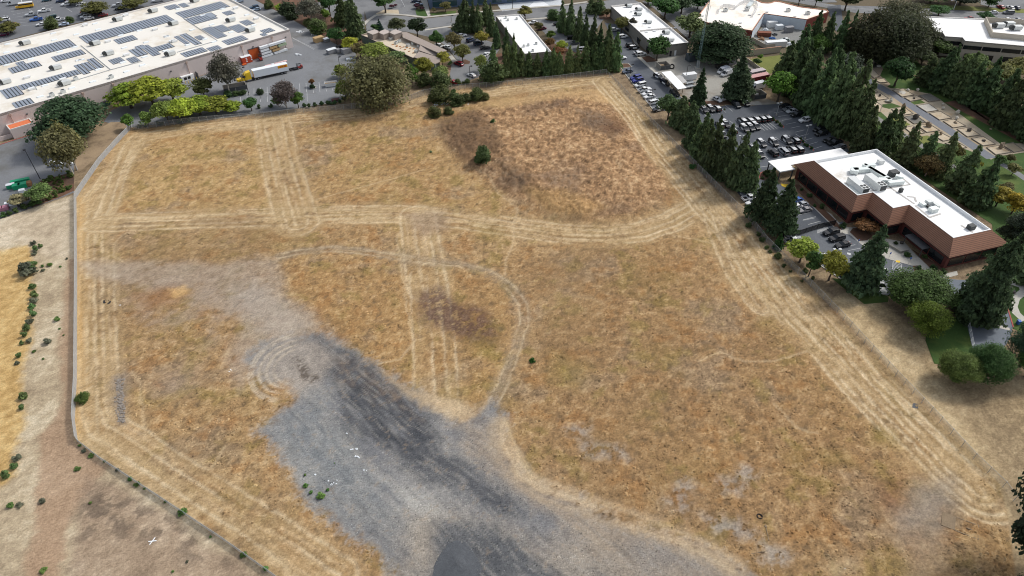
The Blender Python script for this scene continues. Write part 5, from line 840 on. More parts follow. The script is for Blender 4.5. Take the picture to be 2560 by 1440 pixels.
for i in range(2): me, cs = decid(80+i, 1500, .25, 11, .5, .05); TP['sap%d' % i] = (me, trunkmesh(BARK, 'dec', cs, .022, .42, i))
SHR = [decid(90+i, 900, -.25, 9, .55, .062)[0] for i in range(3)]+[decid(95, 3500, -.3, 22, .55, .034)[0]]
for m_ in SHR: m_.name = 'shrub'
CON, DCON, LIME, GRN, DGRN, OLV, YEL, OAK, RUST, GREYG = (.145, .205, .08), (.115, .165, .07), (.31, .37, .045), (.12, .215, .04), (.06, .13, .035), (.17, .155, .06), (.3, .27, .05), (.05, .085, .04), (.25, .13, .05), (.15, .145, .11)
_tn = [0]
def tree(proto, s, topy, w, col, label, cat='tree', group=None, name=None):
    k = s.split()[0] if s.split()[0] in CROPS else 'Z'; p = pt(s); ty = pt('%s 0,%f' % (k, topy))[1]; sc = CROPS[k][2]; b = G(p); b.z = zat(b.x, b.y) if b.y < 285 and b.x < 80 else 0
    h = hgt(p, ty); W_ = w/sc/pxm(p); _tn[0] += 1; var = TP[proto]
    r = thing(name or ('conifer_tree' if proto.startswith('con') else 'leafy_tree'), label, cat, (b.x, b.y, b.z), (_tn[0]*2.399) % 6.283, group)
    k_ = 1+.24*math.sin(_tn[0]*7.1); c = link('crown', var[0], r); c.color = (col[0]*k_, col[1]*k_, col[2]*k_, 1); W_ *= 1.03 if proto.startswith('con') and proto[3] != 'b' else .95; c.scale = (W_, W_, h); t = link('trunk', var[1], r); t.scale = (max(W_, h*.35),)*2+(h,); return r
def shrub(s, w, col, label, group=None, v=None, hf=.8, name='shrub', cat='shrub', z=0):
    p = pt(s); k = s.split()[0] if s.split()[0] in CROPS else 'Z'; W_ = w*(.8 if k in 'OP' else 1)/CROPS[k][2]/pxm(p); b = G(p); b.z = zat(b.x, b.y) if b.y < 285 else 0; _tn[0] += 1
    o = link(name, SHR[v if v is not None else _tn[0] % 3], None, b, (_tn[0]*2.4) % 6.283); o.scale = (W_, W_, W_*hf); k_ = 1+.15*math.sin(_tn[0]*5.3); o.color = (col[0]*k_, col[1]*k_, col[2]*k_, 1); return tag(o, label, cat, group)
# redwoods in a dense row along the upper fence
R1 = [(1234, 590), (1268, 580), (1286, 440), (1304, 640), (1322, 685), (1343, 710), (1365, 650), (1381, 640), (1397, 690), (1422, 600), (1442, 600), (1463, 550), (1484, 560), (1501, 570), (1517, 520), (1535, 430)]
for i, (x, ty) in enumerate(R1): tree('con%d' % (i % 4), 'Z %d,%f' % (x, 193-(x-1234)*.055), ty/5.333, 32 if i < 15 else 36, CON, '%s redwood from the left in the front row along the upper fence' % ordi(i), 'conifer', 'redwood row along the upper fence')
R2 = [('D 1200,430', 0, 150), ('D 1310,470', -30, 170), ('D 1420,560', 90, 170), ('D 1500,640', 190, 160), ('D 1600,720', 180, 160), ('D 1690,740', 310, 150), ('D 1800,760', 310, 170)]
for i, (s, ty, w) in enumerate(sorted(R2, key=lambda a: pt(a[0])[1])): tree('con%d' % ((i+1) % 4), s, ty, w, DCON, '%s from the top in the taller redwood clump between two white roofs' % ordi(i), 'conifer', 'tall redwoods between the white roofs')
for i, (s, ty, w) in enumerate([('D 90,440', 50, 150), ('D 190,330', -40, 150), ('D 260,470', 40, 150), ('D 330,640', 290, 130), ('D 460,760', 360, 130), ('D 20,430', -20, 110), ('C 2040,410', -60, 290)]):
    tree('con%d' % (i % 4), s, ty, w, DCON, ('redwood with the tip at the left edge of the narrow white roof', 'redwood farthest back beside the white gravel bed', 'tall redwood right of the yellow tree beside the narrow white roof', 'shorter redwood against the left wall of the narrow white roof', 'twin-topped redwood rising in front of the narrow white roof', 'slim dark redwood behind the yellow tree', 'very broad dark redwood beside the curved road')[i], 'conifer')
# belt between warehouse yard and curved road
for a in [('euc0', 'C 0,290', -60, 330, GREYG, 'tall thin grey-green tree by the drive beside the warehouse'), ('dec0', 'B 1605,170', 40, 120, LIME, 'small round lime tree in the belt by the warehouse drive'), ('sap0', 'C 190,300', 110, 120, GRN, 'slim green young tree on the dirt of the belt'), ('dec1', 'C 245,215', -150, 280, DGRN, 'broad dark green tree at the top edge behind the belt'),
    ('con3', 'C 590,500', -60, 300, DCON, 'darkest tall conifer of the belt above the pallets'), ('con1', 'C 430,330', -80, 260, (.12, .16, .06), 'paler yellow-green conifer beside the darkest one'), ('dec2', 'C 100,430', 290, 220, GRN, 'lime-green bushy tree at the left of the belt'), ('dec3', 'C 330,590', 370, 250, DGRN, 'green bushy tree in the middle of the belt by the pallets'),
    ('dec0', 'C 520,660', 480, 240, LIME, 'bright lime tree with a rusty edge above the wrapped pallets'), ('dec1', 'C 650,760', 560, 220, OLV, 'olive-brown tree right of the bright lime one'), ('weep0', 'C 900,1385', 590, 900, (.135, .145, .065), 'huge drooping olive tree standing at the field fence'), ('dec2', 'C 870,800', 570, 420, (.22, .28, .06), 'yellow-green tree behind the huge olive tree'), ('dec3', 'C 1130,900', 690, 300, (.17, .23, .08), 'pale green tree right behind the huge olive tree'),
    ('dec0', 'C 1340,1170', 820, 210, GRN, 'upright bright green tree right of the huge olive tree'), ('dec1', 'C 1500,1040', 750, 250, YEL, 'yellow-green tree against the low office wall'), ('sap1', 'C 1745,880', 700, 230, YEL, 'thin yellowish tree at the end of the taupe roof'), ('dec3', 'C 1720,1080', 880, 240, (.2, .23, .07), 'yellowish tree below the taupe roof, above round bushes'),
    ('dec0', 'C 1670,650', 390, 210, DGRN, 'dark green tree at the end of the low office'), ('dec1', 'C 1900,680', 420, 230, OLV, 'olive-gold tree behind the low office, left of the parked cars'), ('dec2', 'C 2010,820', 580, 240, (.2, .2, .06), 'olive-gold tree in the round planter of the office lot'), ('dec3', 'C 1410,490', 240, 270, (.05, .07, .03), 'very dark spreading tree behind the three roof towers'), ('dec0', 'C 1140,430', 220, 250, (.15, .17, .08), 'grey-olive tree beside the curved road'),
    ('con2', 'C 905,400', 250, 100, (.05, .1, .08), 'small bluish conifer beside the curved road'), ('dec2', 'C 850,410', 320, 130, DGRN, 'low green tree left of the small bluish conifer'), ('dec1', 'C 980,170', -160, 340, DGRN, 'large tree with a stout trunk on the sandy island'), ('dec3', 'C 1785,160', 20, 155, OLV, 'round olive tree on the lawn in front of the blue office'), ('sap0', 'C 1065,110', 60, 70, (.14, .05, .07), 'small plum-red tree on the sandy island'), ('sap1', 'C 1120,90', 50, 55, (.14, .05, .07), 'smallest plum-red tree at the tip of the sandy island'), ('sap0', 'C 1395,115', 45, 85, (.13, .05, .07), 'plum-red tree at the corner of the small lawn'), ('sap1', 'C 1470,140', 85, 75, (.13, .06, .07), 'second plum-red tree on the small lawn'), ('sap0', 'C 1625,165', 100, 65, OLV, 'small dull tree left of the round olive tree'),
    ('dec1', 'D 130,600', 410, 190, YEL, 'yellow tree squeezed between dark redwoods by the office lot'), ('dec2', 'D 125,960', 720, 190, (.2, .26, .07), 'yellow-green tree near the office lot exit'), ('dec0', 'D 710,255', 60, 190, (.2, .17, .05), 'golden olive tree behind the narrow white roof'), ('sap0', 'D 1060,205', 120, 80, DGRN, 'small round tree on the island by the road'), ('dec3', 'D 880,430', 290, 130, OLV, 'olive tree along the wall of the narrow white building'), ('dec0', 'D 1050,530', 395, 145, (.16, .25, .05), 'bright round tree in the middle lot'), ('dec1', 'D 1040,640', 500, 150, RUST, 'rusty small tree below the bright round one'), ('dec2', 'D 1190,680', 540, 170, LIME, 'lime tree between two rusty trees'), ('dec1', 'D 1150,760', 620, 190, RUST, 'rusty tree nearest the redwood row'),
    ('con0', 'D 1600,170', -60, 180, DCON, 'dark pine left of another at the far road'), ('con1', 'D 1700,180', -50, 170, DCON, 'dark pine right of another at the far road'), ('dec3', 'D 1990,430', 220, 200, (.17, .17, .05), 'olive-gold tree beside the grey block building'), ('sap1', 'D 1790,230', 110, 120, OLV, 'thin tree on the mulch island by the far road'), ('sap0', 'D 2130,420', 230, 110, GREYG, 'bare-looking thin tree against the grey block wall'), ('dec2', 'D 2270,590', 470, 100, OLV, 'small olive tree at the door of the grey block building'), ('dec1', 'E 755,810', 470, 330, DGRN, 'leafy green tree in the mulch bed of the service yard'),
    ('big1', 'E 1560,810', 270, 800, OAK, 'huge spreading dark oak beside the radio mast'), ('dec0', 'E 1190,500', 150, 420, (.12, .16, .06), 'pale green tree between the grey block and brick buildings'), ('dec1', 'E 860,250', -60, 380, DGRN, 'dark tree behind the grey block building, left'), ('dec2', 'E 1080,180', -80, 330, (.07, .11, .05), 'dark green tree behind the grey block building, right'), ('dec3', 'E 640,60', -90, 250, GRN, 'green tree at the top edge behind the grey block building'), ('dec0', 'E 1300,120', -70, 260, DGRN, 'green tree at the corner of the cream roof'),
    ('conbig1', 'E 1298,1420', 900, 250, (0.072, 0.119, 0.057), 'slim conifer with bare trunk at the edge of the service yard'), ('conbig1', 'E 1800,1310', 735, 460, (0.072, 0.112, 0.057), 'broad conifer shading the white pickup'), ('dec2', 'E 2360,1360', 935, 400, (.12, .2, .03), 'bright green broad tree beside the block trash enclosure'), ('sap1', 'E 2130,800', 720, 70, GRN, 'tiny tree on the dry lawn by the beige wall'), ('sap0', 'E 2080,870', 780, 110, DGRN, 'small tree on the dry lawn below the tiny one')]: tree(*a)
# trees on the warehouse yard
for a in [('euc0', 'B 925,1235', 655, 400, GREYG, 'tall grey gum tree in front of the yellow truck'), ('dec1', 'B 605,1310', 1030, 270, (.16, .17, .06), 'small olive tree with open crown in the yard lane'), ('dec0', 'I 1760,375', 20, 500, LIME, 'left lime-green tree of the big roadside cluster'), ('dec2', 'I 2050,340', -40, 560, LIME, 'middle lime-green tree of the big roadside cluster'), ('dec3', 'I 2330,300', 0, 400, (.24, .32, .05), 'right lime-green tree of the big roadside cluster'),
    ('dec1', 'I 2250,570', 270, 330, (.17, .23, .05), 'greener first tree of the lime row along the fence'), ('dec2', 'I 2480,550', 240, 370, LIME, 'second tree of the lime row along the fence'), ('dec0', 'B 290,1560', 1310, 380, LIME, 'third tree of the lime row along the fence'), ('dec3', 'B 540,1530', 1295, 370, LIME, 'fourth tree of the lime row along the fence'), ('dec1', 'B 760,1510', 1290, 370, (.28, .34, .05), 'fifth tree of the lime row along the fence'), ('dec0', 'B 970,1490', 1340, 270, LIME, 'last small tree of the lime row along the fence'),
    ('sap0', 'I 1750,650', 460, 150, GRN, 'leftmost small sapling at the field corner'), ('dec2', 'I 1990,620', 420, 200, (.18, .25, .06), 'small round tree right of the corner sapling'), ('dec3', 'B 1225,1480', 1300, 190, DGRN, 'small green tree right of the lime row'), ('euc1', 'B 1690,1440', 1040, 330, (.12, .1, .09), 'dark grey-purple tree with green suckers in the parking rows'), ('dec0', 'B 1590,1420', 1250, 180, GRN, 'green low tree left of the grey-purple tree'), ('dec1', 'B 1850,1440', 1210, 190, GRN, 'green low tree right of the grey-purple tree'),
    ('dec2', 'B 2420,1040', 865, 230, (.27, .3, .06), 'small yellow-green tree behind the lamp post'), ('dec0', 'B 2480,1310', 1045, 270, (.2, .3, .05), 'round lime tree between the lamp post and huge olive tree'), ('sap1', 'B 2035,1150', 1045, 80, RUST, 'tiny rusty tree on the small planter island'), ('big1', 'I 1020,800', 215, 880, OAK, 'large dense dark oak beside the warehouse wall'), ('euc0', 'I 1030,1200', 510, 330, OLV, 'tall pale-barked gum tree right of its leaning twin'), ('euc1', 'I 970,1250', 560, 500, (.16, .155, .07), 'leaning gum tree at the edge of the left yard')]: tree(*a)
for i, a in enumerate([('A 150,440', 280, 250), ('A 1290,200', 30, 320), ('A 1790,120', -30, 320), ('A 1040,60', -40, 180), ('A -10,330', 190, 120)]): tree('dec%d' % (i % 4), a[0], a[1], a[2], (.17, .17, .05), ('olive tree at a lamp post in the left of the rear lot', 'olive tree at a lamp post in the middle of the rear lot', 'green-olive tree beside a silver pickup in the rear lot', 'small golden tree at the top of the rear lot', 'golden tree cut by the left edge')[i])
# conifers between the field fence and the police lot
for i, (s, ty, w, p) in enumerate([('U 1350,1280', 760, 480, 'dec1'), ('U 1560,1400', 800, 420, 'con3'), ('U 1780,1530', 900, 430, 'con0'), ('K 150,890', 440, 270, 'con1'), ('K 410,1200', 470, 320, 'con2'), ('K 560,1290', 590, 330, 'con0'), ('K 720,1420', 690, 330, 'con1'), ('K 870,1480', 830, 330, 'con3'), ('K 20,640', 240, 250, 'con2')]):
    tree(p, s, ty, w, (.085, .13, .05) if i == 0 else (0.113, 0.155, 0.068), ('leafy green tree topmost along the right fence', 'first conifer below the leafy tree along the right fence', 'second conifer along the right fence, beside the lot corner', 'fourth conifer along the right fence', 'seventh conifer along the right fence', 'eighth conifer along the right fence', 'ninth conifer along the right fence', 'lowest big conifer of the line before the lane', 'third conifer along the right fence')[i], 'conifer' if i else 'tree')
tree('con1', 'K 255,1030', 440, 290, (.1, .15, .065), 'fifth conifer along the right fence, in the middle of the line', 'conifer'); tree('con3', 'K 330,1110', 520, 260, (.12, .16, .065), 'sixth conifer along the right fence, just below the middle', 'conifer')
for a in [('conbig1', 'L 325,1010', 320, 420, (0.072, 0.112, 0.052), 'left one of two big conifers beside the lane'), ('conbig1', 'L 560,1170', 470, 460, (0.085, 0.137, 0.062), 'right one of two big conifers beside the lane'), ('con2', 'L 548,1390', 1190, 140, DGRN, 'small young conifer at the fence by the iron gate'), ('conbig1', 'N 965,775', 165, 400, (0.085, 0.137, 0.068), 'tall leaning conifer on the lawn strip by the visitor lot'), ('conbig0', 'N 2075,1065', 240, 470, (0.066, 0.113, 0.053), 'giant dark conifer beside the driveway'),
    ('dec2', 'N 380,525', 300, 300, (.25, .31, .05), 'lime tree beside the grey pickup at the fence'), ('dec3', 'N 470,660', 420, 170, DGRN, 'narrow dark green tree below the lime tree'), ('dec1', 'N 665,700', 425, 270, YEL, 'yellow-topped tree at the corner of the visitor lot'), ('fine0', 'N 1500,930', 650, 580, (.09, .17, .045), 'large green tree between lawn and visitor lot'), ('fine0', 'N 1560,1200', 930, 350, (.14, .23, .035), 'brighter green tree in front of the large one'), ('sap0', 'L 1720,1180', 1040, 300, RUST, 'brown withered tree in the bed before the brick office'),
    ('fine0', 'V 1390,1240', 740, 440, (.05, .085, .045), 'big dark tree at the right edge below the driveway'), ('fine0', 'V 1450,1360', 1000, 300, (.1, .16, .04), 'brighter tree at the right edge in front of the dark one'), ('fine0', 'V 650,1400', 1110, 400, (.1, .15, .04), 'low green tree at the foot of the lawn, left'), ('fine0', 'V 960,1380', 1020, 420, (.08, .13, .04), 'low green tree at the foot of the lawn, middle'), ('fine0', 'R 2720,1500', 560, 900, (.035, .06, .035), 'dark round tree at the lower right corner'), ('fine0', 'R 2600,1700', 1230, 300, (.03, .055, .03), 'dark tree cut by the lower right corner')]: tree(*a)
# tall dark stand by the memorial plots
ST = [('Z 2027,128', 25, 36), ('Z 2058,130', 28, 34), ('Z 2092,134', 26, 32), ('Z 2113,132', 26, 36), ('Z 2000,214', 100, 56), ('Z 1958,205', 104, 60), ('Z 1980,240', 108, 62), ('Z 2008,266', 112, 66), ('Z 2062,250', 110, 64), ('Z 2040,292', 122, 72), ('Z 2078,318', 130, 72), ('Z 2112,338', 150, 66), ('Z 2138,350', 200, 52), ('Z 1996,160', 60, 46)]
for i, (s, ty, w) in enumerate(sorted(ST, key=lambda a: pt(a[0])[1])): tree('con%d' % (i % 4), s, ty, w, DCON, '%s conifer from the top in the tall dark stand beside the lot' % ordi(i), 'conifer', 'tall dark conifer stand')
RW = [('Z 2150,380', 262, 54), ('Z 2196,388', 272, 58), ('Z 2222,372', 268, 46), ('Z 2258,412', 305, 56), ('Z 2303,424', 330, 46), ('Z 2342,440', 330, 52), ('Z 2392,478', 364, 60), ('Z 2436,512', 392, 62)]
for i, (s, ty, w) in enumerate(RW): tree('con%d' % ((i+3) % 4), s, ty, w, DCON, '%s from the left in the conifer line behind the brick office' % ordi(i), 'conifer', 'conifer line behind the brick office')
RU = [('G 1240,1120', 760, 280), ('G 1410,1200', 640, 300), ('G 1480,1130', 590, 230), ('G 1690,1300', 690, 300), ('G 1560,1260', 760, 260), ('G 1960,1420', 760, 330), ('G 1800,1360', 800, 270), ('G 2210,1560', 920, 300), ('H 2260,620', -60, 290), ('H 2480,700', 60, 300), ('H 2640,820', 160, 300)]
for i, (s, ty, w) in enumerate(sorted(RU, key=lambda a: pt(a[0])[0])): tree('con%d' % (i % 4), s, ty, w, DCON, '%s from the left in the dark conifer row before the beige office' % ordi(i), 'conifer', 'conifer row before the beige office')
for a in [('dec0', 'G 180,700', 480, 250, (.07, .12, .035), 'green tree at the foot of the tall dark stand'), ('dec2', 'F 1810,720', 440, 270, (.09, .15, .03), 'bright green tree in the middle of the dark stand'), ('euc1', 'G 120,1080', 670, 420, (.07, .085, .06), 'blue-grey drooping tree at the end of the sand plots'), ('euc0', 'G 250,1180', 950, 260, (.07, .085, .06), 'smaller blue-grey tree below the drooping one'), ('dec1', 'G 830,1150', 760, 360, (.06, .11, .035), 'round dark green tree at the upper plots'),
    ('weep1', 'G 450,800', 0, 640, (.075, .085, .04), 'left giant gum tree of the tall brownish grove'), ('weep0', 'G 760,830', -20, 680, (.07, .08, .04), 'middle giant gum tree of the tall brownish grove'), ('weep1', 'G 1040,680', 150, 560, (.075, .085, .045), 'right giant gum tree of the tall brownish grove'), ('weep0', 'G 850,420', -100, 560, (.085, .095, .05), 'rear giant gum tree of the tall brownish grove'), ('dec3', 'G 170,140', -160, 300, (.07, .08, .035), 'tree with a bent trunk at the road junction'),
    ('dec1', 'G 1410,215', 70, 250, DGRN, 'clipped round tree at the roof corner of the beige office'), ('dec0', 'G 2030,280', 150, 200, DGRN, 'round tree on the road behind the beige office'), ('dec2', 'G 2080,100', -60, 190, DGRN, 'tree in the verge of the far parking lot'), ('dec3', 'G 1400,740', 520, 320, (.11, .15, .04), 'pale green tree at the step of the beige office'), ('dec0', 'G 1190,860', 640, 280, (.08, .12, .045), 'green tree beside the beige office corner'), ('dec1', 'G 2220,1130', 840, 340, (.17, .18, .06), 'olive tree in front of the beige office, left'), ('dec2', 'G 2450,1050', 760, 330, (.15, .16, .05), 'olive tree in front of the beige office, right'), ('dec3', 'G 1880,960', 730, 300, (.11, .15, .04), 'yellow-green tree under the lower windows'),
    ('euc1', 'H 1240,1280', 960, 330, (.17, .14, .05), 'weeping olive-gold tree behind the brick office'), ('dec0', 'H 1600,1050', 840, 220, (.16, .15, .04), 'rounded gold-green tree at the end of the plots'), ('sap0', 'H 1860,1230', 1040, 140, YEL, 'thin yellow tree on the lawn behind the brick office'), ('sap1', 'H 2360,1110', 990, 120, OLV, 'sapling at the far end of the lawn'), ('sap0', 'H 2180,1160', 1000, 130, DGRN, 'sapling at the end of the wide path'), ('sap1', 'M 2390,420', 270, 170, OLV, 'spreading sapling between the two path ends'), ('dec1', 'M 2180,830', 570, 280, YEL, 'orange-yellow tree at the edge of the right lawn'), ('dec2', 'M 2390,930', 660, 290, (.32, .26, .03), 'golden tree lower on the right lawn'), ('dec3', 'M 2300,640', 520, 160, OLV, 'thin tree above the golden one'), ('fine0', 'M 2520,1330', 920, 480, (.045, .07, .04), 'dark spreading tree at the right edge behind the mansard'), ('dec0', 'M 2300,1280', 1080, 240, (.09, .12, .06), 'grey-green tree beside the dark spreading one'), ('con2', 'Z 2590,690', 590, 120, DCON, 'dark conifer cut by the right edge'),
    ('dec1', 'G 1700,70', -160, 420, (.04, .06, .035), 'dark tree at the top edge beyond the road'), ('dec2', 'G 1300,40', -120, 350, (.1, .13, .05), 'light green tree at the top edge by the road'), ('dec0', 'F 1580,60', -140, 170, DGRN, 'street tree on the main road verge, left'), ('dec1', 'F 1800,85', -130, 170, DGRN, 'street tree on the main road verge, right')]: tree(*a)
# shrubs
for s, w, c, l in [('S 385,175', 190, (.1, .12, .04), 'large round bush at the rubbish heap'), ('S 525,205', 140, (.08, .12, .04), 'bush right of the rubbish heap'), ('S 610,175', 100, (.08, .11, .04), 'bush at the white rubbish scraps'), ('S 690,160', 130, (.09, .12, .04), 'wide bush on the crest by the upper fence'), ('S 765,160', 80, (.1, .12, .04), 'end bush of the clump on the crest'), ('S 503,105', 45, DGRN, 'small bush by itself near the upper fence'), ('S 348,300', 115, (.1, .12, .04), 'dark bush left of a pair above the mound'), ('S 470,280', 90, (.12, .14, .05), 'rounder bush right of a pair above the mound')]: shrub(s, w, c, l, 'bushes at the upper edge of the field', 3)
shrub('S 735,690', 150, (.09, .13, .045), 'biggest dark green bush on the mound', v=3, hf=1.0); shrub('S 830,408', 48, (.07, .13, .04), 'small bright bush on top of the mound'); shrub('S 315,600', 32, (.16, .22, .1), 'tiny pale bush in the grass left of the mound'); shrub('S 2455,720', 60, DGRN, 'bush leaning on the right fence'); shrub('Z 1332,905', 17, (.06, .17, .03), 'lone bright green weed in the middle of the field'); shrub('O 625,1310', 110, (.15, .2, .05), 'green bush against the left fence', v=3)
for i, (x, y, w) in enumerate([(2490, 590, 16), (2280, 760, 60), (2320, 815, 55), (2390, 840, 90), (2440, 790, 40), (2275, 680, 35)]): shrub('P %d,%d' % (x, y), w*.8, (.12, .24, .06), 'green weed %s along the edge of the grey gravel' % ('topmost', 'left of three', 'middle of three', 'largest of three', 'tallest', 'smallest')[i], 'weeds on the gravel edge')
LS = [(0, 250, 150, 45), (0, 275, 190, 55), (0, 300, 170, 40), (0, 260, 225, 45), (0, 235, 330, 90), (0, 215, 370, 140), (0, 262, 300, 40), (0, 245, 480, 60), (0, 255, 540, 70), (0, 260, 580, 60), (0, 245, 630, 60), (0, 245, 685, 65), (0, 225, 735, 60), (0, 210, 785, 65), (0, 185, 840, 60), (0, 220, 875, 50), (0, 170, 890, 40), (0, 150, 990, 55), (0, 130, 1040, 40), (0, 180, 1290, 70), (0, 175, 1370, 55), (1, 130, 560, 65), (1, 105, 620, 60), (1, 60, 680, 80)]
for i, (k, x, y, w) in enumerate(sorted(LS, key=lambda a: pt(('O %d,%d' if a[0] == 0 else 'P %d,%d') % a[1:3])[1])): shrub(('O %d,%d' if k == 0 else 'P %d,%d') % (x, y), w, (.13, .2, .07) if i % 3 else (.17, .18, .12), '%s shrub from the top in the line beside the left dirt track' % ordi(i), 'shrub line beside the dirt track')
for i, (k, x, y, w) in enumerate(sorted([('O', 370, 310, 45), ('O', 318, 315, 30), ('O', 320, 350, 35), ('O', 450, 320, 22), ('O', 498, 260, 22), ('O', 422, 715, 55), ('O', 445, 780, 20), ('O', 350, 890, 75), ('O', 255, 950, 32), ('O', 325, 1005, 22), ('O', 475, 830, 18), ('P', 325, 870, 60), ('P', 80, 905, 60), ('P', 150, 905, 55), ('P', 325, 1390, 55), ('P', 578, 635, 50), ('P', 672, 888, 28), ('P', 625, 500, 40), ('P', 685, 535, 50), ('P', 595, 465, 35), ('P', 782, 580, 28), ('P', 875, 640, 35), ('P', 978, 710, 50), ('P', 1022, 750, 50), ('P', 1075, 780, 25), ('P', 1232, 878, 28), ('P', 1360, 965, 80), ('P', 1565, 1140, 28), ('P', 1815, 1275, 60), ('P', 1975, 1385, 60), ('P', 1290, 1395, 25), ('P', 1395, 1325, 28)], key=lambda a: pt('%s %d,%d' % a[:3])[1])):
    shrub('%s %d,%d' % (k, x, y), w, (.13, .22, .06) if i % 4 else (.17, .18, .12), '%s weed clump from the top on the bare dirt outside the left fence' % ordi(i), 'weed clumps on the bare dirt', hf=.55)
for i, (x, y, w) in enumerate(sorted([(890, 415, 70), (930, 395, 60), (1015, 355, 95), (975, 425, 75), (1055, 395, 60), (1150, 375, 70), (1205, 325, 60), (1115, 415, 55), (1090, 475, 65), (1180, 490, 60), (1200, 440, 50), (1255, 430, 60), (1255, 485, 55), (1020, 565, 55), (1090, 540, 45), (1140, 565, 55), (1190, 575, 60), (1240, 530, 55), (1275, 575, 70), (1215, 635, 75), (1305, 620, 75), (1100, 650, 95), (1150, 715, 85), (1005, 765, 110), (1385, 560, 110), (1290, 350, 60), (1420, 320, 120), (1375, 265, 90), (1225, 385, 60)], key=lambda a: a[1])):
    shrub('J %d,%d' % (x, y+12), w, (.11, .16, .04), '%s clipped shrub from the top in the bed by the left lamp post' % ordi(i), 'shrubs in the left planting bed')
tree('dec1', 'J 880,830', 500, 470, (.13, .19, .06), 'small leafy tree beside the green-wrapped pallets'); tree('sap0', 'J 420,900', 700, 300, (.28, .27, .14), 'pale thin tree among the white pallets')
for i, (x, y, w) in enumerate([(80, 1110, 110), (190, 1080, 100), (320, 1020, 110), (510, 945, 120), (660, 900, 130), (770, 860, 130)]): shrub('J %d,%d' % (x, y+20), w, (.08, .13, .04), '%s from the left of the round shrubs below the pallets' % ordi(i), 'round shrubs below the pallets')
for i, s in enumerate(sorted(['I 1870,632', 'I 1960,625', 'I 2120,605', 'I 2160,600', 'I 2400,575', 'I 2440,570', 'I 2520,560', 'B 420,1520', 'B 700,1490', 'B 900,1470', 'B 1020,1460', 'B 1330,1440', 'B 1480,1430', 'B 1925,1425', 'B 1990,1428', 'B 2070,1412', 'B 2155,1400', 'B 2230,1392', 'B 2280,1390', 'B 2335,1388', 'B 2390,1378', 'B 2450,1320', 'B 2510,1300', 'B 2560,1310'], key=lambda a: pt(a)[0])): shrub(s, 62, (.07, .12, .045), '%s from the left in the clipped hedge row along the yard edge' % ordi(i), 'clipped hedge row along the yard', hf=.9)
for s, w, l in [('B 1340,1255', 95, 'flat dark shrub filling the left planter island'), ('B 2040,1175', 75, 'flat dark shrub in the planter island with the rusty tree'), ('A 690,375', 160, 'low bush showing over the rear edge of the warehouse'), ('A 945,300', 90, 'small bush beside the pale car at the roof edge'), ('C 1490,1130', 230, 'round green bush left of a pair at the office fence'), ('C 1710,1180', 290, 'round green bush right of a pair at the office fence'), ('C 1950,1120', 100, 'small round bush beside the red car'), ('C 2065,1110', 85, 'small bush below the lone white sedan'), ('C 2020,1120', 50, 'tiny yellow bush below the lone white sedan'), ('D 290,1090', 380, 'wide grey-green bush before the redwood row'), ('B 1450,110', 130, 'green bush beside the warehouse drive'), ('B 1740,240', 260, 'dark thicket beside the warehouse drive'), ('B 1980,340', 120, 'scrubby bush on the slope of the belt'), ('B 2110,440', 230, 'bush above the debris on the drive'), ('D 1100,265', 180, 'low shrubs on the road island'), ('A 2100,-20', 60, 'bush at the top edge of the rear lot')]: shrub(s, w, (.1, .14, .05) if 'dark' not in l else (.045, .075, .035), l, v=3)
for i, (s, w) in enumerate(sorted([('N 70,395', 45), ('N 95,430', 40), ('N 170,480', 75), ('N 235,575', 50), ('N 292,620', 30), ('N 515,690', 45), ('N 405,715', 30), ('L 170,1110', 90), ('L 290,1230', 80), ('L 345,1290', 90), ('L 410,1395', 60), ('N 430,620', 60)], key=lambda a: pt(a[0])[1])): shrub(s, w, (.1, .13, .045), '%s shrub from the top along the right fence by two big conifers' % ordi(i), 'shrubs along the right fence')
for i, (s, w) in enumerate(sorted([('L 390,400', 70), ('L 430,380', 70), ('L 415,440', 65), ('L 350,460', 45), ('L 975,700', 70), ('L 1150,850', 80), ('L 880,620', 50), ('L 1040,830', 50), ('L 1420,1110', 90), ('L 710,490', 50), ('N 1410,460', 55), ('N 1440,470', 50), ('N 1310,350', 40), ('N 1530,590', 50), ('N 1520,640', 45), ('N 1590,485', 50), ('N 1680,590', 60), ('N 1760,640', 70), ('K 1230,520', 45), ('K 1250,540', 40), ('K 1290,570', 50), ('K 1320,600', 50), ('K 1350,620', 45), ('K 1600,800', 50), ('K 1630,830', 45), ('K 1670,870', 50), ('K 1700,890', 45), ('K 1745,925', 55), ('K 590,400', 30)], key=lambda a: pt(a[0])[1])): shrub(s, w, (.07, .12, .04), '%s small shrub from the top in the beds around the brick office' % ordi(i), 'shrubs around the brick office')
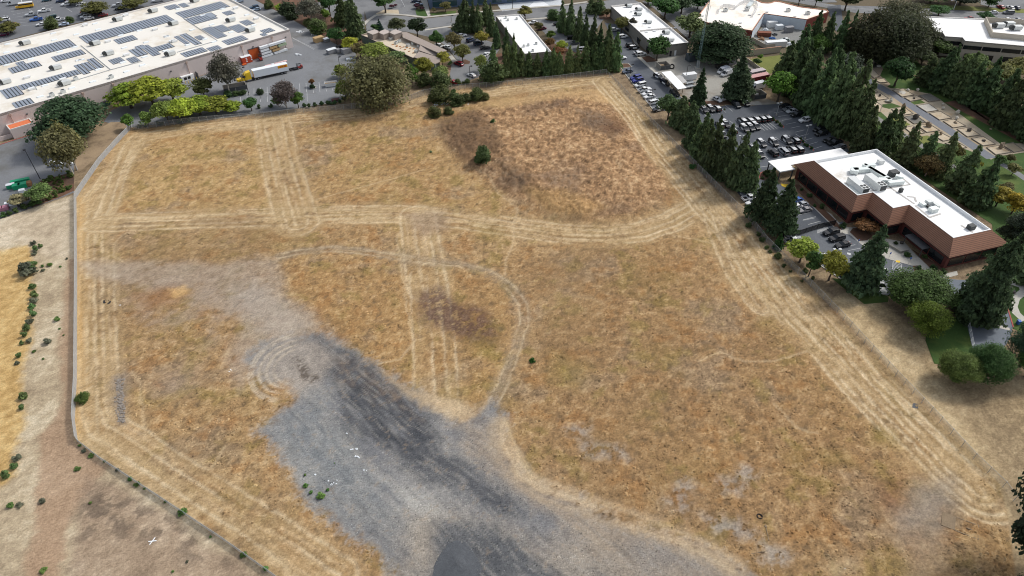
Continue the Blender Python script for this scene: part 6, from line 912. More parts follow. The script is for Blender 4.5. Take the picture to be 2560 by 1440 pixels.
# ---------------------------------------------------------------- fences, lamps, trucks, goods and small things
FENCEM = meshmat('chain_link', rgb('9a9fa3'), .84); FENCES = meshmat('fence_windscreen', rgb('c4cad0'), .55); IRON = meshmat('iron_bars', (.02, .02, .022), .35)
def fence(name, label, s, h, mm, step=3.0, pm=GREYM, cat='fence', rail=True, off=0):
    P_ = gp(s); P_ = [Vector((p.x, p.y, zat(p.x, p.y) if 60 < p.y < 285 and p.x < 60 else 0)) for p in P_]; t = thing(name, label, cat, P_[0]); o = P_[0]; b = MB(); rl = MB(); posts = []
    for i in range(len(P_)-1):
        a, c = P_[i]-o, P_[i+1]-o; L = (c-a).length; n = max(1, round(L/step))
        for k in range(n):
            u, v = a.lerp(c, k/n), a.lerp(c, (k+1)/n); d = Vector((-(v-u).y, (v-u).x, 0)).normalized()*.015; b.add([u+d, v+d, v+d+Vector((0, 0, h)), u+d+Vector((0, 0, h)), u-d, v-d, v-d+Vector((0, 0, h)), u-d+Vector((0, 0, h))], [(0, 1, 2, 3), (7, 6, 5, 4)]); posts.append(u)
        if rail: rl.tube(a+Vector((0, 0, h)), c+Vector((0, 0, h)), .03, n=5)
    posts.append(P_[-1]-o); b.build('mesh_panel', mm, t)
    if rail: rl.build('top_rail', pm, t)
    pb = MB(); pb.tube((0, 0, 0), (0, 0, h+.15), .055, n=5); pme = pb.mesh('post', pm); posts = posts if len(posts) <= 100 else [posts[int(k*len(posts)/100)] for k in range(100)]
    for p in posts: link('post', pme, t, p)
    return t
fence('chain_link_fence', 'chain-link fence across the top of the field before the redwoods', 'Z 326,328 480,308 700,290 880,273 1000,262 1060,238 1130,226 1250,217 1400,201 1516,186', 2.3, FENCEM)
fence('chain_link_fence', 'long chain-link fence down the right side of the field', 'Z 1516,187 1560,232 1625,305 1700,380 1733,412 1800,480 1870,548 1915,606 2010,700 2091,783 2178,878 2348,1057 2432,1148 2506,1218 2560,1290', 2.0, FENCEM)
fence('screened_fence', 'grey screened fence running straight down the left side of the field', 'Z 326,326 300,352 250,408 210,466 191,494 193,700 192,950 187,1050 195,1104', 2.0, FENCES)
fence('screened_fence', 'pale low screened fence slanting across the lower left corner', 'Z 195,1105 250,1148 400,1246 560,1352 700,1452 800,1530', 1.25, FENCES)
fence('iron_gate', 'black iron sliding gate across the lane to the police lot', 'N 215,262 330,265 380,262 550,205 725,165', 1.9, IRON, 2.5, BLACKM, 'gate')
fence('picket_fence', 'black iron fence at the end stalls left of the sliding gate', 'N 225,300 215,262', 1.6, IRON, 1.0, BLACKM)
t = thing('barrier_gate', 'white pipe barrier gate swung open along the driveway edge', 'gate', gp('V 795,712')[0]); q = gp('V 795,712 858,1036')[1]-t.location
for k in range(5): b = MB(); p = q*(k/4); b.tube(p, p+Vector((0, 0, 1.3)), .07); b.build('post', WHITEP, t)
for z in (.35, .8, 1.25): b = MB(); b.tube((0, 0, z), q+Vector((0, 0, z)), .05); b.build('rail', WHITEP, t)
def lamp(s, top, label, kind=0, rz=0, m=BLACKM):
    k = s.split()[0]; p = pt(s); h = hgt(p, pt('%s 0,%f' % (k, top))[1]); g = G(p); t = thing('street_lamp', label, 'street lamp', (g.x, g.y, 0), rz)
    b = MB(); b.tube((0, 0, 0), (0, 0, .6), .28, n=8); b.build('base', CONC, t); b = MB(); b.tube((0, 0, .5), (0, 0, h), .13, .08, 8); b.build('pole', m, t)
    if kind == 2: b = MB(); b.path([(0, 0, h-.4), (.8, 0, h), (2.2, 0, h+.1)], .06, 5); b.build('arm', m, t); b = MB(); b.box(1.9, -.2, h, 2.8, .2, h+.2); b.build('lamp_head', m, t)
    else:
        for a in ((0, math.pi) if kind else (0,)): b = MB(); T = Matrix.Rotation(a, 4, 'Z'); b.box(.05, -.07, h-.12, .5, .07, h-.02, 0, T); b.box(.4, -.35, h-.15, 1.15, .35, h+.12, 0, T); b.build('lamp_head', m if kind == 0 else GREYM, t)
for a in [('J 822,412', -190, 'tall dark lamp post at the corner of the left yard bed', 0, 2.5), ('B 1188,1265', 905, 'tall dark lamp post in front of the yellow truck', 0, 1), ('B 2425,1045', 765, 'tall dark lamp post in the middle of the warehouse yard', 0, 1), ('A 180,432', 215, 'dark lamp post at the left of the rear lot', 1), ('A 1297,190', -30, 'dark lamp post in the tree of the rear lot', 1), ('B 1672,190', -20, 'dark lamp post beside the warehouse drive', 0), ('C 40,285', 180, 'lamp post on the dirt of the belt', 0), ('U 597,400', 165, 'lamp post between the slate sedan and the blue SUVs', 0), ('U 1020,955', 668, 'lamp post behind the white sedans along the fence', 0), ('U 1712,490', 175, 'lamp post beside the white container in the service yard', 0),
    ('K 1285,470', 305, 'pale lamp post at the upper planted island', 1, .4, GREYM), ('K 1665,785', 605, 'pale lamp post at the lower planted island', 1, .4, GREYM), ('K 795,885', 745, 'dark lamp post left of the lower police cars', 1), ('L 215,650', 570, 'lamp post behind the dark SUV by the fence', 1), ('N 690,560', 400, 'lamp post with twin heads in the visitor lot', 1), ('C 2108,1055', 880, 'lamp post beside the lone white sedan', 0), ('C 1858,295', 208, 'lamp post on the curved road', 0), ('D 540,115', -40, 'lamp post in the white gravel bed', 0), ('G 1618,132', 10, 'white curved street light on the main road', 2, 3.0, WHITEP)]: lamp(*a)
# radio mast
g = gp('E 1300,905')[0]; t = thing('radio_mast', 'tall grey lattice radio mast on a concrete base', 'radio mast', g); hm = 36
b = MB(); b.cbox(0, 0, 0, 2.2, 2.2, .35); b.build('base', CONC, t); b = MB(); b.box(-.55, -.5, .35, .55, .5, 3.2); b.build('equipment_cabinet', GREYM, t); b = MB(); C3 = [Vector((math.cos(a)*.75, math.sin(a)*.75, 0)) for a in (.5, 2.6, 4.7)]; nz = 24
for k in range(nz):
    z0, z1 = hm*k/nz, hm*(k+1)/nz; f0, f1 = 1-.65*k/nz, 1-.65*(k+1)/nz
    for i in range(3): a, c = C3[i], C3[(i+1) % 3]; b.tube(a*f0+Vector((0, 0, z0)), a*f1+Vector((0, 0, z1)), .055, n=4); b.tube(a*f0+Vector((0, 0, z0)), c*f1+Vector((0, 0, z1)), .03, n=3); b.tube(c*f0+Vector((0, 0, z0)), a*f1+Vector((0, 0, z1)), .03, n=3); b.tube(a*f1+Vector((0, 0, z1)), c*f1+Vector((0, 0, z1)), .03, n=3)
b.build('lattice', mat('teal_grey_steel', rgb('6d8587'), .5, .3), t); b = MB(); b.tube((.9, 0, 24), (.9, 0, 26), .08); b.build('antenna', WHITEP, t)
# the yellow semi truck
g = gp('T 345,1030')[0]; TAZ = math.radians(209.8); t = thing('semi_truck', 'yellow semi tractor coupled to a long white box trailer in the yard', 'semi truck', (g.x, g.y, .02), TAZ); yo = -1.1
YC = (.85, .56, .02)
b = MB(); b.box(-.9, yo-.95, .75, 1.0, yo+.95, 1.75); b.add([(1.0, yo-.9, .8), (1.35, yo-.75, .8), (1.35, yo+.75, .8), (1.0, yo+.9, .8), (1.0, yo-.9, 1.7), (1.3, yo-.7, 1.55), (1.3, yo+.7, 1.55), (1.0, yo+.9, 1.7)], [(0, 1, 5, 4), (1, 2, 6, 5), (2, 3, 7, 6), (4, 5, 6, 7)])
b.box(-2.6, yo-1.15, .8, -.9, yo+1.15, 2.1); b.box(-2.6, yo-1.1, 2.1, -1.9, yo+1.1, 3.0)
b.add([(-2.6, yo-1.2, 2.9), (-1.7, yo-1.1, 2.95), (-1.7, yo+1.1, 2.95), (-2.6, yo+1.2, 2.9), (-2.9, yo-1.15, 3.7), (-2.9, yo+1.15, 3.7)], [(0, 1, 4), (1, 2, 5, 4), (2, 3, 5)])
b.box(-4.6, yo-1.22, .8, -2.6, yo+1.22, 3.1); b.add([(-4.6, yo-1.22, 3.1), (-2.6, yo-1.22, 3.1), (-2.6, yo+1.22, 3.1), (-4.6, yo+1.22, 3.1), (-4.6, yo-1.15, 4.0), (-2.9, yo-1.15, 3.7), (-2.9, yo+1.15, 3.7), (-4.6, yo+1.15, 4.0)], [(0, 1, 5, 4), (1, 2, 6, 5), (2, 3, 7, 6), (3, 0, 4, 7), (4, 5, 6, 7)])
cabo = b.build('cab', PAINT, t); cabo.color = (*YC, 1)
b = MB(); b.add([(-.88, yo-1.05, 2.12), (-.88, yo+1.05, 2.12), (-1.72, yo+.98, 2.95), (-1.72, yo-.98, 2.95)], [(0, 1, 2, 3)]); b.build('windshield', GLASS, cabo)
for s in (-1, 1): b = MB(); b.box(-2.3, yo+s*1.14-.03, 2.05, -1.25, yo+s*1.14+.03, 2.75); b.build('side_window', GLASS, cabo)
for s in (-1, 1): b = MB(); b.box(.98, yo+s*.72-.14, 1.0, 1.2, yo+s*.72+.14, 1.25); b.build('headlight', LAMPW, t)
b = MB(); b.box(-9.2, yo-.5, .6, .6, yo+.5, .95); b.box(-7.0, yo-1.1, .55, -4.8, yo+1.1, .8); b.build('chassis', BLACKM, t)
for s in (-1, 1): b = MB(); b.tube((-4.4, yo+s*1.0, .7), (-2.7, yo+s*1.0, .7), .33, n=10); b.build('fuel_tank', RIM, t)
TX0, TX1 = -5.6, -20.3; b = MB(); b.box(TX1, yo-1.3, 1.15, TX0, yo+1.3, 4.1); tr = b.build('trailer', mat('trailer_white', rgb('e6eaef'), .5, var=.05, scale=.6), t)
b = MB(); b.box(TX1-.03, yo-1.2, 1.3, TX1+.02, yo+1.2, 3.95); b.build('rear_door', WHITEP, tr); b = MB(); b.box(TX0-.12, yo+1.29, 1.2, TX0+.02, yo+1.33, 4.05); b.build('front_post', mat('orange_stripe', rgb('c8663a'), .6), tr)
b = MB(); b.box(-15.5, yo-1.1, .55, -9, yo+1.1, .6); b.box(TX1+.2, yo-1.0, .7, TX1+5, yo+1.0, 1.15); b.build('undercarriage', BLACKM, tr)
b = MB(); b.box(-20.1, yo+1.3, 2.85, -16.0, yo+1.34, 3.95); sg = b.build('sign_panel', mat('sign_yellow', rgb('f2b325'), .5, var=.02), tr)
cu = bpy.data.curves.new('sign_lettering', 'FONT'); cu.body = 'DHL'; cu.size = 1.2; cu.shear = .35; cu.extrude = .01; cu.align_x = 'CENTER'; cu.align_y = 'CENTER'; cu.offset = .035; cu.space_character = 1.05
cu.materials.append(mat('sign_red', rgb('c0202a'), .5, var=.02)); tmp = bpy.data.objects.new('sign_lettering', cu); COL.objects.link(tmp); bpy.context.view_layer.update()
me = bpy.data.meshes.new_from_object(tmp.evaluated_get(bpy.context.evaluated_depsgraph_get())); bpy.data.objects.remove(tmp); me.name = 'sign_lettering'
tx = link('sign_lettering', me, sg, (-18.15, yo+1.36, 3.42)); tx.rotation_euler = Matrix(((-1, 0, 0), (0, 0, 1), (0, 1, 0))).to_euler(); tx.scale = (1.25, .85, 1)
b = MB(); b.box(-20.0, yo+1.345, 3.36, -19.5, yo+1.352, 3.4); b.box(-16.8, yo+1.345, 3.36, -16.2, yo+1.352, 3.4); b.build('sign_stripe', bpy.data.materials['sign_red'], sg)
for x in (.15, -6.0, -7.3, -17.2, -18.5):
    for s in (-1, 1): link('wheel', BIGW, t, (x, yo+s*1.0, .5))
def forklift(s, rz, col, label, name='forklift'):
    g = gp(s)[0]; t = thing(name, label, 'forklift', (g.x, g.y, .02), rz); b = MB(); b.box(-1.3, -.6, .35, .7, .6, 1.0); b.box(-1.4, -.6, .4, -.8, .6, 1.35); o = b.build('body', PAINT, t); o.color = (*col, 1)
    b = MB()
    for x in (-.9, .45):
        for y in (-.5, .5): b.tube((x, y, 1.0), (x*.85, y*.9, 2.1), .05, n=4)
    b.box(-.85, -.5, 2.08, .45, .5, 2.14); b.build('overhead_guard', BLACKM, t); b = MB(); b.box(-.5, -.28, 1.0, -.1, .28, 1.15); b.box(-.6, -.28, 1.0, -.48, .28, 1.6); b.build('seat', BLACKM, t)
    b = MB()
    for y in (-.4, .4): b.box(.8, y-.07, .15, .95, y+.07, 2.6)
    b.box(.8, -.4, 1.2, .95, .4, 1.3); b.box(.8, -.4, 2.45, .95, .4, 2.55); b.build('mast', DGREY, t)
    for y in (-.3, .3): b = MB(); b.box(.95, y-.07, .12, 2.1, y+.07, .2); b.build('fork', DGREY, t)
    for x in (-.9, .55):
        for y in (-.55, .55): link('wheel', WHEEL, t, (x, y, .36))
    return t
forklift('B 1345,800', math.radians(120), (.4, .05, .04), 'red forklift in front of the orange roller door')
t = forklift('B 1860,915', math.radians(215), (.4, .05, .04), 'dark truck-mounted forklift behind the white trailer', 'truck_mounted_forklift')
b = MB(); b.box(2.1, -.9, .35, 4.6, -.5, .85); b.box(2.1, .5, .35, 4.6, .9, .85); b.box(.9, -.9, .4, 2.2, .9, .75); b.build('straddle_leg', BLACKM, t)
# stacked goods: each a thing with its own wrap, slabs and bearers
WRAP = mat('white_wrap', rgb('dfe3e6'), .4, var=.1, fine=3); GREENWRAP = mat('green_wrap', rgb('1e9468'), .45, var=.2, scale=1.5); PINKW = mat('pink_bag', rgb('b98190'), .7, var=.2); WOOD = mat('bare_wood', rgb('b79a70'), .85, var=.2, fine=6); GREYST = mat('grey_stock', rgb('8d8d90'), .7, var=.2, fine=4); WOODD = mat('old_timber', rgb('86755f'), .9, var=.25, fine=4)
def stack(name, label, cat, s, dx, dy, dz, rz, m, layers=3, cap=None, group=None, z=0.0, bearer=True, rnd=0):
    g = gp(s, z)[0]; t = thing(name, label, cat, (g.x, g.y, z), math.radians(rz), group); b = MB()
    for k in range(2 if bearer else 0): x = dx*(k-.5)*.6; b.box(x-.06, -dy/2, 0, x+.06, dy/2, .12)
    if bearer: b.build('bearer', WOOD, t)
    z0 = .12 if bearer else 0
    b = MB(); h = (dz-z0)/layers; r = random.Random(len(label))
    for k in range(layers): j = r.uniform(-.06, .06); b.box(-dx/2+j, -dy/2+j*.5, z0+h*k+.015, dx/2+j, dy/2+j*.5, z0+h*(k+1)-.005)
    b.build('load', m, t)
    if cap: b = MB(); b.box(-dx/2-.04, -dy/2-.04, dz-.12, dx/2+.04, dy/2+.04, dz+.04); b.build('cover', cap, t)
    return t
t = thing('lumber_rack', 'tall steel rack against the warehouse wall beside the orange door', 'rack', gp('T 1010,440')[0], WA)
for x in (-6.3, -2.1, 2.1, 6.3):
    b = MB(); b.box(x-.08, .7, 0, x+.08, .86, 4.6); b.build('upright', DGREY, t); b = MB()
    for z in (1.3, 2.6, 3.9): b.box(x-.06, -1.0, z-.1, x+.06, .7, z)
    b.build('arm', DGREY, t)
ex, ey = Vector((math.cos(WA), math.sin(WA), 0)), Vector((-math.sin(WA), math.cos(WA), 0))
for i, (u, z, dx, m, c, l) in enumerate([(-4.2, 3.9, 4.0, WRAP, WRAP, 'white wrapped bundle at the top left of the lumber rack'), (2.2, 3.9, 8.0, WRAP, WRAP, 'long white wrapped bundle along the top of the lumber rack'), (-4.2, 2.6, 4.0, WRAP, None, 'pale bundle on the middle left of the lumber rack'), (0, 2.6, 3.4, WOOD, None, 'brown bundle in the middle of the lumber rack'), (4.4, 2.6, 4.0, mat('green_banded', rgb('a8b79a'), .8), None, 'greenish bundle on the right of the lumber rack'), (-3.8, 1.3, 4.6, WRAP, None, 'white bundle low on the left of the lumber rack'), (1.0, 1.3, 3.6, WOOD, None, 'yellowish bundle low in the middle of the lumber rack'), (-3.6, 0, 5.4, WRAP, None, 'white bundle on the ground at the left of the rack'), (3.0, 0, 6.6, WRAP, None, 'longest white bundle on the ground before the rack')]):
    p = gp('T 1010,440')[0]+ex*u-ey*.2; tt = stack('lumber_bundle', l, 'bundle', 'T 1010,440', dx, 1.3, 1.0, 43.1, m, 2, c, 'bundles on the lumber rack', 0); tt.location = (p.x, p.y, z+.01)
p0, p1 = gp('T 385,655 575,600'); d = p1-p0; t = thing('steel_container', 'orange-red steel container with white notices beside the roller door', 'container', (p0+p1)/2+Vector((-.7, .9, 0)), math.atan2(d.y, d.x)); L = d.length
b = MB(); b.box(-L/2, -1.1, .1, L/2, 1.1, 2.9); o = b.build('body', mat('orange_red_steel', rgb('b5482c'), .6), t); b = MB(); b.box(-L/2-.03, -1.13, 2.86, L/2+.03, 1.13, 2.95); b.build('roof', WRAP, t)
for i, (u, z) in enumerate([(-.05, 2.1), (-.05, 1.4), (-.05, .7), (.46, 2.4), (.46, 1.7), (.46, 1.0)]): b = MB(); b.box(L*u-.3, -1.13, z, L*u+.3, -1.1, z+.4); b.build('notice', WHITEP, o)
stack('pallet', 'low orange pallet at the corner of the orange-red container', 'pallet', 'T 410,660', 1.8, 1.2, .5, 43, ORANGE, 1)
t = thing('trash_compactor', 'white trash compactor inside a dark fenced bay on the warehouse wall', 'compactor', gp('B 385,1075')[0]+ey*.8, WA); b = MB(); b.box(-2.6, -.9, .1, 2.6, 1.2, 2.2); b.build('body', WHITEP, t)
for x in (-1.1, .5): b = MB(); b.box(x-.6, -.94, .7, x+.6, -.9, 1.8); b.build('opening', BLACKM, t)
b = MB(); b.box(-4.2, -1.5, 0, -4.0, 2.2, 2.4); b.box(4.0, -1.5, 0, 4.2, 2.2, 2.4); b.build('bay_wall', DGREY, t)
for i in range(5): g = gp('B %d,%d' % (345+i*37, 1118-i*13))[0]; b = MB(); b.tube((0, 0, 0), (0, 0, 1.1), .12, .11, 8); b.tube((0, 0, 1.1), (0, 0, 1.18), .11, .04, 8); o = b.build('bollard', YELP, None, False, g); tag(o, '%s yellow bollard from the left before the trash compactor' % ordi(i), 'bollard', 'bollards before the compactor')
def dumpster(s, rz, m, label, dx=2.0, dy=1.4, dz=1.4, open_=False, cat='dumpster', name='dumpster'):
    g = gp(s)[0]; t = thing(name, label, cat, (g.x, g.y, .02), math.radians(rz)); b = MB(); b.add([(-dx/2*.9, -dy/2*.85, .12), (dx/2*.9, -dy/2*.85, .12), (dx/2*.9, dy/2*.85, .12), (-dx/2*.9, dy/2*.85, .12), (-dx/2, -dy/2, dz), (dx/2, -dy/2, dz), (dx/2, dy/2, dz), (-dx/2, dy/2, dz)], [(3, 2, 1, 0), (0, 1, 5, 4), (1, 2, 6, 5), (2, 3, 7, 6), (3, 0, 4, 7)]); b.build('body', m, t)
    if open_: b = MB(); b.box(-dx/2*.97, -dy/2*.95, dz*.6, dx/2*.97, dy/2*.95, dz*.62); b.build('load', WOODD, t)
    else: b = MB(); b.box(-dx/2, -dy/2, dz, -.02, dy/2, dz+.06); b.build('lid', m if open_ else BLACKM, t); b = MB(); b.box(.02, -dy/2, dz, dx/2, dy/2, dz+.06); b.build('lid', BLACKM, t)
    b = MB()
    for x in (-dx*.35, dx*.35): b.tube((x, -dy*.4, .06), (x, dy*.4, .06), .07)
    b.build('axle', BLACKM, t); return t
dumpster('A 1425,1405', 43, mat('dark_green_steel', rgb('3f5f52'), .6), 'dark green dumpster against the warehouse wall', 3.2, 1.6, 1.6)
dumpster('T 2150,1080', 16, WHITEP, 'white roll-off bin in the parking stalls beside the round lime tree', 5, 2.4, 1.7, True, 'roll-off bin', 'roll_off_bin')
for a in [('lumber_stack', 'tan strapped lumber stack beside the belt of trees', 'T 1900,190', 4.5, 2.6, 2.2, 40, WOOD, 5, None), ('wrapped_stack', 'grey wrapped stack right of the tan lumber', 'T 2060,190', 2.6, 2.2, 1.5, 40, GREYST, 3, WRAP), ('wrapped_stack', 'grey stack with a rounded white cover in the right of the yard', 'T 2160,420', 4.2, 2.2, 1.9, 40, GREYST, 4, WRAP), ('wrapped_stack', 'slim grey stack right of the white-covered one', 'T 2290,410', 1.8, 2.0, 1.7, 40, GREYST, 4, None), ('wrapped_stack', 'tall grey strapped stack beside the huge olive tree', 'T 2450,420', 4.0, 2.4, 2.3, 40, GREYST, 5, None), ('wrapped_stack', 'black-wrapped stack behind the white-covered one', 'T 2330,330', 3.2, 2.0, 1.5, 40, BLACKM, 3, None), ('board_pile', 'low pale pile of boards lowest beside the huge olive tree', 'T 2510,560', 2.6, 1.6, .8, 20, WRAP, 2, None),
    ('board_pile', 'dark red pile of pallets at the lower hedge of the yard', 'T 2230,1370', 3.0, 1.8, .6, 20, mat('dull_red_pallet', rgb('6d4b47'), .9), 2, None)]: stack(a[0], a[1], 'stack', a[2], a[3], a[4], a[5], a[6], a[7], a[8], a[9])
for i in range(7): stack('concrete_slab', '%s pink-white slab from the left in the row behind the trailer' % ordi(i), 'slab', 'T %d,%d' % (860+i*60, 682-i*15), 1.6, 1.2, .35, 30, mat('pink_white', rgb('dcb9b6'), .8) if i == 0 else (WRAP if i == 2 else bpy.data.materials['pink_white']), 2, None, 'slabs behind the trailer', 0, False)
def heap(name, label, cat, s, w, hgt_, m, n=14, seed=1, sz=.5, group=None):
    g = gp(s)[0]; r = random.Random(seed); b = MB(); z0 = zat(g.x, g.y) if g.y < 285 and g.x < 60 else 0
    for i in range(n):
        a, d = r.random()*6.28, w/2*math.sqrt(r.random()); k = sz*r.uniform(.4, 1); b.cbox(math.cos(a)*d, math.sin(a)*d*.7, -.03+.004*i, k*r.uniform(.7, 2), k, (hgt_*(1-d/w*1.4))*r.uniform(.4, 1)+.05, r.random()*3)
    return tag(b.build(name, m, None, False, (g.x, g.y, z0)), label, cat, group)
heap('plastic_heap', 'long heap of white plastic wrap lying on the yard', 'plastic heap', 'T 1485,455', 3.4, .6, WRAP, 12, 2, .6); heap('plastic_heap', 'white plastic rubbish at the upper end of the warehouse drive', 'plastic heap', 'B 1870,425', 3.5, .6, WRAP, 12, 3, .7); heap('plastic_heap', 'bluish plastic rubbish along the belt edge', 'plastic heap', 'B 2050,465', 3.6, .5, WRAP, 12, 4, .6)
heap('rubbish_heap', 'scattered white rubbish between bushes at the top of the field', 'rubbish heap', 'S 390,205', 7, .5, WRAP, 26, 5, .9); heap('rubbish_heap', 'small white rubbish scraps beside the bush clump', 'rubbish heap', 'S 620,198', 2, .3, WRAP, 8, 6, .5)
for i, (s, w, n, l) in enumerate([('O 1695,1095', 2.2, 22, 'crumpled white sheet left of the turning circles'), ('O 1390,1025', .9, 5, 'small white scrap upper left of the crumpled sheet'), ('Q 850,955', 1.6, 10, 'upper white plastic scrap on the dark gravel'), ('Q 865,1018', 1.6, 10, 'lower white plastic scrap on the dark gravel'), ('Q 690,1205', 2.2, 12, 'white spill beside the green weeds'), ('Q 930,1122', .7, 3, 'tiny white scrap below the plastic on the gravel'), ('Q 795,845', .5, 3, 'tiny white scrap above the plastic on the gravel'), ('R 20,428', 1.0, 5, 'white scrap, upper of two in the right brown grass'), ('R 12,492', .8, 4, 'white scrap, lower of two in the right brown grass'), ('R 1215,1372', 1.0, 6, 'white scrap on the pale patch at the bottom right'), ('R 2195,1143', .6, 3, 'white scrap at the old timber frame'), ('P 2163,1138', .7, 3, 'white speck in the lower left mown strip'), ('P 2340,678', .6, 3, 'white speck in the weeds at the gravel edge'), ('O 895,605', .7, 4, 'white scrap near black rubbish in the left grass')]): heap('litter', l, 'litter', s, w, .25, WRAP, max(2, n//2), 20+i, .3)
heap('litter', 'black rubbish lying in the left mown grass', 'litter', 'O 800,582', 2.5, .3, BLACKM, 8, 51, .5); heap('floor_mat', 'dark mat lying on the right mown strip', 'mat', 'R 1743,162', 1.6, .06, DGREY, 3, 52, 1.3)
g = gp('P 1135,1170')[0]; b = MB(); b.box(-.75, -.1, .0, .75, .1, .03, 0, Matrix.Rotation(.12, 4, 'Z')); b.box(-.78, -.1, .034, .78, .1, .06, 0, Matrix.Rotation(1.25, 4, 'Z')); tag(b.build('ground_marker', WHITEP, None, False, (g.x, g.y, .03)), 'white cross marker laid on the brown dirt', 'ground marker')
def mound_obj(name, label, cat, s, r0, h, m, seed, rough=.15):
    g = gp(s)[0]; n, k = 40, 16; V = [(0, 0, h)]; F = []; r = np.random.RandomState(seed)
    for i in range(1, k+1):
        t_ = i/k
        for j in range(n): a = 6.283*j/n; q = r0*t_*(1+.12*math.sin(a*3+seed)); V.append((q*math.cos(a), q*math.sin(a), h*(1-t_)**1.5-(.1 if i == k else 0)+(r.rand()-.5)*rough*(1-t_*.6)))
    for j in range(n): F.append((0, 1+j, 1+(j+1) % n))
    for i in range(k-1):
        for j in range(n): a = 1+i*n; F.append((a+j, a+n+j, a+n+(j+1) % n, a+(j+1) % n))
    b = MB(); b.add(V, F); return tag(b.build(name, m, None, True, (g.x, g.y, 0)), label, cat)
mound_obj('gravel_pile', 'round pile of dark grey gravel at the bottom of the picture', 'gravel pile', 'Z 1142,1412', 4.6, .7, mat('dark_gravel', rgb('55585c'), .95, var=.25, scale=1, fine=8, bump=.5), 3)
r = random.Random(9); b = MB()
for i in range(260): u, v = r.random(), r.gauss(0, .9); p = G((300+3*u+v*7*.5+r.uniform(-8, 8), 948+108*u)); k = r.uniform(.1, .34); b.cbox(p.x, p.y, -.05, k*1.4, k, k*.9, r.random()*3)
tag(b.build('rubble_strip', mat('grey_rubble', rgb('8d857c'), .95, var=.35, fine=3)), 'long strip of grey broken rubble in the left grass', 'rubble', None, 'stuff')
t = thing('timber_frame', 'broken old timber frame lying at the lower right of the field', 'timber frame', gp('R 2090,1060')[0], -.5); b = MB(); b.box(-3.4, -1.6, .05, -1.0, 1.6, .25); b.build('deck', WOODD, t)
for (x0_, y0_, x1_, y1_) in ((-1, -1.7, 3, -1.5), (-1, 1.5, 3, 1.7), (2.8, -1.5, 3, 1.5), (.9, -.1, 2.8, .1)): b = MB(); b.box(x0_, y0_, .1, x1_, y1_, .28); b.build('beam', WOODD, t)
t = thing('timber_frame', 'small pale timber frame below the broken old one', 'timber frame', gp('R 2110,1130')[0], -.4); 
for (x0_, y0_, x1_, y1_) in ((-1.5, -.9, 1.5, -.75), (-1.5, .75, 1.5, .9), (1.35, -.75, 1.5, .75)): b = MB(); b.box(x0_, y0_, .08, x1_, y1_, .22); b.build('beam', WOOD, t)
for s, a, l in (('R 645,1110', 1.5, 'pole standing out of the brown grass, upper of two'), ('R 570,1262', .15, 'fallen rusty pole in the brown grass, lower of two')): g = gp(s)[0]; b = MB(); b.tube((-1.6*math.cos(a), -1.6*math.sin(a), .2), (1.6*math.cos(a), 1.6*math.sin(a), .35), .09, n=6); b.cbox(1.2*math.cos(a), 1.2*math.sin(a), .1, .5, .3, .3); tag(b.build('pole', WOODD, None, False, g), l, 'pole')
def ring_obj(s, R_, r_, label, m=TYRE, z=.2, tilt=0):
    g = gp(s)[0]; b = MB(); n = 14
    for i in range(n): a0, a1 = 6.283*i/n, 6.283*(i+1)/n; b.tube((R_*math.cos(a0), R_*math.sin(a0), 0), (R_*math.cos(a1), R_*math.sin(a1), 0), r_, n=6, cap=False)
    o = b.build('old_tyre', m, None, True, (g.x, g.y, z)); o.rotation_euler = (tilt, 0, 0); return tag(o, label, 'tyre')
ring_obj('R 590,990', .5, .17, 'old tyre lying in the brown grass at the lower right'); ring_obj('E 955,915', .9, .28, 'big black tyre leaning by the block enclosure of the service yard', z=.9, tilt=1.2)
# left yard: green and white wrapped pallets
for a in [('J 240,560', 2.4, 1.4, 1.5, GREENWRAP, WRAP, 'green-topped pallet at the left end of the green group'), ('J 360,575', 2.2, 1.8, 1.6, GREENWRAP, GREENWRAP, 'shiny green wrapped pallet, left of a close pair'), ('J 480,545', 2.4, 1.8, 1.6, GREENWRAP, GREENWRAP, 'shiny green wrapped pallet, right of a close pair'), ('J 420,455', 5.5, 1.3, 1.2, GREENWRAP, GREENWRAP, 'long green wrapped row behind the close pair'), ('J 590,510', 1.8, 1.8, 1.4, mat('brown_carton', rgb('9a7350'), .9), None, 'brown carton pallet right of the green ones'), ('J 460,655', 1.6, 1.4, 1.2, WRAP, WRAP, 'single white wrapped pallet below the green pair'), ('J 460,810', 2.2, 1.6, 1.5, WRAP, WRAP, 'white wrapped pallet behind the leafy tree'), ('J 380,880', 2.0, 1.5, 1.3, WRAP, WRAP, 'white wrapped pallet left of the leafy tree'), ('J 180,920', 1.6, 1.4, 1.3, WRAP, None, 'white bagged pallet next to the pink ones'), ('J 300,950', 1.9, 1.4, 1.4, GREYST, WRAP, 'grey pallet with a white cover among white ones'), ('J 120,990', 1.7, 1.6, 1.2, PINKW, None, 'pink bagged pallet, right of a pair at the left edge'), ('J 20,1010', 1.7, 1.6, 1.2, PINKW, None, 'pink bagged pallet, left of a pair at the left edge'), ('J 560,860', 2.0, 1.4, 1.3, GREYST, None, 'grey pallet in front of the leafy tree'),
    ('J 1085,115', 1.5, 1.5, 1.7, GREYST, WRAP, 'grey bin with a white top under the gum trees'), ('J 1170,120', 1.4, 1.4, 1.2, GREYST, None, 'grey bin right of the white-topped one'), ('J 1240,110', 1.6, 1.4, 1.0, WRAP, None, 'white pallet under the gum trees'), ('J 1410,90', 1.6, 1.3, 1.6, WRAP, WRAP, 'white wrapped pallet at the trunk of the tall gum tree')]: stack('wrapped_pallet', a[6], 'pallet', a[0], a[1], a[2], a[3], 25, a[4], 3, a[5], 'pallets in the left yard')
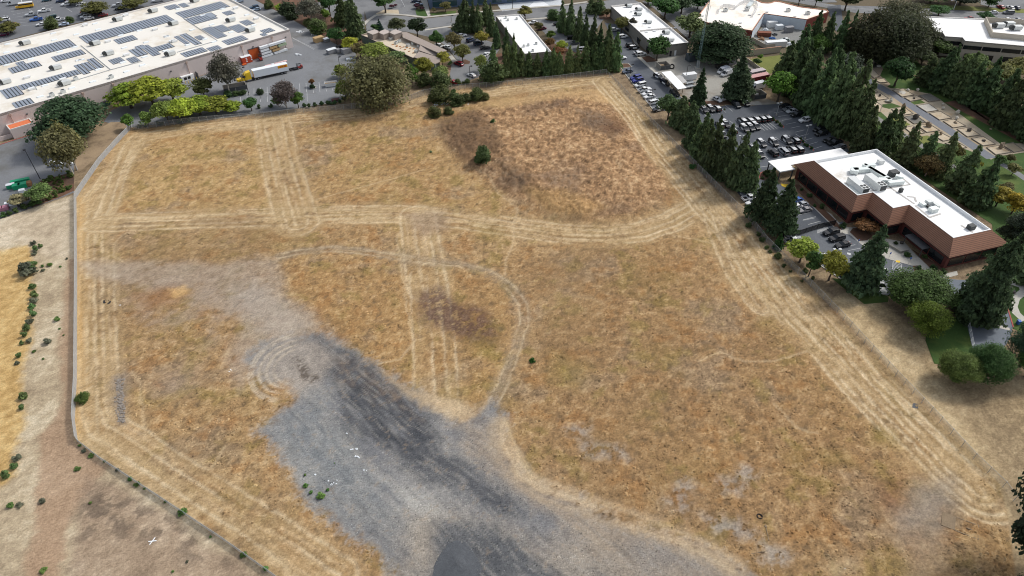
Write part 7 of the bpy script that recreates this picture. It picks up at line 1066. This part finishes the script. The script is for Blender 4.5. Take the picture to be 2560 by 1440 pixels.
# block enclosures, sheds, containers, carports of the service yard
def enclosure(s, dx, dy, h, rz, m, label, gate=True, inner=None):
    g = gp(s)[0]; t = thing('trash_enclosure', label, 'enclosure', (g.x, g.y, 0), math.radians(rz)); b = MB(); b.ring([Vector((-dx/2, -dy/2)), Vector((-dx/2, dy/2)), Vector((dx/2, dy/2)), Vector((dx/2, -dy/2))][::-1], .25, 0, h, 0, False); b.build('wall', m, t)
    if gate: b = MB(); b.box(-dx/2, -dy/2-.1, .1, -.05, -dy/2, h-.2); b.build('gate', DGREY, t); b = MB(); b.box(.05, -dy/2-.1, .1, dx/2, -dy/2, h-.2); b.build('gate', DGREY, t)
    if inner: b = MB(); b.cbox(-.6, .3, 0, 1.8, 1.5, 1.3); b.build('bin', inner, t)
    return t
enclosure('E 840,905', 4.6, 4.2, 2.0, 16, BLOCK, 'grey block trash enclosure at the edge of the service yard', True, WOODD); enclosure('K 1030,225', 5.0, 4.0, 2.0, 16, BLOCK, 'grey block trash enclosure above the striped area', True, DGREY)
enclosure('T 230,1150', 9.0, 3.6, 2.0, 25, BLOCK, 'grey block enclosure behind hedges in front of the yellow truck', True)
for i, (x, y, w) in enumerate([(70, 1290, 190), (250, 1265, 150), (385, 1240, 150)]): shrub('T %d,%d' % (x, y), w, (.06, .1, .035), ('left', 'middle', 'right')[i]+' clipped hedge block before the grey enclosure of the yard', 'hedge blocks at the enclosure', 3, .6)
def container(s, dx, dy, h, rz, m, label, name='storage_container', cat='container', roof=None, win=False):
    g = gp(s)[0]; t = thing(name, label, cat, (g.x, g.y, .02), math.radians(rz)); b = MB(); b.box(-dx/2, -dy/2, .1, dx/2, dy/2, h)
    k = int(dx/.6)
    for i in range(k): x = -dx/2+(i+.5)*dx/k; b.box(x-.1, -dy/2-.04, .2, x+.1, -dy/2, h-.1)
    b.build('body', m, t); b = MB(); b.box(-dx/2-.05, -dy/2-.06, h, dx/2+.05, dy/2+.05, h+.08); b.build('roof', roof or m, t); b = MB(); b.box(dx/2, -dy/2+.1, .2, dx/2+.05, dy/2-.1, h-.1); b.build('door', m if not win else WHITEP, t); return t
REDC = mat('red_container', rgb('7d2f33'), .7); PINKROOF = mat('faded_red_roof', rgb('c79a98'), .8)
container('E 1250,800', 7, 3.2, 2.8, 20, mat('dark_shed', rgb('4f565c'), .8), 'dark grey shed beside the foot of the radio mast'); container('E 1690,800', 5.5, 3.4, 2.6, 20, mat('pale_shed', rgb('9aa09c'), .8), 'pale green-grey shed under the huge oak'); container('E 1730,850', 5, 2.6, 2.6, 20, GREYST, 'grey shed with a brown roof under the huge oak', roof=mat('brown_roof', rgb('6f5b50'), .9))
container('E 2080,1010', 7, 2.5, 2.4, 22, GREYST, 'grey-roofed container behind the red one', roof=mat('pale_roof', rgb('b9aeb0'), .8)); container('E 2100,1085', 9, 2.6, 2.7, 22, REDC, 'dark red container with a faded roof beside the wall', roof=PINKROOF); container('E 1185,1055', 5.5, 2.5, 2.4, 16, WHITEP, 'white site container behind the second lamp post of the service yard')
dumpster('E 1620,905', 20, mat('black_steel', (.03, .032, .035), .6), 'black open dumpster behind the white and blue van', 5.5, 2.3, 1.8, True)
def carport(s, h, posts, m, label, pm=WOODD):
    P_ = gp(s, h); c = sum(P_, Vector())/len(P_); t = thing('carport', label, 'carport', (c.x, c.y, 0)); b = MB(); b.prism([(p.x-c.x, p.y-c.y) for p in P_], h-.2, h, bottom=True); b.build('roof', m, t)
    for k in range(posts):
        for a, d in ((0, 3), (1, 2)): p = P_[a].lerp(P_[d], (k+.5)/posts)-c; b = MB(); q = p*.9; b.cbox(q.x, q.y, 0, .2, .2, h-.2); b.build('post', pm, t)
carport('E 820,960 945,945 1155,1170 1040,1190', 3.5, 4, ROOFW, 'small white carport along the police access road'); carport('E 1010,1010 1085,1000 1160,1090 1090,1115', 2.9, 2, mat('grey_roof_sheet', rgb('b5b3b0'), .8), 'grey lean-to roof beside the white carport')
for s, l, rz in (('E 1195,1170', 'light utility trailer beside the white carport', 20), ('E 1200,1120', 'second utility trailer above the other one', 20)):
    g = gp(s)[0]; t = thing('utility_trailer', l, 'trailer', g, math.radians(rz)); b = MB(); b.box(-1.8, -.9, .5, 1.8, .9, .62); b.box(-1.8, -.9, .62, 1.8, -.85, .95); b.box(-1.8, .85, .62, 1.8, .9, .95); b.box(1.8, -.08, .5, 3.0, .08, .58); b.build('bed', GREYM, t)
    for y in (-1.0, 1.0): link('wheel', WHEEL, t, (0, y, .36))
t = thing('retaining_wall', 'long beige wall along the dry lawn above the red container', 'wall', gp('E 1880,760')[0]); q = [v-t.location for v in gp('E 1880,760 2100,735 2400,700')]; b = MB(); b.ring([v.to_2d() for v in q], .3, 0, 2.6, 0, False); b.build('wall', BEIGEW, t); b = MB(); b.ring([v.to_2d() for v in q], .42, 2.6, 2.75, 0, False); b.build('coping', mat('rust_cap', rgb('b98d74'), .9), t)
t = thing('retaining_wall', 'low grey wall from the beige wall down past the red container', 'wall', gp('E 1870,760')[0]); q = [v-t.location for v in gp('E 1870,765 2010,860 2230,1020')]; b = MB(); b.ring([v.to_2d() for v in q], .3, 0, 1.5, 0, False); b.build('wall', BEIGEW, t)
t = thing('yard_wall', 'block wall in front of the walled yard of the brick building', 'wall', gp('F 945,545')[0]); q = [v-t.location for v in gp('F 945,548 1140,655 1400,625')]; b = MB(); b.ring([v.to_2d() for v in q], .3, 0, 1.9, 0, False); b.build('wall', BEIGEW, t)
for a in [('F 1215,360', 4.5, 2.3, 2.6, 10, WHITEP, 'white box trailer against the pale blue yard wall'), ('F 1315,395', 3.2, 2.2, 2.2, 10, WRAP, 'white boxy trailer right of the white box trailer'), ('F 1445,425', 3.8, 2.2, 2.4, 10, GREYST, 'grey covered trailer at the right of the walled yard'), ('F 1265,625', 9.5, 2.5, 2.6, 8, WHITEP, 'long white trailer at the front wall of the walled yard'), ('F 1115,480', 6.0, 2.4, 1.8, -8, mat('brown_bin', rgb('7c4b38'), .8), 'rust-brown bin among junk in the walled yard')]: container(a[0], a[1], a[2], a[3], a[4], a[5], a[6], 'trailer' if 'trailer' in a[6] else 'storage_bin', 'trailer' if 'trailer' in a[6] else 'bin', win=True)
for i, (s, w, m, l) in enumerate([('F 1060,520', 5, mat('mixed_junk', rgb('8a6a50'), .9, var=.6, fine=3), 'brown junk heap at the left of the walled yard'), ('F 1230,515', 2.4, BLU and mat('blue_plastic', rgb('2f5f9c'), .5), 'blue plastic heap in the middle of the walled yard'), ('F 1260,470', 2.5, DGREY, 'dark heap above the blue plastic'), ('F 1110,350', 2.5, GREYST, 'grey junk at the corner of the walled yard'), ('F 1480,590', 3, WRAP, 'pale junk at the end of the long white trailer'), ('F 1150,400', 2.2, WRAP, 'white junk left of the white box trailer')]): heap('junk_heap', l, 'junk', s, w, 1.2, m, 14, 70+i, .9)
g = gp('E 2040,955')[0]; b = MB(); b.tube((0, 0, 0), (0, 0, 1.0), .38, n=12); b.tube((0, 0, .32), (0, 0, .36), .4, n=12); b.tube((0, 0, .66), (0, 0, .7), .4, n=12); tag(b.build('barrel', mat('blue_barrel', rgb('244a9a'), .5), None, False, g), 'blue barrel behind the containers by the low wall', 'barrel')
# memorial garden plots
PL = ['H 340,120 480,75 615,165 460,190', 'H 335,210 430,195 570,285 400,305', 'H 480,200 640,175 760,255 600,278', 'H 410,325 600,300 670,350 640,440 560,430', 'H 790,395 950,355 1085,455 900,482', 'H 770,430 880,490 790,505', 'H 955,495 1110,470 1255,570 1090,592', 'H 960,640 1075,615 1240,710 1080,738', 'H 1130,610 1290,588 1440,680 1260,705', 'H 1315,728 1440,700 1625,795 1480,822', 'H 1500,850 1650,818 1800,905 1720,920',
      'G 400,925 460,870 520,905 640,1020 560,1050', 'H 560,5 690,-20 740,35 640,42', 'H 800,140 950,118 1095,205 930,232', 'H 960,240 1130,215 1215,260 1040,290', 'H 1150,210 1300,188 1450,275 1290,298', 'H 1120,345 1290,320 1420,410 1260,435', 'H 1290,450 1440,420 1600,512 1430,540', 'H 1475,555 1620,525 1785,618 1610,645', 'H 1660,660 1820,635 1980,740 1800,765', 'H 1850,785 2010,755 2185,860 2010,885', 'H 2050,905 2230,875 2400,970 2180,1005', 'H 2265,870 2410,840 2560,945 2420,970', 'G 405,850 560,822 680,905 530,915']
PD = {15: SANDG, 6: SANDG, 23: mat('black_gravel', rgb('4a4744'), .95, var=.3), 16: CONC, 5: SANDB, 22: mat('tan_grey_fill', rgb('9d9078'), .95)}
PLAB = ['topmost sand plot left of the wide path', 'second sand plot down, at the narrow path', 'sand plot with a dark stump left of the wide path', 'irregular sand plot left of the sunken grass square', 'sand plot with a tall rock cone left of the wide path', 'small corner sand plot below the tall rock cone', 'dark gravel plot with a rock mound left of the wide path', 'plain sand plot beside the narrow path, below the olive grass', 'sand plot with a broad rock mound left of the wide path', 'sand plot behind a conifer tip left of the wide path', 'lowest sand plot left of the wide path', 'upper sand plot beside the blue-grey tree', 'sand plot cut by the round dark green tree', 'sand plot with white stones right of the wide path', 'narrow sand plot with a dark stone right of the wide path', 'dark weathered plot set back on the lawn', 'smooth concrete plot right of the wide path', 'empty sand plot below the concrete one', 'sand plot with a flat stone and white pebbles', 'sand plot with a dark cube of stone', 'sand plot with a small round stone ring', 'sand plot with a tilted rock slab at the end of the row', 'plain grey-tan plot at the far lower corner', 'black gravel plot with a white stone figure']
for i, s in enumerate(PL):
    P_ = gp(s); c = sum(P_, Vector())/len(P_); t = thing('sand_plot', PLAB[i], 'garden plot', (c.x, c.y, 0), 0, 'bordered plots along the wide path'); L_ = [Vector((p.x-c.x, p.y-c.y)) for p in P_]
    b = MB(); b.ring(L_, .25, 0, .32); b.build('border', mat('plot_border', rgb('857c70'), .9, var=.2) if i == 0 else bpy.data.materials['plot_border'], t); b = MB(); b.prism(offset([Vector(v) for v in (L_ if sum(L_[k-1].x*L_[k].y-L_[k].x*L_[k-1].y for k in range(len(L_))) > 0 else L_[::-1])], .2), 0, .2); b.build('fill', PD.get(i, SANDB), t)
ROCK = mat('tan_rock', rgb('8f7f6c'), .95, var=.3, fine=3, bump=.4); ROCKW = mat('white_rock', rgb('cfcabf'), .95, var=.2, fine=3, bump=.4); ROCKD = mat('dark_rock', rgb('56514c'), .95, var=.3, fine=3, bump=.4)
def rock(s, w, h, m, label, name='rock', z=.2, tilt=.2):
    g = gp(s)[0]; r = np.random.RandomState(int(w*100)+int(g.x*7) % 97); bm = bmesh.new(); bmesh.ops.create_icosphere(bm, subdivisions=2, radius=.5)
    for v in bm.verts: k = 1+.45*(r.rand()-.5); v.co = Vector((v.co.x*w*k, v.co.y*w*.8*k, (v.co.z+.35)*h*k))
    me = bpy.data.meshes.new(name); bm.to_mesh(me); bm.free(); me.materials.append(m); o = link(name, me, None, (g.x, g.y, z)); o.rotation_euler = (tilt, .1, g.x); return tag(o, label, 'rock')
for a in [('H 935,405', 1.6, 3.2, ROCK, 'tall tan rock cone on a sand plot'), ('H 1100,520', 2.4, 2.2, ROCKD, 'dark rock mound on the dark gravel plot'), ('H 1285,630', 2.2, 2.2, ROCK, 'broad tan rock mound left of the wide path'), ('H 2240,915', 1.8, 2.6, ROCK, 'tilted tan rock slab at the end of the row'), ('H 1825,690', 1.5, 1.4, ROCKD, 'dark cubic rock right of the wide path'), ('H 2020,820', 1.3, .7, ROCKD, 'low dark rock ring right of the wide path'), ('H 1640,575', 1.6, .6, ROCK, 'flat tan rock among white pebbles'), ('H 1090,255', .9, .7, ROCKD, 'small dark rock on the narrow sand plot'), ('H 630,220', 1.0, 1.0, ROCKD, 'dark stump-like rock on a sand plot'), ('H 1665,450', 1.5, 1.8, ROCKW, 'grey-white standing rock on the lawn'), ('H 1660,525', 1.3, 1.2, ROCKW, 'white rock beside a sand plot on the lawn'), ('H 1480,390', 1.1, 1.0, ROCKW, 'white rock on the lawn, lower of two'), ('H 1475,335', .9, .8, ROCKW, 'white rock on the lawn, upper of two'), ('H 1135,145', 1.2, 1.1, ROCKW, 'pale rock beside the olive verge of the lawn'), ('H 785,300', 1.3, 2.0, ROCKW, 'white pointed rock on the grass square'), ('H 740,295', 2.2, .8, ROCKW, 'low white rock left of the pointed one'), ('H 1005,150', 1.3, 1.0, ROCKW, 'grey-white rock on the plot with white stones'), ('H 940,178', 2.6, .4, ROCKW, 'flat white stones on the upper plot'), ('H 2110,665', .9, .5, ROCK, 'small tan rock on the far lawn'), ('G 543,865', .9, 2.2, ROCKW, 'white standing rock on the black gravel plot'), ('G 620,890', 2.2, .4, ROCKW, 'row of low white rocks on the black gravel plot'), ('G 495,955', 1.3, 1.0, ROCKW, 'pale rock on the upper sand plot'), ('H 1445,735', 1.2, 1.6, ROCK, 'rock half hidden by a leaning conifer'), ('H 1085,665', 1.0, .9, ROCKD, 'dark rock on the plain sand plot'),
    ('V 1262,368', 3.0, 1.3, ROCKD, 'large brown boulder on the lawn by the driveway'), ('V 1308,412', 1.9, 1.0, ROCKD, 'smaller boulder below the large brown one'), ('V 1255,120', 1.0, .3, ROCKW, 'flat white stone on the shaded lawn, upper'), ('V 1265,152', .8, .25, ROCKW, 'flat white stone on the shaded lawn, lower'), ('V 1295,200', .9, .3, ROCKW, 'flat grey stone on the shaded lawn'), ('N 1530,585', 1.6, .9, ROCKD, 'dark rounded boulder at the corner of the visitor lot'), ('N 1600,655', .7, .5, ROCKD, 'small dark rock on the walkway edge')]: rock(a[0], a[1], a[2], a[3], a[4], z=.12 if a[0][0] in 'VN' else .2)
sheet('lawn', 'H 610,350 650,330 800,310 930,355 760,385', LAWN, .03); sheet('lawn', 'H 1045,295 1180,265 1245,305 1100,330', LAWN, .031); sheet('lawn', 'H 770,505 890,495 1050,600 870,630', LAWN2, .033); sheet('lawn', 'H 1090,765 1270,740 1420,810 1300,900', LAWN2, .033)
# signs and courtyard furniture
for s, l in (('N 940,365', 'blue parking sign beside the withered tree'), ('N 1245,490', 'blue parking sign on the walk, middle one'), ('N 1440,540', 'blue parking sign nearest the striped space')):
    g = gp(s)[0]; t = thing('parking_sign', l, 'sign', g, .3); b = MB(); b.tube((0, 0, 0), (0, 0, 2.1), .035); b.build('pole', GREYM, t); b = MB(); b.box(-.25, -.03, 1.6, .25, .03, 2.2); b.build('sign_plate', mat('sign_blue', rgb('2f62b0'), .5) if 'withered' in l else bpy.data.materials['sign_blue'], t)
b = MB(); q = gp('N 1245,370 1360,440 1440,420'); o_ = q[0]
b.ring([(v-o_).to_2d() for v in q], .3, 0, .7, 0, False); tag(b.build('planter_wall', CONCD, None, False, o_), 'low stepped planter wall in the courtyard of the brick office', 'planter wall')
g = gp('N 1370,345')[0]; b = MB(); b.tube((0, 0, 0), (0, 0, .6), .35, .5, 12); tag(b.build('plant_pot', ROCKD, None, False, g), 'round dark pot in the courtyard of the brick office', 'pot')
g = gp('V 1368,765')[0]; t = thing('recycling_bin', 'blue bin at the right edge beside the red curb', 'bin', g); b = MB(); b.box(-.35, -.4, .1, .35, .4, 1.1); b.build('body', bpy.data.materials['sign_blue'], t); b = MB(); b.box(-.38, -.43, 1.1, .38, .43, 1.18); b.build('lid', bpy.data.materials['sign_blue'], t)
# a walker on the wide path
g = gp('H 1918,938')[0]; me = bpy.data.meshes.new('person'); J = [((0, 0, .95), .15), ((0, 0, 1.2), .16), ((0, 0, 1.42), .15), ((0, 0, 1.52), .06), ((0, .01, 1.62), .095), ((0, .01, 1.72), .08), ((.1, 0, .88), .09), ((.12, .12, .48), .065), ((.12, .02, .08), .045), ((.12, .14, .03), .04), ((-.1, 0, .88), .09), ((-.12, -.1, .48), .065), ((-.12, -.25, .1), .045), ((-.12, -.12, .03), .04), ((.2, 0, 1.38), .06), ((.25, -.08, 1.1), .045), ((.26, .02, .85), .035), ((-.2, 0, 1.38), .06), ((-.25, .06, 1.1), .045), ((-.26, .16, .88), .035)]
me.from_pydata([j[0] for j in J], [(0, 1), (1, 2), (2, 3), (3, 4), (4, 5), (0, 6), (6, 7), (7, 8), (8, 9), (0, 10), (10, 11), (11, 12), (12, 13), (2, 14), (14, 15), (15, 16), (2, 17), (17, 18), (18, 19)], []); o = link('person', me, None, (g.x, g.y, .03)); sk = o.modifiers.new('skin', 'SKIN'); lay_ = me.skin_vertices[0].data if me.skin_vertices else None
if lay_ is None:
    bm = bmesh.new(); bm.from_mesh(me); bm.verts.layers.skin.verify(); bm.to_mesh(me); bm.free(); lay_ = me.skin_vertices[0].data
for k, j in enumerate(J): lay_[k].radius = (j[1], j[1]*.8)
lay_[0].use_root = True; o.modifiers.new('sub', 'SUBSURF').levels = 1; me.materials.append(mat('dark_clothing', (.03, .03, .04), .8)); o.rotation_euler = (0, 0, .9); tag(o, 'person in dark clothing walking at the edge of the wide path', 'person')
